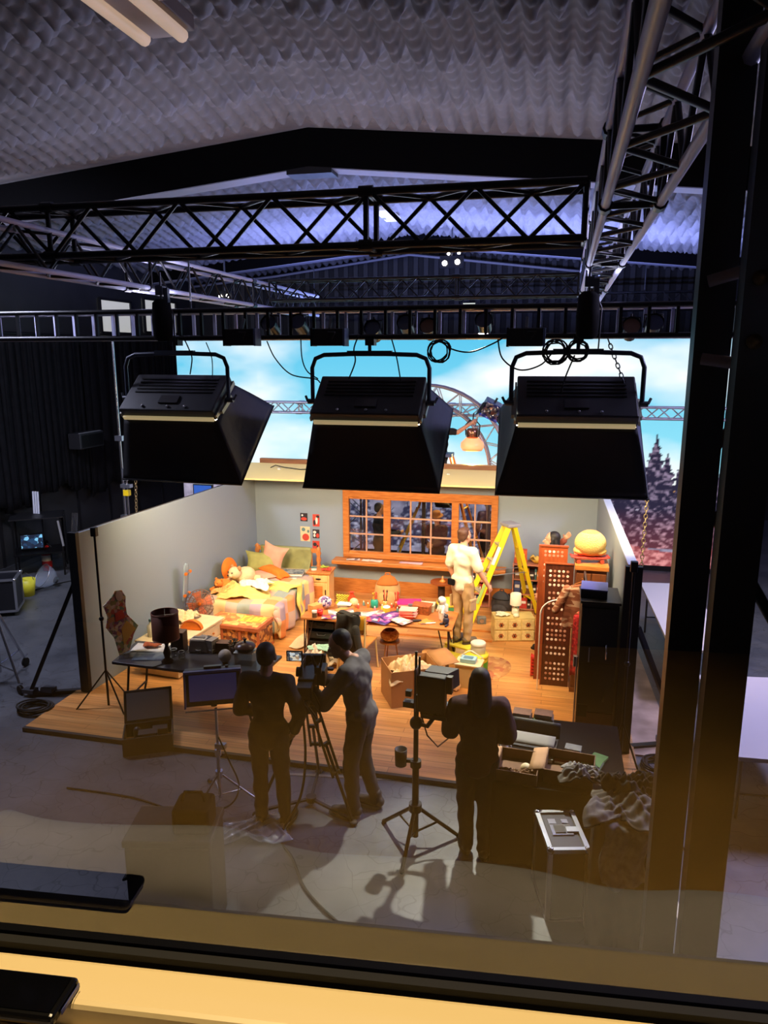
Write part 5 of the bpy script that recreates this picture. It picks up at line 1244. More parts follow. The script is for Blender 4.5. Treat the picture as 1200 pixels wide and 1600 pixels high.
# ============================================================ people
def remeshed(mb, name, m, parent, vox, smooth=3, fold=0.0, fs=1.0):
    me = mb.mesh(name+'_src', m); o = bpy.data.objects.new(name, me); C.objects.link(o)
    md = o.modifiers.new('r','REMESH'); md.mode = 'VOXEL'; md.voxel_size = vox; md.use_smooth_shade = True
    if smooth: s = o.modifiers.new('s','SMOOTH'); s.factor = .5; s.iterations = smooth
    dg = bpy.context.evaluated_depsgraph_get(); dg.update()
    ev = o.evaluated_get(dg); nm = bpy.data.meshes.new_from_object(ev)
    o.modifiers.clear(); o.data = nm; bpy.data.meshes.remove(me)
    nm.materials.clear(); nm.materials.append(m)
    nm.polygons.foreach_set('use_smooth', [True]*len(nm.polygons))
    if fold:
        n = len(nm.vertices); co = np.empty(n*3); nm.vertices.foreach_get('co', co); co = co.reshape(-1,3)
        no = np.array([v.normal[:] for v in nm.vertices]); x, y, z = co.T
        q = np.sin(z*23*fs+3*np.sin(x*13+z*5)+2*np.sin(y*17))+.7*np.sin(z*41*fs-x*19+2.5*np.sin(y*23+z*7))+.5*np.sin((x+y)*37+z*11)
        co += no*(q*fold)[:,None]; nm.vertices.foreach_set('co', co.ravel()); nm.update()
    o.parent = parent
    return o
SKIN = mat('skin', (205,150,120), .55); SKIND = mat('skin darker', (150,104,82), .55)
def person(label, loc, rz, h=1.75, J=None, lean=0.0, tilt=0.0, head=(0,0,0), top=None, sleeve='long', hem=.86, pants=None, shoes=None, hair=('short',None), skin=SKIN, curl=(.6,.6), name='person', group=None, baggy=.0, hood=False, belt=None):
    t = thing(name, label, 'person', loc, rz, group)
    k = h/1.75
    j = dict(pel=(0,0,.95), waist=(0,.01,1.10), chest=(0,.005,1.29), neck=(0,-.015,1.46), head=(0,.02,1.625))
    for s, q in ((-1,'l'),(1,'r')):
        j['sh'+q] = (s*.175,-.01,1.41); j['el'+q] = (s*.235,-.03,1.13); j['wr'+q] = (s*.235,.08,.90)
        j['hip'+q] = (s*.088,0,.93); j['kn'+q] = (s*.10,.03,.50); j['an'+q] = (s*.105,-.02,.085); j['toe'+q] = (s*.12,.155,.035)
    j = {a: Vector(b) for a, b in j.items()}
    Rm = Matrix.Translation((0,0,.95)) @ Matrix.Rotation(-lean,4,'X') @ Matrix.Rotation(tilt,4,'Y') @ Matrix.Translation((0,0,-.95))
    for a in ('waist','chest','neck','head','shl','shr','ell','elr','wrl','wrr'): j[a] = Rm @ j[a]
    for a, b in (J or {}).items(): j[a] = Vector(b)
    j = {a: b*k for a, b in j.items()}
    def torso(b, g):
        b.ell(j['pel'], (.150*k+g,.105*k+g,.12*k+g)); b.cap(j['pel'], j['waist'], .118*k+g, .112*k+g, flat=.8)
        b.cap(j['waist'], j['chest'], .115*k+g, .132*k+g, flat=.82); b.ell(j['chest'], (.155*k+g,.112*k+g,.16*k+g))
        b.cap(j['shl'], j['shr'], .058*k+g, .058*k+g); b.cap(j['chest'], j['neck'], .11*k+g, .06*k+g)
    def arm(b, q, g, upto=1.0):
        b.cap(j['sh'+q], j['el'+q] if upto >= .5 else j['sh'+q].lerp(j['el'+q], upto*2), .053*k+g, (.042 if upto >= .5 else .048)*k+g)
        if upto > .5: b.cap(j['el'+q], j['el'+q].lerp(j['wr'+q], (upto-.5)*2), .043*k+g, .030*k+g)
    def leg(b, q, g):
        b.cap(j['hip'+q], j['kn'+q], .088*k+g, .058*k+g); kn, an = j['kn'+q], j['an'+q]
        b.cap(kn, kn.lerp(an,.35), .056*k+g, .057*k+g); b.cap(kn.lerp(an,.35), an, .057*k+g, .038*k+g)
    b = MB(); torso(b, 0)
    b.cap(j['neck']-Vector((0,0,.03*k)), j['head']-Vector((0,0,.05*k)), .058*k, .052*k)
    HM = Matrix.Translation(j['head']) @ Euler(head).to_matrix().to_4x4() @ Matrix.Scale(k,4)
    hb = MB(HM); hb.ell((0,-.012,.035),(.076,.096,.088)); hb.ell((0,.022,-.035),(.060,.074,.080)); hb.ell((0,.062,-.088),(.030,.026,.024),8)
    hb.cap((0,.088,.012),(0,.112,-.026),.010,.016,8); hb.ell((0,.088,-.058),(.024,.012,.011),8); hb.ell((0,.074,.034),(.052,.018,.014),8)
    for s in (-1,1): hb.ell((s*.078,-.005,-.005),(.012,.024,.034),8)
    b.v += hb.v; b.f += [tuple(i+len(b.v)-len(hb.v) for i in f) for f in hb.f]; b.sm += hb.sm; b.mi += hb.mi
    for q, s, cu in (('l',-1,curl[0]),('r',1,curl[1])):
        arm(b, q, 0); leg(b, q, 0)
        d = (j['wr'+q]-j['el'+q]).normalized(); W = j['wr'+q]
        n = Vector((-s,0,0)); n = (n-d*n.dot(d)); n = n.normalized() if n.length > .1 else Vector((0,1,0))
        sd = d.cross(n)                       # across the palm, thumb side forward
        if sd.y < 0: sd = -sd
        b.cap(W, W+d*.055*k, .026*k, .030*k); b.ell(W+d*.06*k, (.03*k,.032*k,.036*k), 8)
        for i, ln in enumerate((.070,.078,.072,.056)):
            o_ = W+d*.085*k+sd*(.028-.019*i)*k
            a1 = cu*.7; p1 = o_+(d*math.cos(a1)+n*math.sin(a1))*ln*.55*k; a2 = cu*1.9; p2 = p1+(d*math.cos(a2)+n*math.sin(a2))*ln*.5*k
            b.cap(o_, p1, .0095*k, .009*k, 8); b.cap(p1, p2, .009*k, .0078*k, 8)
        th = W+d*.03*k+sd*.028*k; p1 = th+(d*.7+sd*.6+n*.25).normalized()*.042*k; p2 = p1+(d*.85+n*.5).normalized()*.03*k
        b.cap(th, p1, .013*k, .0105*k, 8); b.cap(p1, p2, .0105*k, .009*k, 8)
        b.cap(j['an'+q], j['toe'+q], .038*k, .030*k)
    body = remeshed(b, 'body', skin, t, .0085, 2)
    # clothes
    if top:
        b = MB(); g = .016+baggy
        b.ell(j['pel']+Vector((0,0,.03*k)), (.152*k+g,.110*k+g,.10*k+g)); torso_g = g
        b.cap(j['pel'].lerp(j['waist'],.2), j['waist'], .122*k+g, .118*k+g, flat=.82); b.cap(j['waist'], j['chest'], .118*k+g, .134*k+g, flat=.84)
        b.ell(j['chest'], (.157*k+g,.116*k+g,.16*k+g)); b.cap(j['shl'], j['shr'], .058*k+g, .058*k+g); b.cap(j['chest'], j['neck']-Vector((0,0,.035*k)), .11*k+g, .060*k+g)
        for q in 'lr': arm(b, q, g, .97 if sleeve == 'long' else .40)
        if hood: b.ell(j['neck']+Vector((0,-.055,-.04))*k, (.085*k,.042*k,.055*k))
        b.cap(j['pel']+Vector((0,0,.03*k)), j['pel']-Vector((0,0,.035*k)), .128*k+g, .132*k+g, flat=.84)
        remeshed(b, 'top', top, t, .012, 3, .0042)
    if pants:
        b = MB(); g = .010+baggy*.4
        b.ell(j['pel'], (.150*k+g,.108*k+g,.11*k+g))
        for q in 'lr': leg(b, q, g); b.cap(j['kn'+q].lerp(j['an'+q],.7), j['an'+q], .048*k+g, .045*k+g)
        tr_ = remeshed(b, 'trousers', pants, t, .013, 3, .004)
        if pants is KHAKI:
            for s, q in ((-1,'l'),(1,'r')):
                c_ = j['hip'+q].lerp(j['kn'+q],.72)+Vector((s*.085*k,-.01,0)); MB().box(c_,(.035,.13,.16)).build('cargo_pocket', KHAKI, tr_, .012); MB().box(c_+Vector((s*.006,0,.075)),(.036,.135,.04)).build('pocket_flap', KHAKI, tr_, .01)
    if belt: MB().box(j['pel']+Vector((-.10*k,-.145*k,-.0*k)), (.11,.04,.09)).build('belt_pouch', belt, t, .015)
    if shoes:
        for q in 'lr':
            a, e = j['an'+q], j['toe'+q]; d = (e-a); d.z = 0; d.normalize()
            b = MB(); b.cap(a-d*.03*k-Vector((0,0,.015*k)), e+Vector((0,0,.012*k)), .050*k, .042*k); b.cap(a, a+Vector((0,0,.06*k)), .05*k, .052*k); 
            sh = remeshed(b, 'shoe', shoes[0], t, .011, 3)
            MB(Matrix.Translation(a.lerp(e,.5)+Vector((0,0,.0))-Vector((0,0,a.lerp(e,.5).z-.016*k)))@ Matrix.Rotation(math.atan2(d.y,d.x)-PI/2,4,'Z')).lathe([(.1,-.014),(.105,.0),(.1,.014)], n=20, M=Matrix.Diagonal((.5*k,1.45*k,1,1))).build('sole', shoes[1], sh)
    kind, hm = hair
    if hm:
        b = MB(HM)
        if kind != 'cap':
            b.ell((0,-.034,.052),(.083,.090,.084)); b.ell((0,-.060,.0),(.076,.056,.07))
            for s in (-1,1): b.ell((s*.064,-.030,.025),(.020,.045,.045),8)
        if kind == 'bun': b.ell((0,-.10,.085),(.04,.04,.038)); b.ell((0,.02,.10),(.06,.05,.03))
        if kind == 'long':
            b.cap((0,-.06,.0),(0,-.085,-.20),.085,.092,flat=.6); b.cap((0,-.085,-.2),(.0,-.075,-.36),.09,.05,flat=.55)
            for s in (-1,1): b.cap((s*.066,-.02,.03),(s*.08,.0,-.2),.03,.035)
        if kind == 'curly':
            rr = random.Random(3)
            for i in range(26): a, e = rr.uniform(0,6.28), rr.uniform(-.2,1.4); b.ell((.085*math.cos(a)*math.cos(e),-.03+.085*math.sin(a)*math.cos(e)*(1 if math.sin(a) < 0 else .5),.04+.085*math.sin(e)),.036,6)
        if kind == 'cap': b.ell((0,-.012,.055),(.084,.102,.082)); b.ell((0,.10,.055),(.07,.06,.012),8)
        if kind == 'hat':
            b = MB(HM); b.lathe([(.15,.05),(.145,.062),(.092,.072),(.09,.15),(.05,.17),(.0001,.165)], (0,-.01,0), 20)
        b2 = remeshed(b, 'hair' if kind not in ('cap','hat') else kind, hm, t, .009, 2)
        if kind == 'hat':
            b = MB(HM); b.ell((0,-.03,.035),(.083,.09,.07)); b.cap((0,-.06,0),(0,-.06,-.14),.08,.06,flat=.7); remeshed(b, 'hair', mat('hair brown', (70,44,30), .7), t, .01, 2)
    eb = MB(HM); pu = MB(HM)
    for s in (-1,1): eb.ell((s*.030,.084,.008),(.013,.008,.009),8); pu.ell((s*.030,.0905,.008),(.006,.003,.006),6)
    eb.build('eyes', WHT, t); pu.build('pupils', BLACK, t)
    return t, j, HM
HB = mat('hair dark', (24,18,16), .6); HBR = mat('hair chestnut', (80,50,32), .6); BLOND = mat('hair blond', (190,160,120), .6)
NAVY = mat('black jersey', (17,18,22), .9); GREYH = mat('dark grey sweatshirt', (88,85,84), .9); CHAR = mat('charcoal trousers', (34,34,38), .85); DENIM = mat('dark denim', (30,32,42), .85)
MAROON = mat('maroon jumper', (58,28,36), .9); KHAKI = mat('khaki cargo cotton', (180,148,104), .85, var=.06, scale=8, bump=.3, bscale=14); TEE = mat('cream white tee', (222,212,186), .85)
SHB = (mat('black shoe', (20,20,22), .5), mat('black sole', (14,14,14), .8)); SHG = (mat('dark sneaker', (44,42,42), .6), mat('grey sole', (120,116,110), .7)); SHT = (mat('olive boot', (110,96,70), .7), mat('brown sole', (60,46,36), .8))
p = G(425,1290); FL0 = 0.0
person('man in a black jersey seen from behind, looking at the hooded monitor on the left', (p.x,p.y,0), R(4), 1.77,
       J=dict(ell=(-.27,.02,1.12),wrl=(-.12,.20,1.02),elr=(.285,.0,1.12),wrr=(.20,.10,.90),anl=(-.085,-.02,.085),anr=(.125,.02,.085),toer=(.15,.19,.035)), top=NAVY, pants=DENIM, shoes=SHB, hair=('short',HB), head=(R(-4),0,R(4)), skin=SKIND, baggy=.006)
p = G(566,1268)
person('man in a grey sweatshirt bending to the film camera on its tripod', (p.x,p.y,0), R(84), 1.82, lean=R(9),
       J=dict(ell=(-.22,.26,1.12),wrl=(-.10,.48,1.18),elr=(.24,.14,1.14),wrr=(.12,.42,1.16),anl=(-.10,.04,.085),toel=(-.11,.22,.035),knl=(-.1,.07,.5),anr=(.10,-.10,.085),toer=(.12,.08,.035),head=(0,.20,1.58)),
       top=GREYH, pants=CHAR, shoes=SHG, hair=('short',mat('hair dark brown', (40,32,28), .6)), head=(R(-22),0,R(14)), hood=True, baggy=.014)
p = G(742,1330)
person('woman with long dark hair in a maroon jumper holding a small camera rig', (p.x,p.y-.02,0), R(10), 1.70,
       J=dict(ell=(-.24,.10,1.13),wrl=(-.22,.33,1.10),elr=(.26,.02,1.14),wrr=(.17,.20,1.04),anl=(-.075,.02,.085),anr=(.075,-.06,.085),toel=(-.10,.19,.035),toer=(.09,.11,.035),knl=(-.09,.05,.5),knr=(.08,.0,.5)),
       top=MAROON, pants=mat('black trousers', (15,15,18), .8), shoes=SHB, hair=('long',HB), head=(R(-6),0,R(12)), baggy=.022)
person('worker in a cream white shirt and khaki cargo trousers standing on the yellow step', (-1.13,9.74,STEPZ), R(-32), 1.66,
       J=dict(elr=(.265,.04,1.14),wrr=(.33,.16,.93),ell=(-.235,-.02,1.13),wrl=(-.20,.07,.90),anl=(-.08,-.02,.085),anr=(.08,.02,.085)), top=TEE, sleeve='short', pants=KHAKI, shoes=SHT, hair=('bun',HBR), head=(R(2),0,R(-6)), baggy=.012, belt=BLKC)
p = AY(864,850,10.3)
person('dark haired woman with one hand raised behind the folding screen', (p.x,10.3,FZ), R(72), 1.74,
       J=dict(elr=(.26,.05,1.40),wrr=(.20,-.10,1.60),), top=mat('terracotta jersey', (150,74,56), .9), pants=DENIM, shoes=SHB, hair=('long',HB), head=(0,0,R(12)), curl=(.5,.05))
# crew behind the set window
p = AY(592,790,12.8)
person('man in a dark sweater behind the left casement of the set window', (p.x,12.8,0), R(-62), 1.57, J=dict(elr=(.22,.16,1.12),wrr=(.12,.40,1.14),ell=(-.22,.14,1.12),wrl=(-.1,.38,1.10)), top=mat('dark teal sweater', (34,40,50), .9), pants=CHAR, shoes=SHB, hair=('short',mat('hair grey', (70,66,64), .6)), head=(R(-4),0,0))
p = AY(683,800,12.75)
person('person in a brown felt hat behind the middle casement of the set window', (p.x,12.75,0), R(165), 1.46, J=dict(elr=(.24,.16,1.14),wrr=(.06,.32,1.12),ell=(-.24,.16,1.14),wrl=(-.05,.3,1.08)), top=mat('plum check shirt', (74,44,54), .9), pants=DENIM, shoes=SHB, hair=('hat',mat('brown felt', (150,98,60), .85)), head=(R(-14),0,0))
p = AY(763,790,14.15)
person('fair haired person in a dusty mauve coat behind the right casement of the set window', (p.x,14.15,0), R(20), 1.46, top=mat('mauve coat', (120,92,102), .9), pants=DENIM, shoes=SHB, hair=('curly',BLOND), head=(0,0,0))
# technician on the ladder behind the set
TLX, TLY = AY(690,712,13.05).x, 13.05
hp = AY(743,658,13.05)
sx_ = TLX-.17
person('technician in dark clothes on the ladder behind the set, arm stretched to the hanging lamp', (AY(688,672,13.3).x,13.46,1.43), R(-90), 1.76,
       J=dict(shr=(.16,.03,1.43), elr=(.15,.31,1.40), wrr=(.14,.54,1.56), ell=(-.24,-.08,1.14), wrl=(-.2,-.06,.90)), top=mat('black tee', (20,20,24), .9), sleeve='short', pants=CHAR, shoes=SHB, hair=('short',HB), curl=(.6,1.0))
# ============================================================ softboxes
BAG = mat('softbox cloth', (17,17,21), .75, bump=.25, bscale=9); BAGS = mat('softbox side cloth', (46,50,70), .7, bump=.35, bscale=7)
FIXB = mat('fixture back', (30,31,36), .45)
SOFT_COL, SOFT_STR = (255,226,184), 60.0
DIFF = mat('lit diffuser', (250,240,220), .6, emit=SOFT_STR, ecol=SOFT_COL)
LEAK = mat('painted light leak', (225,215,180), .6, emit=.35, ecol=(255,230,170))  # weak glow added to imitate light leaking out behind the fixture
def softbox(px, py, lab, rz):
    c = AY(px, py, 7.95)
    t = thing('softbox_light', lab, 'softbox light', c, R(rz), 'softboxes hanging over the front of the set', rx=R(-50))
    fw, fh, ow, oh, L = .60, .30, .79, .66, .74
    MB().span((-fw,-.10,-fh),(fw,.05,fh)).build('fixture', FIXB, t, .015)
    b = MB()
    for i in range(5): b.span((-.5,-.112,-.02+i*.055),(.5,-.101,.0+i*.055))
    b.build('cooling_fins', BLKM, t)
    MB().span((-.12,-.12,-.20),(.12,-.101,-.08)).build('control_panel', mat('fixture panel', (44,42,44), .3), t)
    k = MB()
    for x in (-.3,.02,.24): k.ell((x,-.11,-.25),(.018,.018,.018),8)
    k.build('knobs', CHROME, t)
    F = [(-fw,.05,-fh),(fw,.05,-fh),(fw,.05,fh),(-fw,.05,fh)]; O = [(-ow,L,-oh),(ow,L,-oh),(ow,L,oh),(-ow,L,oh)]
    for i, nm in enumerate(('lower_panel','right_panel','upper_panel','left_panel')):
        a, b_, c_, d_ = Vector(F[i]), Vector(F[(i+1)%4]), Vector(O[(i+1)%4]), Vector(O[i])
        nrm = (b_-a).cross(d_-a).normalized()
        def fn(u, v):
            p = a.lerp(b_,u).lerp(d_.lerp(c_,u),v)
            return p-nrm*(-.045*math.sin(PI*u)*math.sin(PI*v)+.008*math.sin(u*9+i)*math.sin(v*PI))
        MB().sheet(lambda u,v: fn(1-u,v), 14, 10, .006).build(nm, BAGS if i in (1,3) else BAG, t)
    MB().span((-fw+.02,-.0,-fh-.028),(fw-.02,.045,-fh-.003)).build('light_leak_strip', LEAK, t)
    MB().sheet(lambda u,v: ((u-.5)*2*(ow-.15),L-.19,(v-.5)*2*(oh-.17)), 2, 2).build('diffuser', DIFF, t)
    b = MB()
    for i in range(7): x = -.72+i*.24; b.span((x-.002,L-.095,-.60),(x+.002,L-.012,.60))
    for i in range(6): z = -.55+i*.22; b.span((-.73,L-.094,z-.002),(.73,L-.013,z+.002))
    b.build('added_egg_crate', BLKC, t)  # unseen grid added to narrow the spread of the light
    b = MB(); b.tube([O[0],O[1],O[2],O[3]], .012, 6, closed=True); b.build('front_rim', BLACK, t)
    for sx in (-1,1):
        b = MB(); b.bar((sx*(fw+.012),.0,-fh),(sx*(fw+.012),.02,fh),.02,.05); b.bar((sx*(fw+.03),.02,-.2),(sx*(fw+.03),.06,.1),.04,.05); b.build('side_rail', mat('pale rail', (165,165,150), .4, .3), t)
    # yoke: built in world upright by undoing the pitch
    q = Matrix.Rotation(R(50),4,'X')
    b = MB(q); w = fw+.06; H_ = .50
    b.tube([(-w,0,-.02),(-w,0,H_-.14),(-w+.04,0,H_-.04),(-w+.14,0,H_),(-.2,0,H_+.01),(.2,0,H_+.01),(w-.14,0,H_),(w-.04,0,H_-.04),(w,0,H_-.14),(w,0,-.02)], .024, 8)
    b.box((0,0,H_+.02),(.5,.06,.05)); yk = b.build('yoke', mat('yoke black', (58,64,80), .4, .2), t)
    b = MB(q)
    for sx in (-1,1): b.tube([(sx*(w-.03),0,-.01),(sx*(w+.06),0,-.01)], .03, 8); b.bar((sx*(w+.06),0,-.01),(sx*(w+.09),.02,.05),.02)
    b.build('tilt_lever', STEEL, yk)
    b = MB(q); b.tube([(0,0,H_),(0,0,H_+.14)], .02, 8); b.box((0,.05,H_+.14),(.1,.12,.08)); b.build('hook_clamp', BLKM, t)
    return t
softbox(277,622,'leftmost of the three black softboxes, its right side cloth turned to view',-2)
softbox(578,627,'middle black softbox hanging above the set window, brownish back cloth',0)
softbox(899,629,'rightmost black softbox hanging above the right end of the set',3)
# ------------------------------------------------------------ lamps and ladder behind the set
p = AY(738,690,13.4)
t = thing('hanging_lamp', 'glowing amber dome lamp held up in front of the video wall', 'lamp', p)
MB().lathe([(.08,.06),(.11,.08),(.115,.20),(.09,.24),(.0001,.25)], n=22).build('housing', mat('copper chrome', (170,120,100), .25, .85), t)
MB().lathe([(.12,.07),(.21,-.02),(.215,-.10),(.18,-.16),(.172,-.15),(.205,-.10),(.20,-.02),(.11,.06)], n=28, cap=False).build('dome', mat('glowing amber dome', (255,200,150), .3, emit=.75, ecol=(255,176,110)), t)
MB().ell((0,0,-.06),(.09,.09,.08)).build('bulb', mat('bright warm bulb', (255,240,210), .4, emit=4, ecol=(255,232,190)), t)
MB().tube([(-.12,0,.12),(-.13,0,.30),(-.06,0,.38),(.06,0,.38),(.13,0,.30),(.12,0,.12)], .012, 6).build('handle', BLKM, t)
MB().tube([(0,0,.38),(0,.15,.50)], .012, 6).build('hanger', BLKM, t)
b = MB()
for k in range(8): a = 2*PI*k/8; b.box((.116*math.cos(a),.116*math.sin(a),.14),(.012,.012,.1),a)
b.build('vents', BLKM, t)
p = AY(768,642,13.35)
t = thing('gel_lamp', 'open faced lamp with crinkled blue gel clamped to the arch truss', 'lamp', p, R(20), rx=R(25), ry=R(25))
MB().span((-.15,0,-.13),(.15,.22,.13)).build('housing', mat('blue grey lamp body', (74,86,124), .4, .3), t, .01)
MB().lathe([(.0001,.05),(.07,.035),(.11,0)], (0,-.002,0), 20, Matrix.Rotation(PI/2,4,'X')).build('reflector', mat('brown reflector', (120,80,74), .3, .5), t)
MB().sheet(lambda u,v: ((u-.5)*.36,-.05-.03*math.sin(u*13)*math.sin(v*11),(v-.5)*.30), 12, 12, .003).build('blue_gel', clear('blue gel', (120,150,235), .18, .2), t)
for sx, a in ((-1,0),(1,0)): MB().hexa([(sx*.15,0,-.12),(sx*.155,0,-.12),(sx*.155,0,.12),(sx*.15,0,.12),(sx*.26,-.16,-.14),(sx*.265,-.16,-.14),(sx*.265,-.16,.14),(sx*.26,-.16,.14)]).build('barn_door', mat('teal black flap', (30,48,56), .5), t)
MB().tube([(0,.1,.13),(0,.12,.22)], .02, 6).build('clamp', BLKM, t)
t = thing('step_ladder', 'yellow wooden step ladder behind the set, seen through the window and above it', 'ladder', (0,0,0))
LT2 = AY(697,712,13.3); OL = mat('orange ladder', (206,128,50), .45); YLW = mat('ladder mustard', (206,160,50), .45)
fl_ = Vector((LT2.x-1.05,13.05,0)); fl2_ = Vector((LT2.x-1.15,13.5,0)); fr_ = Vector((LT2.x+.72,13.0,0)); fr2_ = Vector((LT2.x+.86,13.45,0))
tops = [LT2+Vector(v) for v in ((-.10,-.12,0),(-.10,.12,0),(.10,-.12,0),(.10,.12,0))]
for a, b_ in ((fl_,tops[0]),(fl2_,tops[1])): MB().bar(a,b_,.08,.035).build('front_rail', YLW, t)
for a, b_ in ((fr_,tops[2]),(fr2_,tops[3])): MB().bar(a,b_,.07,.035).build('rear_rail', OL, t)
for i in range(1,8): MB().bar(fl_.lerp(tops[0],i/8.3), fl2_.lerp(tops[1],i/8.3), .08, .025).build('step', ALU, t)
for i in (1,3,5,7): MB().bar(fr_.lerp(tops[2],i/8.3), fr2_.lerp(tops[3],i/8.3), .035, .02).build('brace', YLW, t)
MB().box(LT2+Vector((0,0,.02)),(.26,.32,.06)).build('top_cap', mat('blue grey cap', (60,80,120), .5), t, .01)
# ============================================================ film gear in front of the set
def light_stand(t, h, spread, hub, m, r=.016, rot=0.0):
    MB().tube([(0,0,.08),(0,0,h*.55)], r*1.35, 8).build('lower_pole', m, t); MB().tube([(0,0,h*.5),(0,0,h)], r, 8).build('upper_pole', m, t)
    MB().cyl((0,0,hub-.03),r*2.6,.07,12).cyl((0,0,h*.55-.03),r*2.2,.06,12).build('collars', CHROME if m is CHROME else BLKM, t)
    for k in range(3):
        a = rot+2*PI*k/3; lg = MB().tube([(.02*math.cos(a),.02*math.sin(a),hub),(spread*math.cos(a),spread*math.sin(a),.02)], r*.8, 6); lg.tube([(.02*math.cos(a),.02*math.sin(a),hub*.35),(spread*.5*math.cos(a),spread*.5*math.sin(a),hub*.5+.01)], r*.5, 5)
        o = lg.build('leg', m, t); MB().ell((spread*math.cos(a),spread*math.sin(a),.02),(.025,.025,.02),8).build('rubber_foot', RUB, o)
SB = G(345,1257)
t = thing('monitor_stand', 'slim chrome stand under the hooded monitor on the left', 'stand', SB)
light_stand(t, 1.0, .42, .32, CHROME, .014, R(10))
MB().box((.03,0,.62),(.10,.05,.05)).build('clamp', ALU, t)
t = thing('field_monitor', 'hooded black monitor with a dim purple screen on the chrome stand', 'monitor', (SB.x-.02,SB.y,1.003), R(24), rx=R(-10))
MB().span((-.26,.0,.02),(.26,.10,.36)).build('body', mat('monitor shell', (26,26,34), .45), t, .01)
f = MB(); f.span((-.26,-.06,.34),(.26,-.001,.36)); f.span((-.26,-.06,.02),(-.245,-.001,.339)); f.span((.245,-.06,.02),(.26,-.001,.339)); f.build('sun_hood', mat('monitor hood painted lit', (104,104,144), .5), t)  # lavender light falling on the hood is put into its colour
MB().span((-.215,-.006,.07),(.215,-.0035,.315)).build('screen', mat('dim monitor screen', (52,52,92), .3, emit=.10, ecol=(80,84,160)), t)
MB().span((-.24,-.003,.05),(.24,-.0005,.335)).build('bezel', BLACK, t)
MB().box((.0,.05,.372),(.16,.07,.02)).build('top_receiver', mat('receiver black', (18,18,24), .3), t, .006); MB().box((.13,.05,.37),(.03,.03,.015)).build('button', BLKM, t)
MB().tube([(-.25,-.08,.0),(.25,-.08,.0)], .008, 6).build('front_rod', CHROME, t)
MB().tube([(0,.05,.0),(0,.05,.02)], .03, 10).build('mount', BLKM, t)
cable('power_cable', 'black cable hanging off the chrome monitor stand to the floor', 'cable', [(SB.x+.02,SB.y-.02,.72),(SB.x+.12,SB.y-.03,.5),(SB.x+.22,SB.y-.05,.25),(SB.x+.1,SB.y-.1,.05),(SB.x-.3,SB.y-.2,.012),(SB.x-.9,SB.y-.1,.012),(SB.x-1.6,SB.y-.1,.012)], .008)
# camera on tripod
TC = Vector((-2.10,6.0,0))
t = thing('camera_tripod', 'heavy black tripod with floor spreader under the film camera', 'tripod', TC)
hub = 1.00
for k, a in enumerate((R(100),R(215),R(335))):
    d = Vector((math.cos(a),math.sin(a),0)); s_ = Vector((-d.y,d.x,0))*.045
    l = MB()
    for q in (-1,1): l.tube([d*.07+s_*q+Vector((0,0,hub)), d*.33+s_*q+Vector((0,0,.42))], .014, 6); 
    l.tube([d*.20+Vector((0,0,.70)), d*.52+Vector((0,0,.03))], .016, 6)
    for z in (.9,.7,.45): kk = (hub-z)/(hub-.42)*.26+.07; l.bar(d*kk-s_+Vector((0,0,z)), d*kk+s_+Vector((0,0,z)), .03)
    o = l.build('leg', BLKM, t); MB().ell(d*.53+Vector((0,0,.022)),(.04,.04,.022),8).build('foot', RUB, o)
    MB().bar(Vector((0,0,.055)), d*.50+Vector((0,0,.05)), .03, .02).build('spreader_arm', BLKM, t)
MB().cyl((0,0,hub-.02),.10,.08,18).build('bowl', BLKM, t); MB().cyl((0,0,.03),.05,.05,14).build('spreader_hub', BLKM, t)
b = MB(); b.box((0,0,hub+.12),(.16,.14,.12)); b.cyl((0,0,hub+.06),.07,.03,16); b.build('fluid_head', BLKM, t)
MB().tube([(-.05,-.06,hub+.12),(.14,-.22,hub+.02)], .012, 6).build('pan_bar', STEEL, t)
cz_ = hub+.185
t = thing('film_camera', 'black film camera rig with lens, matte box and small lit viewing screen', 'camera', TC+Vector((0,0,cz_)), R(10))
CAMB = mat('camera body', (20,20,22), .45)
MB().span((-.075,-.16,.01),(.075,.14,.17)).build('body', CAMB, t, .01)
MB().span((-.07,-.30,.03),(.07,-.165,.15)).build('battery', CAMB, t, .008)
MB(Matrix.Translation((0,.14,.09)) @ Matrix.Rotation(-PI/2,4,'X')).lathe([(.05,0),(.06,.02),(.06,.10),(.052,.11),(.052,.17)], n=18).build('lens', mat('lens black', (14,14,15), .3), t)
b = MB(); b.span((-.12,.31,.0),(.12,.36,.2)); b.build('matte_box', CAMB, t, .006)
b = MB(); b.tube([(-.05,-.1,.17),(-.05,-.1,.25),(-.05,.1,.25),(-.05,.1,.17)], .012, 6); b.build('top_handle', CAMB, t)
b = MB()
for x in (-.045,.045): b.tube([(x,-.35,-.005),(x,.42,-.005)], .009, 6)
b.build('rods', STEEL, t); MB().span((-.08,-.20,-.035),(.08,.2,-.016)).build('base_plate', STEEL, t)
s_ = MB().box((-.12,-.02,.33),(.15,.02,.10)).build('view_screen', CAMB, t, .004)
MB().box((-.12,-.031,.33),(.125,.002,.08)).build('lit_image', cells('live view', [(225,235,240),(110,120,130),(240,225,200),(60,66,76),(180,150,120)], (38,38,38), emit=.9), s_)
MB().tube([(-.05,-.0,.25),(-.02,0,.33),(-.045,0,.33)], .008, 6).build('screen_arm', STEEL, t)
b = MB(); b.box((.13,-.02,.16),(.08,.2,.14)); b.cap((.1,.1,.16),(.2,.16,.13),.02,.018); b.build('side_unit', CAMB, t, .01)
b = MB(); b.tube([(.1,-.2,.3),(.07,-.22,.42)], .012,6); b.tube([(.14,-.2,.3),(.17,-.22,.44)], .012,6); b.box((.12,-.2,.28),(.06,.04,.06)); b.build('antennas', BLKM, t)
cb = MB()
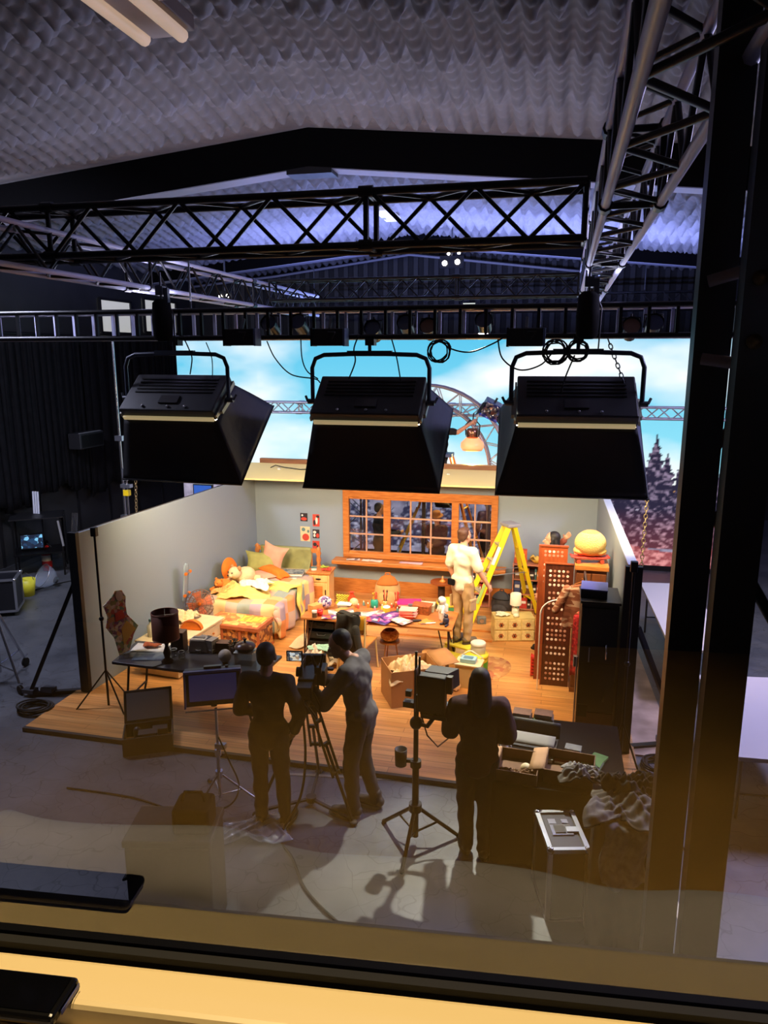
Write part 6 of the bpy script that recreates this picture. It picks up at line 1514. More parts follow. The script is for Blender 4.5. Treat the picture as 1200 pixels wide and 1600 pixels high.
cb.tube([(.09,-.28,.1),(.15,-.33,0),(.14,-.3,-.1),(.08,-.2,-.05)], .007, 6); cb.tube([(.08,.05,.1),(.16,.02,-.02),(.12,-.1,-.12)], .007, 6); cb.build('loose_cables', RUB, t)
b = MB(); b.cyl((-.10,-.05,.19),.045,.05,14,M=Matrix.Rotation(PI/2,4,'Y')); b.build('follow_focus', CAMB, t)
cable('camera_cable', 'thick black cable running from the film camera to the floor and across it', 'cable', [TC+Vector(v) for v in ((.0,-.2,1.1),(.06,-.3,.7),(.02,-.35,.3),(-.1,-.55,.014),(.1,-.8,.014),(.35,-1.15,.014),(.75,-1.45,.014),(1.1,-1.6,.014))], .012)
# centre light stand and monitor
CS = G(645,1330)+Vector((-.0,.1,0))
t = thing('light_stand', 'black three legged stand in the centre carrying the dark directors monitor', 'stand', CS)
light_stand(t, 1.42, .40, .36, BLKM, .022, R(-95))
for z, nm in ((.80,'cup_holder'),(1.05,'lever')):
    if nm == 'cup_holder':
        o = MB().lathe([(.0001,0),(.05,0),(.055,.15),(.05,.15),(.045,.01),(.0001,.01)], (-.13,0,z-.05), 16).build('cup_holder', BLACK, t); MB().bar((-.08,0,z),(-.0,0,z),.03).build('bracket', BLKM, o)
MB().ell((0,0,1.16),(.055,.055,.06)).build('swivel_joint', BLKM, t)
MB().tube([(.0,0,1.16),(.10,-.02,1.15),(.18,-.02,1.28)], .020, 8).build('support_arm', BLKM, t)
t = thing('directors_monitor', 'dark boxy monitor with sun hood on the central black stand', 'monitor', CS+Vector((.05,.02,1.27)), R(-6))
MB().span((-.04,-.04,0),(.20,.05,.33)).build('body', BLACK, t, .01)
h_ = MB(); h_.hexa([(-.0,.051,.18),(.22,.051,.18),(.27,.20,.18),(.0,.20,.18),(.0,.051,.335),(.20,.051,.335),(.26,.20,.33),(.02,.20,.33)]); h_.build('hood', mat('hood black blue', (24,26,34), .55), t)
MB().span((.201,.0,.18),(.25,.05,.33)).build('side_flap', BLACK, t)
MB().span((-.06,-.05,.0),(-.045,.06,.38)).build('side_bracket', STEEL, t)
MB().tube([(-.06,0,.3),(-.06,0,.52)], .012, 6).tube([(-.03,0,.3),(-.03,0,.48)], .010, 6).build('antenna', BLACK, t)
b = MB(); b.box((-.11,-.01,.05),(.10,.07,.05)); b.box((-.12,0,.14),(.05,.05,.05)); b.tube([(-.17,0,.05),(-.08,0,.05)], .012, 6); b.build('clamps', BLKM, t)
MB().span((.0,-.06,-.04),(.22,.04,-.005)).build('battery_plate', BLKM, t)
wp = Vector((-.75,5.93,1.02))
t = thing('handheld_rig', 'small grey camera rig held by the woman in the maroon jumper', 'camera', Vector((G(737,1330).x-.27,G(737,1330).y+.36,1.10)), R(35))
MB().box((0,0,0),(.13,.10,.16)).build('body', mat('rig grey', (70,74,80), .4), t, .012); MB().box((0,-.052,.02),(.09,.004,.09)).build('screen', mat('rig screen', (110,130,140), .2), t)
MB().tube([(-.06,0,.02),(-.16,.04,-.02),(-.26,.10,.03)], .018, 8).build('arm', BLKM, t)
MB().tube([(.05,0,-.08),(.02,-.03,-.22),(-.12,-.03,-.30),(-.2,.02,-.2),(-.24,.08,0)], .008, 6).build('strap', mat('brown strap', (84,50,40), .7), t)
# floor items and black case nearest the viewer
CASE = mat('case black laminate', (24,25,30), .4); EDGE = mat('case aluminium edge', (190,192,200), .3, .85)
def flight_case(name, lab, loc, w, d, h, rz, group=None, m=CASE, top=None, latch=True, wheels=False):
    t = thing(name, lab, 'flight case', loc, rz, group); z0 = .09 if wheels else 0
    MB().span((-w/2,-d/2,z0),(w/2,d/2,h)).build('body', m, t)
    if top: MB().span((-w/2+.03,-d/2+.03,h),(w/2-.03,d/2-.03,h+.004)).build('lid_panel', top, t)
    e = MB(); x, y = w/2, d/2
    for z in (z0,h):
        for a, b in (((-x,-y),(x,-y)),((x,-y),(x,y)),((x,y),(-x,y)),((-x,y),(-x,-y))): e.bar((*a,z),(*b,z),.034)
    for a in ((-x,-y),(x,-y),(x,y),(-x,y)): e.bar((*a,z0),(*a,h),.034)
    e.build('edges', EDGE, t)
    c = MB()
    for sx in (-x,x):
        for sy in (-y,y): c.ell((sx,sy,h),.03,8)
    c.build('corner_balls', CHROME, t)
    if latch:
        o = MB().box((0,0,h+.008),(.16,.13,.012)).build('handle_plate', CHROME, t); MB().box((-.015,0,h+.016),(.08,.09,.008)).build('recess', BLACK, o); MB().box((.08,-.01,h+.02),(.09,.06,.008)).build('flap', ALU, o)
        MB().box((-.05,d/2-.12,h+.007),(.06,.06,.004)).box((.05,d/2-.12,h+.007),(.05,.05,.004)).build('stickers', mat('grey sticker', (130,130,140), .6), t)
    if wheels:
        for sx in (-1,1):
            for sy in (-1,1): q = MB(Matrix.Translation((sx*(x-.07),sy*(y-.07),.04)) @ Matrix.Rotation(PI/2,4,'Y')); q.cyl((0,0,-.02),.04,.04,12); q.build('wheel', RUB, t)
    return t
flight_case('flight_case', 'upright black flight case with dark blue top beside the black clothed table', (.20,5.24,0), .28, .46, .60, R(14), top=mat('case navy top', (28,32,52), .45))
# black clothed table with boxes and books
TX0, TX1, TY0, TY1, TH = -.36, .72, 5.56, 6.78, .74
t = thing('prop_table', 'long prop table covered to the floor by a black cloth, right foreground', 'table', ((TX0+TX1)/2,(TY0+TY1)/2,0))
w_, d_ = (TX1-TX0)/2, (TY1-TY0)/2
MB().span((-w_+.02,-d_+.02,TH-.05),(w_-.02,d_-.02,TH-.012)).build('tabletop', BLACK, t)
for sx in (-1,1):
    for sy in (-1,1): MB().tube([(sx*(w_-.08),sy*(d_-.08),0),(sx*(w_-.08),sy*(d_-.08),TH-.05)], .018, 8).build('leg', BLKM, t)
b = MB(); b.span((-w_,-d_,TH-.011),(w_,d_,TH-.003))
def skirt(u, v):
    per = u*4; i = int(per) % 4; s = per-int(per) if per < 4 else 0
    cs = [(-w_,-d_),(w_,-d_),(w_,d_),(-w_,d_)]; a, e = cs[i], cs[(i+1)%4]; x, y = a[0]+(e[0]-a[0])*s, a[1]+(e[1]-a[1])*s
    k = 1+.03*v*math.sin(u*70)+.015*v
    return (x*k, y*k, (TH-.004)*(1-v)+.01*v)
b.sheet(lambda u,v: skirt(1-u,v), 120, 8, .005); b.build('cloth', BLKC, t)
OB = mat('dull brown carton', (110,80,54), .85, var=.1); OBI = mat('carton inside', (92,70,50), .85)
def open_box(lab, x, y, w, d, h, rz):
    t = thing('open_carton', lab, 'box', (x,y,TH), rz, 'open cartons on the black clothed table'); th = .008
    b = MB(); b.span((-w,-d,0),(w,d,th)); b.span((-w,-d,th),(w,-d+th,h)); b.span((-w,d-th,th),(w,d,h)); b.span((-w,-d+th,th),(-w+th,d-th,h)); b.span((w-th,-d+th,th),(w,d-th,h)); b.build('carton', OB, t)
    MB().sheet(lambda u,v: (-w-v*.12,-d+u*2*d,h+.005-.03*v), 3, 3, .005).build('flap', mat('pale carton flap', (170,130,90), .8), t)
    return t
open_box('open brown carton with a pale ball, on the black clothed table beside the woman', -.16, 5.78, .17, .19, .10, R(-4))
open_box('open dark carton holding a striped cloth, next to the draped clothes', .26, 5.82, .20, .18, .12, R(-6))
b = MB(); b.ell((0,0,.045),.045); one(b, 'pale_ball', 'small pale ball in the brown carton beside the woman', 'ball', CRM, (-.10,5.75,TH+.009))
heap('rag', 'crumpled tan rag in the front of the brown carton', 'cloth', (-.17,5.68,TH+.009), .24, .12, .06, mat('tan rag', (130,100,72), .9), 91)
heap('striped_cloth', 'grey striped cloth spilling from the dark carton', 'cloth', (.36,5.70,TH+.05), .34, .24, .12, cells('grey stripe', [(120,116,110),(70,66,62),(150,146,140)], (4,40,4), .9, 'square'), 92)
BKC = [('brown',(112,72,44)),('olive',(70,74,40)),('rust',(150,64,40)),('green',(70,110,50)),('dark',(40,36,34)),('grey',(110,110,104))]
def book(x, y, z, w, d, h, col, rz, lab, group=None):
    t = thing('book', lab, 'book', (x,y,z), rz, group); nm, c = col
    MB().box((0,0,h/2),(w-.012,d-.012,h-.008)).build('pages', PAPER, t)
    m_ = mat('cover '+nm, c, .55, var=.15, scale=20); b = MB(); b.box((0,0,.002),(w,d,.004)); b.box((0,0,h-.002),(w,d,.004)); b.box((-w/2+.002,0,h/2),(.004,d,h-.008)); b.build('cover', m_, t)
    return t
for s,(x,y,nm) in enumerate(((-.17,6.62,'left'),(.03,6.64,'right'))):
    z = TH; 
    for i in range(4):
        ordn = ['bottom','second','third','topmost'][i]
        h = (.03,.035,.028,.04)[i]; book(x+(.008,-.006,.01,0)[i], y, z, .17, .13, h, BKC[(i*2+s)%6] if i < 3 else BKC[0], R((-3,4,0,-5)[i]), f'{ordn} book of the {nm} brown stack at the far edge of the black clothed table', 'stacked books at the far edge of the table'); z += h+.0005
t = thing('document_tray', 'black open folder tray in front of the two book stacks', 'tray', (-.06,6.30,TH), R(-7))
MB().span((-.22,-.12,0),(.22,.12,.012)).build('base', BLACK, t); MB().sheet(lambda u,v: ((u-.5)*.46,.11+.05*v,.012+v*.13), 6, 4, .008).build('raised_lid', mat('folder black', (32,32,34), .5), t); MB().sheet(lambda u,v: ((u-.5)*.40,-.08+.16*v,.02+.03*math.sin(v*2)), 6, 4, .004).build('papers', mat('grey papers', (130,126,116), .8), t)
for x, y, w, d, h, c, rz, lab in ((.06,6.0,.12,.1,.04,BKC[5],5,'small grey book behind the red covered book'),(.24,6.02,.2,.14,.035,BKC[2],-8,'red brown covered book lying right of the folder tray'),(.22,6.0,0,0,0,None,0,''),(.46,6.02,.16,.15,.04,BKC[3],-20,'green covered book lying at the right of the red one'),(.30,6.24,.14,.1,.03,BKC[5],-10,'small patterned grey book beyond the red covered book'),(.52,6.14,.13,.1,.02,BKC[3],-25,'thin green book beyond the larger green one'),(.06,6.13,.13,.09,.03,BKC[4],12,'dark small book between the folder tray and the grey one')):
    if c: book(x, y, TH, w, d, h, c, R(rz), lab, 'loose books on the black clothed table')
t = thing('white_cup', 'small white cup at the left edge of the black clothed table', 'cup', (-.30,6.08,TH)); MB().lathe([(.028,0),(.04,.09),(.036,.09),(.026,.006)], n=16).build('body', WHT, t); MB().tube([(.036,0,.07),(.06,0,.06),(.055,0,.03),(.032,0,.02)], .006, 5).build('handle', WHT, t)
# tall draped rack at the right foreground
RK = Vector((.62,4.90,0))
t = thing('draped_rack', 'tall rack wrapped in dark cloth at the right foreground', 'rack', RK)
DRK2 = mat('dark cloth with painted haze', (26,20,16), .9, col2=(54,36,22), scale=9)  # brown mottle painted on for the haze reflected in the glass
def wrap(u, v):
    a = 2*PI*u; c_, s_ = math.cos(a), math.sin(a); k = (abs(c_)**6+abs(s_)**6)**(-1/6); f_ = 1+.05*math.sin(a*9+v*2)*(.4+v)
    return (.22*c_*k*f_, .20*s_*k*f_, 1.06*(1-v)+.012*v)
b = MB(); b.sheet(lambda u,v: wrap(1-u,v), 80, 16, .008); b.span((-.2,-.18,1.04),(.2,.18,1.062)); b.build('cloth', DRK2, t)
for sx in (-1,1):
    for sy in (-1,1): MB().tube([(sx*.15,sy*.14,0),(sx*.15,sy*.14,1.04)], .015, 6).build('leg', BLKM, t)
heap('grey_hoodie', 'grey hooded top with folds thrown over the wrapped rack', 'clothes', RK+Vector((-.02,-.02,1.064)), .46, .46, .13, mat('mid grey jersey', (104,100,96), .95, var=.2), 101, 'clothes on the wrapped rack')
heap('black_jacket', 'black jacket bunched behind the grey hooded top on the wrapped rack', 'clothes', RK+Vector((.03,.16,1.10)), .40, .22, .18, JK, 103, 'clothes on the wrapped rack')
one(MB().sheet(lambda u,v: (-.17+u*.30+.02*math.sin(v*7),-.10-.14*min(1,v*5)-.02*math.sin(u*16+v*3)*min(1,v*5)-.03*v,1.075+.02*math.sin(u*9)*(1-v)-max(0,v-.18)*.5-.05*math.sin(u*5)*max(0,v-.18)), 20, 16, .01), 'grey_sleeves', 'pale striped grey sleeves hanging down the front of the wrapped rack', 'clothes', mat('pale grey jersey', (150,146,140), .95, var=.25, scale=16), RK, 0, 'clothes on the wrapped rack')
coil('cable_coil', 'round coil of black cable on the floor by the right set wall brace', 'cable', (1.24,7.38,0.0), .20, 7, .011, 'xy', 1.0, seed=9)
b = MB(); rr = random.Random(8)
b.box((0,0,.05),(.16,.22,.1)); b.box((.1,.1,.04),(.1,.1,.08)); b.tube([(-.1,-.1,.02),(-.2,-.15,.015),(-.16,.1,.015),(.05,.2,.015)], .01, 6)
one(b, 'junction_box', 'dark cable junction box on the floor right of the wrapped rack', 'junction box', BLKM, G(1015,1275), R(15))
# near black cases in the left foreground
t = thing('equipment_trolley', 'tall black equipment case standing nearest the viewer at the lower left', 'case', (-2.52,4.24,0), R(12))
MB().span((-.30,-.20,.08),(.30,.20,.86)).build('body', mat('near case black', (20,20,22), .5), t, .015); MB().span((-.31,-.21,.865),(.31,.21,.92)).build('lid', mat('near case lid', (34,36,42), .5), t, .01)
MB().tube([(-.315,-.1,.55),(-.36,-.1,.53),(-.36,.1,.53),(-.315,.1,.55)], .011, 6).build('handle', BLKM, t)
for sx in (-1,1):
    for sy in (-1,1): MB(Matrix.Translation((sx*.24,sy*.14,.04)) @ Matrix.Rotation(PI/2,4,'Y')).cyl((0,0,-.018),.04,.036,12).build('wheel', RUB, t)
t = thing('black_bag', 'black padded bag standing on the near equipment case', 'bag', (-2.36,4.24,.922), R(12)); MB().span((-.13,-.12,0),(.13,.12,.20)).build('body', BLKC, t, .03, 3); MB().tube([(-.08,0,.2),(-.06,0,.27),(.06,0,.27),(.08,0,.2)], .012, 6).build('handle', BLKC, t)
pl = G(402,1300); 
heap('clear_plastic', 'crinkled clear plastic sheet on the floor beside the near equipment case', 'plastic sheet', pl, .62, .34, .10, mat('crinkled clear plastic', (190,196,205), .12, bump=1.0, bscale=9, alpha=.42), 111, rz=R(22), n=34)
# ============================================================ black folding table at the left of the set
t = thing('folding_table', 'long folding table with a dark glossy top at the left front of the set', 'table', (0,0,0))
c4 = [Vector((-4.86,7.05,0)), Vector((-3.05,6.98,0)), Vector((-3.0,7.66,0)), Vector((-4.92,7.70,0))]
BTZ = .74
def quad(cs, z0, z1): return MB().hexa([(p.x,p.y,z0) for p in cs]+[(p.x,p.y,z1) for p in cs])
quad(c4, BTZ-.035, BTZ).build('tabletop', mat('dark glossy top', (66,66,70), .22), t, .006)
for a, b_ in ((c4[0],c4[3]),(c4[1],c4[2])):
    sx = .18 if a is c4[0] else -.18
    for s in (.12,.88): q = a.lerp(b_,s); MB().tube([(q.x+sx,q.y,BTZ-.04),(q.x+sx*.7,q.y,.25),(q.x+sx*.4,q.y,FZ)], .014, 8).build('leg', BLKM, t)
    q0, q1 = a.lerp(b_,.12), a.lerp(b_,.88); MB().tube([(q0.x+sx*.7,q0.y,.25),(q1.x+sx*.7,q1.y,.25)], .012, 6).build('crossbar', BLKM, t)
t = thing('drum_lamp', 'table lamp with a brown drum shade and dark turned base', 'lamp', on(262,1034,BTZ))
MB().lathe([(.07,0),(.07,.02),(.03,.05),(.045,.12),(.03,.16),(.018,.2),(.03,.24),(.015,.28),(.012,.34)], n=18).build('base', mat('dark turned wood', (44,26,20), .35), t)
MB().lathe([(.152,.29),(.152,.60),(.147,.60),(.147,.29)], n=32, cap=False).build('lamp_shade', mat('brown shade', (116,62,36), .7), t)
b = MB(); b.lathe([(.154,.285),(.154,.30),(.150,.30)], n=32, cap=False); b.lathe([(.154,.592),(.154,.606),(.146,.606)], n=32, cap=False); b.build('shade_bands', mat('shade band', (146,84,50), .6), t)
b = MB()
for k in range(3): a = 2*PI*k/3; b.tube([(0,0,.57),(.148*math.cos(a),.148*math.sin(a),.595)], .004, 4)
b.tube([(0,0,.34),(0,0,.57)], .006, 5); b.build('shade_ring', BRASS, t)
MB().tube([(0,-.06,.01),(-.06,-.16,.006),(-.10,-.2,.006)], .006, 5).build('cord', BLACK, t)
t = thing('collage', 'tall cut out collage of flowers and figures leaning on the left set wall', 'artwork', (-4.84,7.30,BTZ), R(62), rx=R(-9))
b = MB()
ol = [(-.07,0),(.06,.02),(.15,.20),(.22,.28),(.10,.45),(.10,.58),(.12,.66),(.08,.75),(.0,.76),(-.05,.70),(-.17,.62),(-.14,.48),(-.18,.36),(-.10,.22)]
b.prism(ol, -.012, 0, Matrix.Rotation(PI/2,4,'X'))
b.build('board', cells('collage print', [(206,160,150),(190,90,70),(220,196,150),(160,150,90),(226,206,180),(150,90,110),(120,140,110),(214,150,90)], (26,26,26), .7), t)
MB().lathe([(.055,0),(.055,.008)], (.035,-.001,.69), 16, Matrix.Rotation(PI/2,4,'X') @ Matrix.Diagonal((.8,1.1,1,1))).build('face_disc', mat('pale oval', (224,200,180), .7), t)
b = MB(); b.prism([(-.06,.40),(.07,.42),(.05,.52),(-.05,.50)], .001, .006, Matrix.Rotation(PI/2,4,'X')); b.build('red_patch', RED, t)
b = MB(); b.prism([(.0,.10),(.18,.26),(.08,.38),(.0,.30)], .001, .005, Matrix.Rotation(PI/2,4,'X')); b.build('yellow_patch', mat('ochre patch', (214,160,70), .7), t)
paper('paper_sheet', 'white sheet with an orange scrap at the back left of the dark folding table', 'paper', on(236,1012,BTZ+.001), .42, .26, R(10), PAPER)
paper('blue_print', 'grey blue printed sheet at the front left of the dark folding table', 'paper', on(240,1026,BTZ+.001)+Vector((-.03,0,0)), .40, .24, R(14), cells('grey blue print', [(96,110,120),(120,130,130),(80,90,104)], (9,9,9)))
heap('orange_scarf', 'orange cloth scrap lying on the white sheet', 'cloth', on(236,1010,BTZ+.01), .2, .1, .03, mat('rust cloth', (190,96,50), .9), 121, n=16)
for k,(px,py,lab) in enumerate(((272,1026,'clear glass jar in front of the brown lamp, nearest the lamp base'),(284,1030,'clear glass jar at the table front between lamp and dark box'),(311,1020,'round glass dish in front of the plastic wrapped tissue box'),(331,1020,'round glass dish left of the white ball'))):
    t = thing('glass_jar', lab, 'jar', on(px,py,BTZ), 0, 'clear glassware on the dark folding table'); h_ = .09 if k < 2 else .04
    MB().lathe([(.0001,.004),(.03,.002),(.042,.02),(.042,h_*.7),(.033,h_*.85),(.036,h_)], n=18, cap=False).build('body', clear('clear jar glass', (225,225,215), .22, .05), t); MB().lathe([(.036,h_),(.039,h_+.004),(.036,h_+.008),(.033,h_+.004)], n=18, cap=False).build('rim', mat('glass rim', (190,190,180), .1), t)
t = thing('dark_box', 'dark cardboard box standing behind the glass dishes', 'box', on(297,1006,BTZ)+Vector((-.03,-.06,0)), R(4)); MB().box((0,0,.12),(.16,.13,.24)).build('body', mat('dark carton', (44,36,34), .6), t); MB().box((0,0,.242),(.163,.133,.006)).build('lid', mat('brown lid', (120,96,72), .6), t)
t = thing('tissue_box', 'white plastic wrapped box beside the dark box on the folding table', 'box', on(318,1010,BTZ)+Vector((.02,-.03,0)), R(8)); MB().box((0,0,.085),(.24,.15,.17), taper=.82).build('body', mat('frosted plastic', (186,176,162), .3), t, .02); MB().box((0,0,.174),(.14,.05,.006)).build('slot', mat('slot grey', (120,112,104), .5), t)
t = thing('grey_carton', 'grey flat carton propped behind the plastic wrapped box', 'box', on(340,1003,BTZ)+Vector((0,0,0)), R(-10)); MB().box((0,0,.08),(.24,.14,.16)).build('body', mat('grey carton', (150,142,132), .6), t); MB().box((0,0,.162),(.06,.142,.003)).build('tape', mat('dark tape', (60,56,56), .4), t)
t = thing('white_globe', 'white round globe lamp on the folding table', 'globe', on(352,1036,BTZ)); MB().lathe([(.035,0),(.035,.02)], n=16).build('base', BLKM, t); MB().ell((0,0,.09),(.075,.075,.075),16).build('ball', mat('matte white globe', (190,180,166), .5), t)
t = thing('brown_box', 'small brown box behind the white globe', 'box', on(350,1018,BTZ)+Vector((0,.02,0)), R(6)); MB().box((0,0,.06),(.16,.12,.12)).build('body', mat('brown card', (92,66,46), .6), t); MB().box((0,0,.122),(.165,.125,.005)).build('lid', mat('brown card lid', (116,84,58), .6), t)
t = thing('clear_tub', 'clear plastic tub of cutlery under the dark lidded pan', 'tub', on(384,1036,BTZ), R(5)); MB().box((0,0,.075),(.2,.17,.15), taper=1.08).build('body', mat('milky clear plastic', (150,142,130), .15, alpha=.55), t, .008); MB().box((0,0,.152),(.225,.19,.006)).build('rim', mat('tub rim', (190,182,170), .2), t)
t = thing('dark_pan', 'dark lidded pan resting on the clear plastic tub', 'pan', on(384,1036,BTZ)+Vector((0,.0,.156))); MB().lathe([(.08,0),(.115,.03),(.118,.05)], n=26).build('bowl', mat('dark enamel', (36,30,28), .25), t); MB().lathe([(.122,.051),(.10,.085),(.03,.10)], n=26).build('lid', mat('brown enamel', (84,58,46), .25), t); MB().lathe([(.014,.10),(.012,.12),(.024,.135),(.0001,.145)], n=14).build('knob', BLACK, t)
t = thing('dried_plant', 'small dark potted plant behind the dark lidded pan', 'plant', on(380,1008,BTZ)+Vector((0,.0,0))); MB().lathe([(.04,0),(.05,.08),(.045,.08),(.036,.01)], n=14).build('pot', DBR, t); b = MB(); rr = random.Random(5)
for i in range(26):
    a, e, r_ = rr.uniform(0,6.28), rr.uniform(.3,1.4), rr.uniform(.05,.11); p_ = Vector((r_*math.cos(a)*math.cos(e),r_*math.sin(a)*math.cos(e),.08+r_*math.sin(e))); b.tube([(0,0,.07),p_], .003, 4); b.ell(p_,(.016,.016,.008),6)
b.build('leaves', mat('dry leaf', (64,60,40), .7), t)
cable('white_sticks', 'pale cutlery handles lying on the right end of the dark folding table', 'cutlery', [on(x,y,BTZ)+Vector((0,0,.012)) for x,y in ((405,1050),(415,1042),(424,1035))], .008)
# case with raised lid under the table, front
t = thing('open_case', 'open black equipment case with a pale raised lid lining, under the folding table front', 'case', Vector((-4.18,6.62,0)), R(28))
b = MB(); b.span((-.26,-.18,0),(.26,.18,.02)); b.span((-.26,-.18,.02),(.26,-.165,.2)); b.span((-.26,.165,.02),(.26,.18,.2)); b.span((-.26,-.165,.02),(-.245,.165,.2)); b.span((.245,-.165,.02),(.26,.165,.2)); b.build('base', CASE, t)
LM = Matrix.Translation((0,.18,.2)) @ Matrix.Rotation(R(62),4,'X'); L_ = MB(LM); L_.span((-.26,0,-.05),(.26,.36,0)); l_ = L_.build('lid', CASE, t, .01)
MB(LM).span((-.23,.03,.001),(.23,.33,.006)).build('lining', mat('grey lining', (140,136,132), .6), l_)
b = MB(); b.box((0,-.05,.12),(.2,.12,.16)); b.box((.12,.08,.1),(.16,.1,.14)); b.cap((-.12,.06,.08),(-.12,.06,.17),.04,.04); b.build('contents', mat('case contents', (46,36,32), .5), t, .005)
t = thing('small_table', 'small wooden frame table behind the folding table legs', 'table', (-3.9,7.95,FZ)); MB().span((-.3,-.18,.42),(.3,.18,.45)).build('top', OAK, t)
for sx in (-1,1):
    for sy in (-1,1): MB().bar((sx*.27,sy*.15,0),(sx*.27,sy*.15,.42),.03).build('leg', OAK, t)
# ============================================================ braces and clamps of the set walls
def brace(lab, top, foot, back):
    t = thing('wall_brace', lab, 'brace', foot); tp, bk = Vector(top)-Vector(foot), Vector(back)-Vector(foot)
    MB().bar((0,0,.04), tp, .07, .045).build('strut', BLACK, t); MB().bar((0,0,.025), bk+Vector((0,0,.025)), .07, .045).build('foot_rail', BLACK, t)
    for k in (0,.35): MB().box(bk*k+Vector((0,0,.075)), (.16,.11,.05)).build('weight', STEEL, t)
brace('black diagonal brace propping the front end of the left set wall', (-5.66,7.66,1.55), (-6.28,7.38,0), (-5.70,7.62,0))
brace('black diagonal brace propping the front end of the right set wall', (.95,7.72,1.42), (1.52,7.95,0), (.98,7.74,0))
brace('black diagonal brace behind the left set wall, further back', (-5.54,9.9,1.55), (-6.15,9.9,0), (-5.6,9.9,0))
def wall_pole(lab, x, y, h, sp=.38):
    t = thing('clamp_stand', lab, 'stand', (x,y,0)); MB().tube([(0,0,.02),(0,0,h)], .014, 8).build('pole', BLKM, t); MB().box((0,0,h+.03),(.07,.06,.11)).build('clamp_head', BLACK, t, .008)
    for k in range(3): a = 2*PI*k/3-.5; MB().tube([(0,0,.5),(sp*math.cos(a),sp*math.sin(a),.02)], .010, 6).build('leg', BLKM, t)
    MB().ell((0,0,1.15),(.03,.03,.03),8).build('knob', BLKM, t)
wall_pole('thin black stand in front of the left set wall, clamp head above it', -5.12, 7.30, 2.18)
wall_pole('thin black stand at the front end of the right set wall', .83, 7.34, 2.14, .2)
# ============================================================ left side clutter
t = thing('rolling_stand', 'heavy chrome rolling stand with wheels at the left edge', 'stand', Vector((-6.92,7.62,0)))
MB().tube([(0,0,.15),(0,0,1.5)], .03, 10).build('pole', CHROME, t); MB().cyl((0,0,.62),.05,.12,12).cyl((0,0,1.05),.045,.08,12).build('collars', STEEL, t)
for k in range(3):
    a = R(-25)+2*PI*k/3; d = Vector((math.cos(a),math.sin(a),0)); s_ = Vector((-d.y,d.x,0))*.06
    l = MB(); l.tube([d*.03+Vector((0,0,1.05)), d*.52+Vector((0,0,.14))], .018, 8); l.tube([Vector((0,0,.25)), d*.44+Vector((0,0,.28))], .011, 6); o = l.build('leg', CHROME, t)
    b = MB(Matrix.Translation(d*.54+Vector((0,0,.06))) @ Matrix.Rotation(a,4,'Z') @ Matrix.Rotation(PI/2,4,'X')); b.cyl((0,0,-.02),.06,.04,16); w__ = b.build('wheel', RUB, o)
    MB().tube([d*.52+Vector((0,0,.14)), d*.60+Vector((0,0,.16))], .010, 6).build('brake', CHROME, o)
flight_case('flight_case', 'silver edged black flight case on wheels by the yellow bucket at the far left', Vector((-8.95,9.9,0)), .8, .5, .62, R(28), latch=False, wheels=True)
flight_case('flight_case', 'low black flight case on the floor by the left studio wall', Vector((-8.85,12.75,0)), .7, .45, .3, R(10), latch=False)
flight_case('flight_case', 'second low black case behind the one by the left studio wall', Vector((-9.0,13.8,0)), .6, .4, .34, R(-5), latch=False)
t = thing('bucket', 'lime yellow bucket on the floor at the far left', 'bucket', G(44,930)); MB().lathe([(.0001,.008),(.11,0),(.15,.30),(.144,.30),(.106,.012),(.0001,.012)], n=20).build('body', mat('lime bucket', (214,210,50), .45), t); MB().tube([(.15,0,.29),(.12,.0,.36),(0,0,.42),(-.12,0,.36),(-.15,0,.29)], .006, 5).build('handle', STEEL, t)
p = G(76,920); t = thing('plastic_dome', 'clear plastic dome reflector lying on the floor right of the lime bucket', 'reflector', p+Vector((0,0,.22)), R(-30), rx=R(60)); MB().lathe([(.05,-.16),(.12,-.12),(.19,-.02),(.22,.1)], n=26, cap=False).build('dome', mat('clear dome', (170,185,205), .1, alpha=.35), t); MB().lathe([(.222,.10),(.228,.105),(.222,.11)], n=26, cap=False).build('rim', ALU, t); MB().cyl((0,0,-.19),.06,.04,14).build('socket', STEEL, t)
t = thing('fire_extinguisher', 'red fire extinguisher standing by the left studio wall', 'fire extinguisher', G(68,890)+Vector((.1,0,0))); MB().lathe([(.09,0),(.095,.02),(.095,.42),(.06,.5),(.03,.52)], n=18).build('cylinder', mat('extinguisher red', (190,36,40), .4), t); MB().box((0,0,.56),(.06,.10,.08)).build('valve', BLKM, t); MB().tube([(.03,0,.55),(.12,0,.5),(.11,.0,.2)], .012, 6).build('hose', RUB, t); MB().lathe([(.0965,.2),(.0965,.32)], n=18, cap=False).build('label', PAPER, t)
t = thing('control_cart', 'black draped control cart with small lit screens at the far left', 'cart', Vector((-9.72,12.1,0)), R(35))
for sx in (-1,1):
    for sy in (-1,1): MB().bar((sx*.42,sy*.3,0),(sx*.42,sy*.3,1.15),.035).build('post', BLKM, t)
MB().span((-.45,-.33,.45),(.45,.33,.48)).build('shelf', BLKM, t); MB().span((-.47,-.35,1.15),(.47,.35,1.17)).build('top', BLACK, t)
MB().sheet(lambda u,v: (.47+.02*math.sin(u*17),-.34+u*.68,1.17-v*.95), 20, 8, .01).build('side_drape', BLKC, t)
m_ = MB().box((-.12,-.1,.68),(.42,.05,.30)).build('screen', BLKM, t); MB().box((-.12,-.127,.68),(.38,.003,.26)).build('lit_screen', cells('control screen', [(30,60,90),(20,30,50),(120,190,220),(24,40,60)], (16,16,16), emit=.8), m_)
MB().bar((.38,-.36,1.1),(.44,-.38,.6),.03).build('pale_rail', mat('pale plastic', (150,150,150), .5), t)
t = thing('white_tubes', 'bundle of white fluorescent tubes leaning upright at the far left', 'lamp tubes', Vector((-9.6,10.75,1.172)));
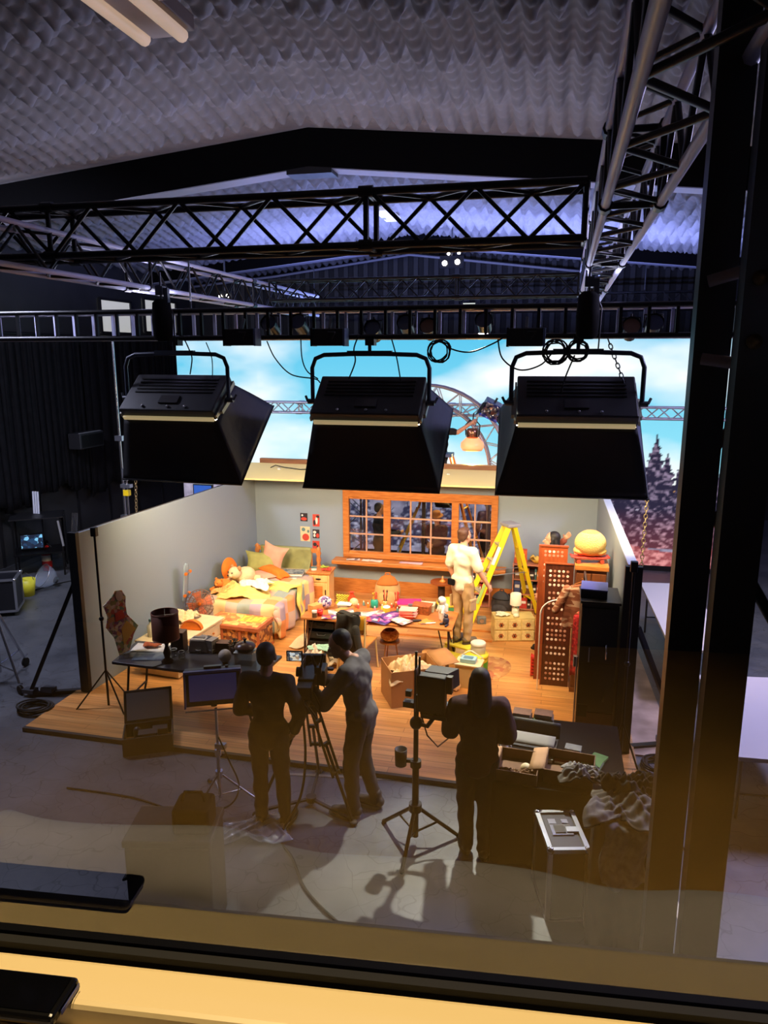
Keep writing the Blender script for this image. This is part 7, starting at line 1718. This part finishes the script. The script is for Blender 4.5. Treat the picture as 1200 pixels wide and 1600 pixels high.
t.location = (-9.85,12.2,1.172)
for i in range(3): MB().tube([(i*.05,0,.0),(i*.05-.06,.1,.42)], .02, 8).build('tube', mat('white tube', (200,205,215), .35), t)
b = MB()
for i in range(5): b.tube([(i*.03,0,.0+i*.0),(i*.03+.1,.05,.95)], .012, 6)
t = thing('folded_stand', 'folded black and chrome stand leaning at the left wall behind the cases', 'stand', Vector((-9.95,13.3,0))); b.build('tubes', CHROME, t); MB().box((.06,.02,.4),(.2,.08,.1)).build('clamp', BLKM, t)
cable('floor_cable', 'pale cable snaking along the foot of the left studio wall', 'cable', [(-10.1,9.5,.012),(-9.3,10.6,.012),(-8.9,11.6,.012),(-8.2,12.4,.012),(-7.6,13.6,.012)], .012)
coil('cable_coil', 'black cable heap on the floor near the foot of the left set wall brace', 'cable', (-5.95,7.05,0), .22, 6, .012, 'xy', .8, seed=4)
# stand and monitor glimpsed behind the left set wall
t = thing('side_screen', 'small blue lit screen on a stand behind the left set wall', 'screen', (AY(318,768,13.4).x,13.4,0)); MB().tube([(0,0,0),(0,0,1.35)], .02, 8).build('stand', BLKM, t); MB().box((0,0,1.5),(.42,.06,.34)).build('housing', BLKM, t); MB().box((0,-.033,1.5),(.38,.004,.30)).build('lit_panel', mat('side screen blue', (50,90,180), .4, emit=.55, ecol=(60,110,205)), t); MB().cyl((0,0,0),.2,.03,20).build('base', BLKM, t)
t = thing('yellow_clamp_stand', 'pale stand with a yellow clamp behind the left set wall, below the chrome pole', 'stand', (AY(200,790,11.2).x,11.2,0)); MB().tube([(0,0,0),(0,0,2.1)], .02, 8).build('pole', CHROME, t); MB().box((0,0,2.0),(.18,.1,.06)).box((0,0,2.2),(.10,.08,.2)).build('clamp', ALU, t); MB().box((0,0,1.88),(.1,.08,.1)).build('yellow_block', YEL, t); MB().cyl((0,0,0),.2,.03,20).build('base', BLKM, t)
# ============================================================ right side: white tables, plywood path
WTB = mat('white table plastic', (206,200,205), .45)
def white_table(lab, c4, h=.74):
    cs = [Vector((x,y,0)) for x,y in c4]
    t = thing('white_table', lab, 'table', (0,0,0), 0, 'white folding tables beside the set')
    quad(cs, h-.045, h).build('tabletop', WTB, t, .008)
    for a, b_, o in ((cs[0],cs[1],.22),(cs[3],cs[2],-.22)):
        d = (cs[3]-cs[0]).normalized()*o
        for s in (.12,.88): q = a.lerp(b_,s)+d; MB().tube([(q.x,q.y,h-.046),(q.x,q.y,.0)], .015, 8).build('leg', STEEL, t)
        q0, q1 = a.lerp(b_,.12)+d, a.lerp(b_,.88)+d; MB().tube([(q0.x,q0.y,.25),(q1.x,q1.y,.25)], .012, 6).build('crossbar', STEEL, t)
white_table('white folding table farther away, right of the set under the pines', ((1.50,8.9),(2.25,9.0),(2.15,11.72),(1.42,11.62)))
white_table('white folding table nearer the viewer, right of the black posts', ((1.72,6.45),(2.5,6.5),(2.45,8.3),(1.68,8.2)))
one(MB().hexa([(1.0,7.6,.002),(1.45,7.6,.002),(1.30,11.2,.002),(.98,11.2,.002),(1.0,7.6,.02),(1.45,7.6,.02),(1.30,11.2,.02),(.98,11.2,.02)]), 'plywood_sheet', 'worn pale plywood sheet on the floor beside the right set wall', 'plywood', mat('worn plywood', (196,170,150), .6, col2=(150,128,110), scale=3))
cable('trailing_cable', 'thin dark cord trailing on the floor below the right brace', 'cable', [(1.32,7.4,.01),(1.24,7.1,.01),(1.36,6.8,.01),(1.20,6.4,.01),(1.3,6.0,.01)], .009)
one(MB().span((-.02,0,0),(.02,1.9,.004)), 'floor_tape', 'strip of white tape on the dark floor between the right foreground rack and posts', 'tape', PAPER, (1.12,4.9,.001), R(2), 'white tape on the floor')
one(MB().span((-.02,0,0),(.02,1.3,.004)), 'floor_tape', 'strip of pale tape on the floor behind the left tripod legs', 'tape', mat('dull tape', (140,138,126), .7), (-2.55,6.42,.001), R(-82), 'white tape on the floor')
# two black posts close to the viewer, right
def post(lab, x0, x1, y0, y1, zt):
    t = thing('steel_post', lab, 'post', ((x0+x1)/2,(y0+y1)/2,0), 0, 'black steel posts close to the viewer'); w, d = (x1-x0)/2, (y1-y0)/2
    b = MB(); b.span((-w,-d,0),(w,d,zt)); b.build('column', mat('post black', (15,15,17), .42), t)
    MB().box((0,0,.01),(w*2+.1,d*2+.1,.02)).build('base_plate', BLKM, t); return t, w, d
a, w1, d1 = post('left of the two tall black steel posts close to the viewer', .432, .545, 2.63, 2.71, 6.5)
b2, w2, d2 = post('right of the two tall black steel posts close to the viewer', .520, .642, 2.41, 2.49, 6.5)
for z, s in ((4.46,1),(4.16,-1)):
    MB().tube([(w1-.09,-d1-.02,z-.03*s),(w1+.05,-d1-.06,z+.01)], .019, 10).build('stub_tube', mat('stub painted lit', (235,220,222), .4, 0), a)  # pinkish reflected light painted into the stub colour
for z in (4.42,4.24): o = MB(Matrix.Translation((-w2+.04,-d2-.001,z)) @ Matrix.Rotation(PI/2,4,'X')); o.lathe([(.022,0),(.022,.012),(.012,.014),(.012,.03),(.0001,.03)], n=14); o.build('bolt', mat('brass bolt', (150,120,80), .35, .8), b2)
t = thing('diagonal_brace', 'pale diagonal steel rod crossing behind the two black posts', 'brace', (.50,2.9,0)); MB().tube([(.17,0,4.1),(-.02,0,3.55),(.0,.0,3.1)], .012, 8).build('rod', mat('bronze rod', (96,74,60), .4, .5), t); MB().tube([(.10,.05,3.62),(.42,.1,3.1)], .022, 8).build('lower_strut', BLKM, t); MB().tube([(0,0,0),(0,0,3.1)], .02, 8).build('riser', BLKM, t)
# ============================================================ the viewing room: sill, glass and what it mirrors
SZ = 3.70
A_, B_ = G(0,1464,SZ), G(1200,1592,SZ)
wd = (B_-A_); wd.z = 0; wd.normalize(); wn = Vector((-wd.y,wd.x,0))        # along the window, and out into the hall
WO = A_.lerp(B_,.5); WM = Matrix(((wd.x,wn.x,0,WO.x),(wd.y,wn.y,0,WO.y),(0,0,1,0),(0,0,0,1)))
RFZ = 2.60
glass = bpy.data.materials.new('window glass'); glass.use_nodes = True
nt = glass.node_tree; nt.nodes.remove(nt.nodes['Principled BSDF']); L = nt.links.new
tr = nt.nodes.new('ShaderNodeBsdfTransparent'); tr.inputs[0].default_value = (.95,.95,.94,1)
gl = nt.nodes.new('ShaderNodeBsdfGlossy'); gl.inputs['Roughness'].default_value = 0.0
fr = nt.nodes.new('ShaderNodeFresnel'); fr.inputs['IOR'].default_value = 1.5
ml = nt.nodes.new('ShaderNodeMath'); ml.operation = 'MULTIPLY'; ml.inputs[1].default_value = 3.4; L(fr.outputs[0], ml.inputs[0])
mx = nt.nodes.new('ShaderNodeMixShader'); L(ml.outputs[0], mx.inputs[0]); L(tr.outputs[0], mx.inputs[1]); L(gl.outputs[0], mx.inputs[2]); L(mx.outputs[0], nt.nodes['Material Output'].inputs[0])
g = MB(WM); g.add([(-2.3,.0,SZ),(2.3,.0,SZ),(2.3,.0,5.75),(-2.3,.0,5.75)], [(0,1,2,3)])
o = struct('window_1', g, glass)
k = MB(WM); k.span((-2.3,-.010,SZ),(2.3,-.002,SZ+.006)); k.span((-2.3,.002,SZ-.02),(2.3,.05,SZ+.006)); k.build('gasket', RUB, o)
SILLM = mat('cream painted sill', (232,210,160), .45)
s = MB(WM); s.span((-2.3,-.056,SZ-.06),(2.3,-.013,SZ)); s.span((-2.3,-.066,SZ-.075),(2.3,-.0565,SZ-.022)); struct('trim_30', s, SILLM, .006)
WALLD = mat('viewing room wall', (60,50,40), .8)
w = MB(WM); w.span((-2.8,-.012,RFZ),(2.8,.12,SZ-.076)); w.span((-2.8,0,SZ-.076),(-2.3,.12,5.9)); w.span((2.3,0,SZ-.076),(2.8,.12,5.9)); w.span((-2.3,0,5.75),(2.3,.12,5.9)); struct('wall_front', w, WALLD)
w = MB(WM); w.span((-2.8,-3.6,RFZ),(2.8,-3.5,5.9)); struct('wall_room_back', w, mat('dark brown room wall', (34,27,22), .85))
w = MB(WM); w.span((-2.9,-3.5,RFZ),(-2.8,0,5.9)); struct('wall_room_left', w, WALLD)
w = MB(WM); w.span((2.8,-3.5,RFZ),(2.9,0,5.9)); struct('wall_room_right', w, WALLD)
w = MB(WM); w.span((-2.8,-3.5,RFZ-.1),(2.8,.12,RFZ)); struct('floor_room', w, mat('ochre carpet', (196,160,90), .95, var=.08, scale=3))
w = MB(WM); w.span((-2.8,-3.5,5.9),(2.8,.12,6.0)); struct('ceiling_room', w, WALLD)
# daybed under the window (its mirror image lies along the bottom of the view)
def mirror(p):
    q = WM.inverted() @ Vector(p); q.y = -q.y; return q
va, vb = mirror(G(-60,1334,3.615)), mirror(G(1260,1515,3.615))
t = thing('daybed', 'pale grey daybed with rumpled cushions below the window, mirrored in the glass', 'daybed', (0,0,0))
t.matrix_world = WM
GREYC = mat('pale grey upholstery', (222,214,212), .9, bump=.25, bscale=10)
def back(u, v):
    p = va.lerp(vb, u); a = PI*(v*1.06)
    hgt = .05+.012*math.sin(u*13)+.008*math.sin(u*31+1)
    y = p.y-.055+.055*math.cos(a)+(.01*math.sin(u*17)); z = p.z-hgt+hgt*math.sin(min(a,PI))-(0 if v < 1 else 0)
    if v < .12: z = p.z-hgt-.16*(1-v/.12)
    return (p.x, y, z)
MB().sheet(lambda u,v: back(u,v), 60, 24, .01).build('backrest', GREYC, t)
mid = va.lerp(vb,.5)
xs0, xs1 = min(va.x,vb.x), max(va.x,vb.x)
MB().span((xs0,mid.y-.75,RFZ+.30),(xs1,mid.y-.16,RFZ+.46)).build('seat', mat('cream seat cloth', (214,196,150), .9), t, .03)
MB().span((xs0,mid.y-.76,RFZ+.06),(xs1,mid.y-.05,RFZ+.295)).build('frame', WALLD, t)
for x in (xs0+.05,xs1-.05):
    for y in (mid.y-.7,mid.y-.1): MB().box((x,y,RFZ+.03),(.05,.05,.06)).build('leg', OAK, t)
# dark phone lying on the sill
p = G(30,1585,SZ+.012)
ph = thing('phone', 'black phone lying on the cream sill in the bottom left corner', 'phone', WM @ ((WM.inverted() @ G(40,1592,SZ))*1.0), math.atan2(wd.y,wd.x))
ql = WM.inverted() @ G(98,1548,SZ+.02)
ph.location = WM @ Vector((ql.x-.085,-.05,SZ))
MB().span((-.085,-.030,0.001),(.085,.010,.011)).build('body', mat('phone black', (10,10,12), .2), ph, .004, 3)
MB().span((-.080,-.026,.0112),(.080,.006,.0118)).build('screen', mat('phone glass', (6,6,8), .06), ph)
MB().span((.086,-.02,.004),(.0865,.006,.008)).build('side_edge', mat('phone blue edge', (70,80,150), .3), ph)
# ============================================================ lamps
def area(name, loc, target, sx, sy, power, col, spread=180):
    l = bpy.data.lights.new(name, 'AREA'); l.shape = 'RECTANGLE'; l.size, l.size_y = sx, sy; l.energy = power; l.color = lin(col); l.spread = R(spread)
    o = bpy.data.objects.new(name, l); C.objects.link(o); o.location = loc
    o.rotation_euler = (Vector(target)-Vector(loc)).to_track_quat('-Z','Y').to_euler(); return o
def spot(name, loc, target, power, col, ang, blend=.5, rad=.05):
    l = bpy.data.lights.new(name, 'SPOT'); l.energy = power; l.color = lin(col); l.spot_size = R(ang); l.spot_blend = blend; l.shadow_soft_size = rad
    o = bpy.data.objects.new(name, l); C.objects.link(o); o.location = loc
    o.rotation_euler = (Vector(target)-Vector(loc)).to_track_quat('-Z','Y').to_euler(); return o
for nm, dx, s_, pw, an in (('room_downlight',0.1,-2.0,80,70),('room_downlight',1.25,-1.35,200,44),('room_downlight',-1.0,-1.55,105,44)):
    rc = WM @ Vector((dx,s_,0)); spot(nm, (rc.x,rc.y,5.8), (rc.x,rc.y,RFZ), pw, (255,214,140), an, .8, .08)
sl = WM @ Vector((-.2,-.06,0))
spot('sill_downlight', (sl.x,sl.y,5.7), (sl.x,sl.y-.12,SZ), 190, (255,224,170), 100, .7, .05)
p = AY(757,508,8.17)
spot('stage_lamp_beam', (p.x,p.y-.10,p.z-.06), (-.55,4.55,0), 2900, (255,250,226), 46, .8, .06)
# added fill areas without fixtures, facing up to brighten the roof lining
area('ceiling_fill', (-2.6,8.25,4.82), (-2.6,8.25,9.0), 7.0, .25, 110, (200,197,228))
area('ceiling_fill_far', (-2.0,15.5,4.8), (-2.0,15.5,9.0), 9.0, .3, 1000, (150,165,255))
p = AY(738,690,13.4)
spot('hanging_lamp_beam', (p.x,p.y-.02,p.z-.19), (p.x+.1,p.y-1.2,1.5), 260, (255,214,120), 150, .5, .05)
area('right_fill', (3.8,9.0,5.6), (1.6,8.0,0), 1.6, .6, 420, (205,200,255))  # added fill with no fixture, brightening the right floor and tables
area('left_fill', (-7.6,7.6,5.8), (-9.6,11.5,0), 1.6, .6, 460, (205,208,240))  # added fill with no fixture, lifting the left floor and curtain
w = bpy.data.worlds.new('hall'); bpy.context.scene.world = w; w.use_nodes = True
bg = w.node_tree.nodes['Background']; bg.inputs[0].default_value = (.05,.055,.075,1); bg.inputs[1].default_value = .12
# ============================================================ camera and view
cd = bpy.data.cameras.new('camera'); cam = bpy.data.objects.new('camera', cd); C.objects.link(cam)
cam.location = (0,0,CH); cam.rotation_euler = (PI/2-PT, 0, YW)
cd.sensor_fit = 'VERTICAL'; cd.sensor_height = 36; cd.lens = 36*FPX/1600; cd.clip_start = .02; cd.clip_end = 100
sc = bpy.context.scene; sc.camera = cam
vs = sc.view_settings; vs.view_transform = 'Standard'; vs.look = 'None'; vs.gamma = 1; vs.use_curve_mapping = False; vs.exposure = 0.0
sc.cycles.use_denoising = True
sc.cycles.max_bounces = 8; sc.cycles.diffuse_bounces = 3; sc.cycles.glossy_bounces = 3; sc.cycles.transparent_max_bounces = 12; sc.cycles.transmission_bounces = 4
sc.cycles.sample_clamp_indirect = 6.0; sc.cycles.caustics_reflective = False; sc.cycles.caustics_refractive = False
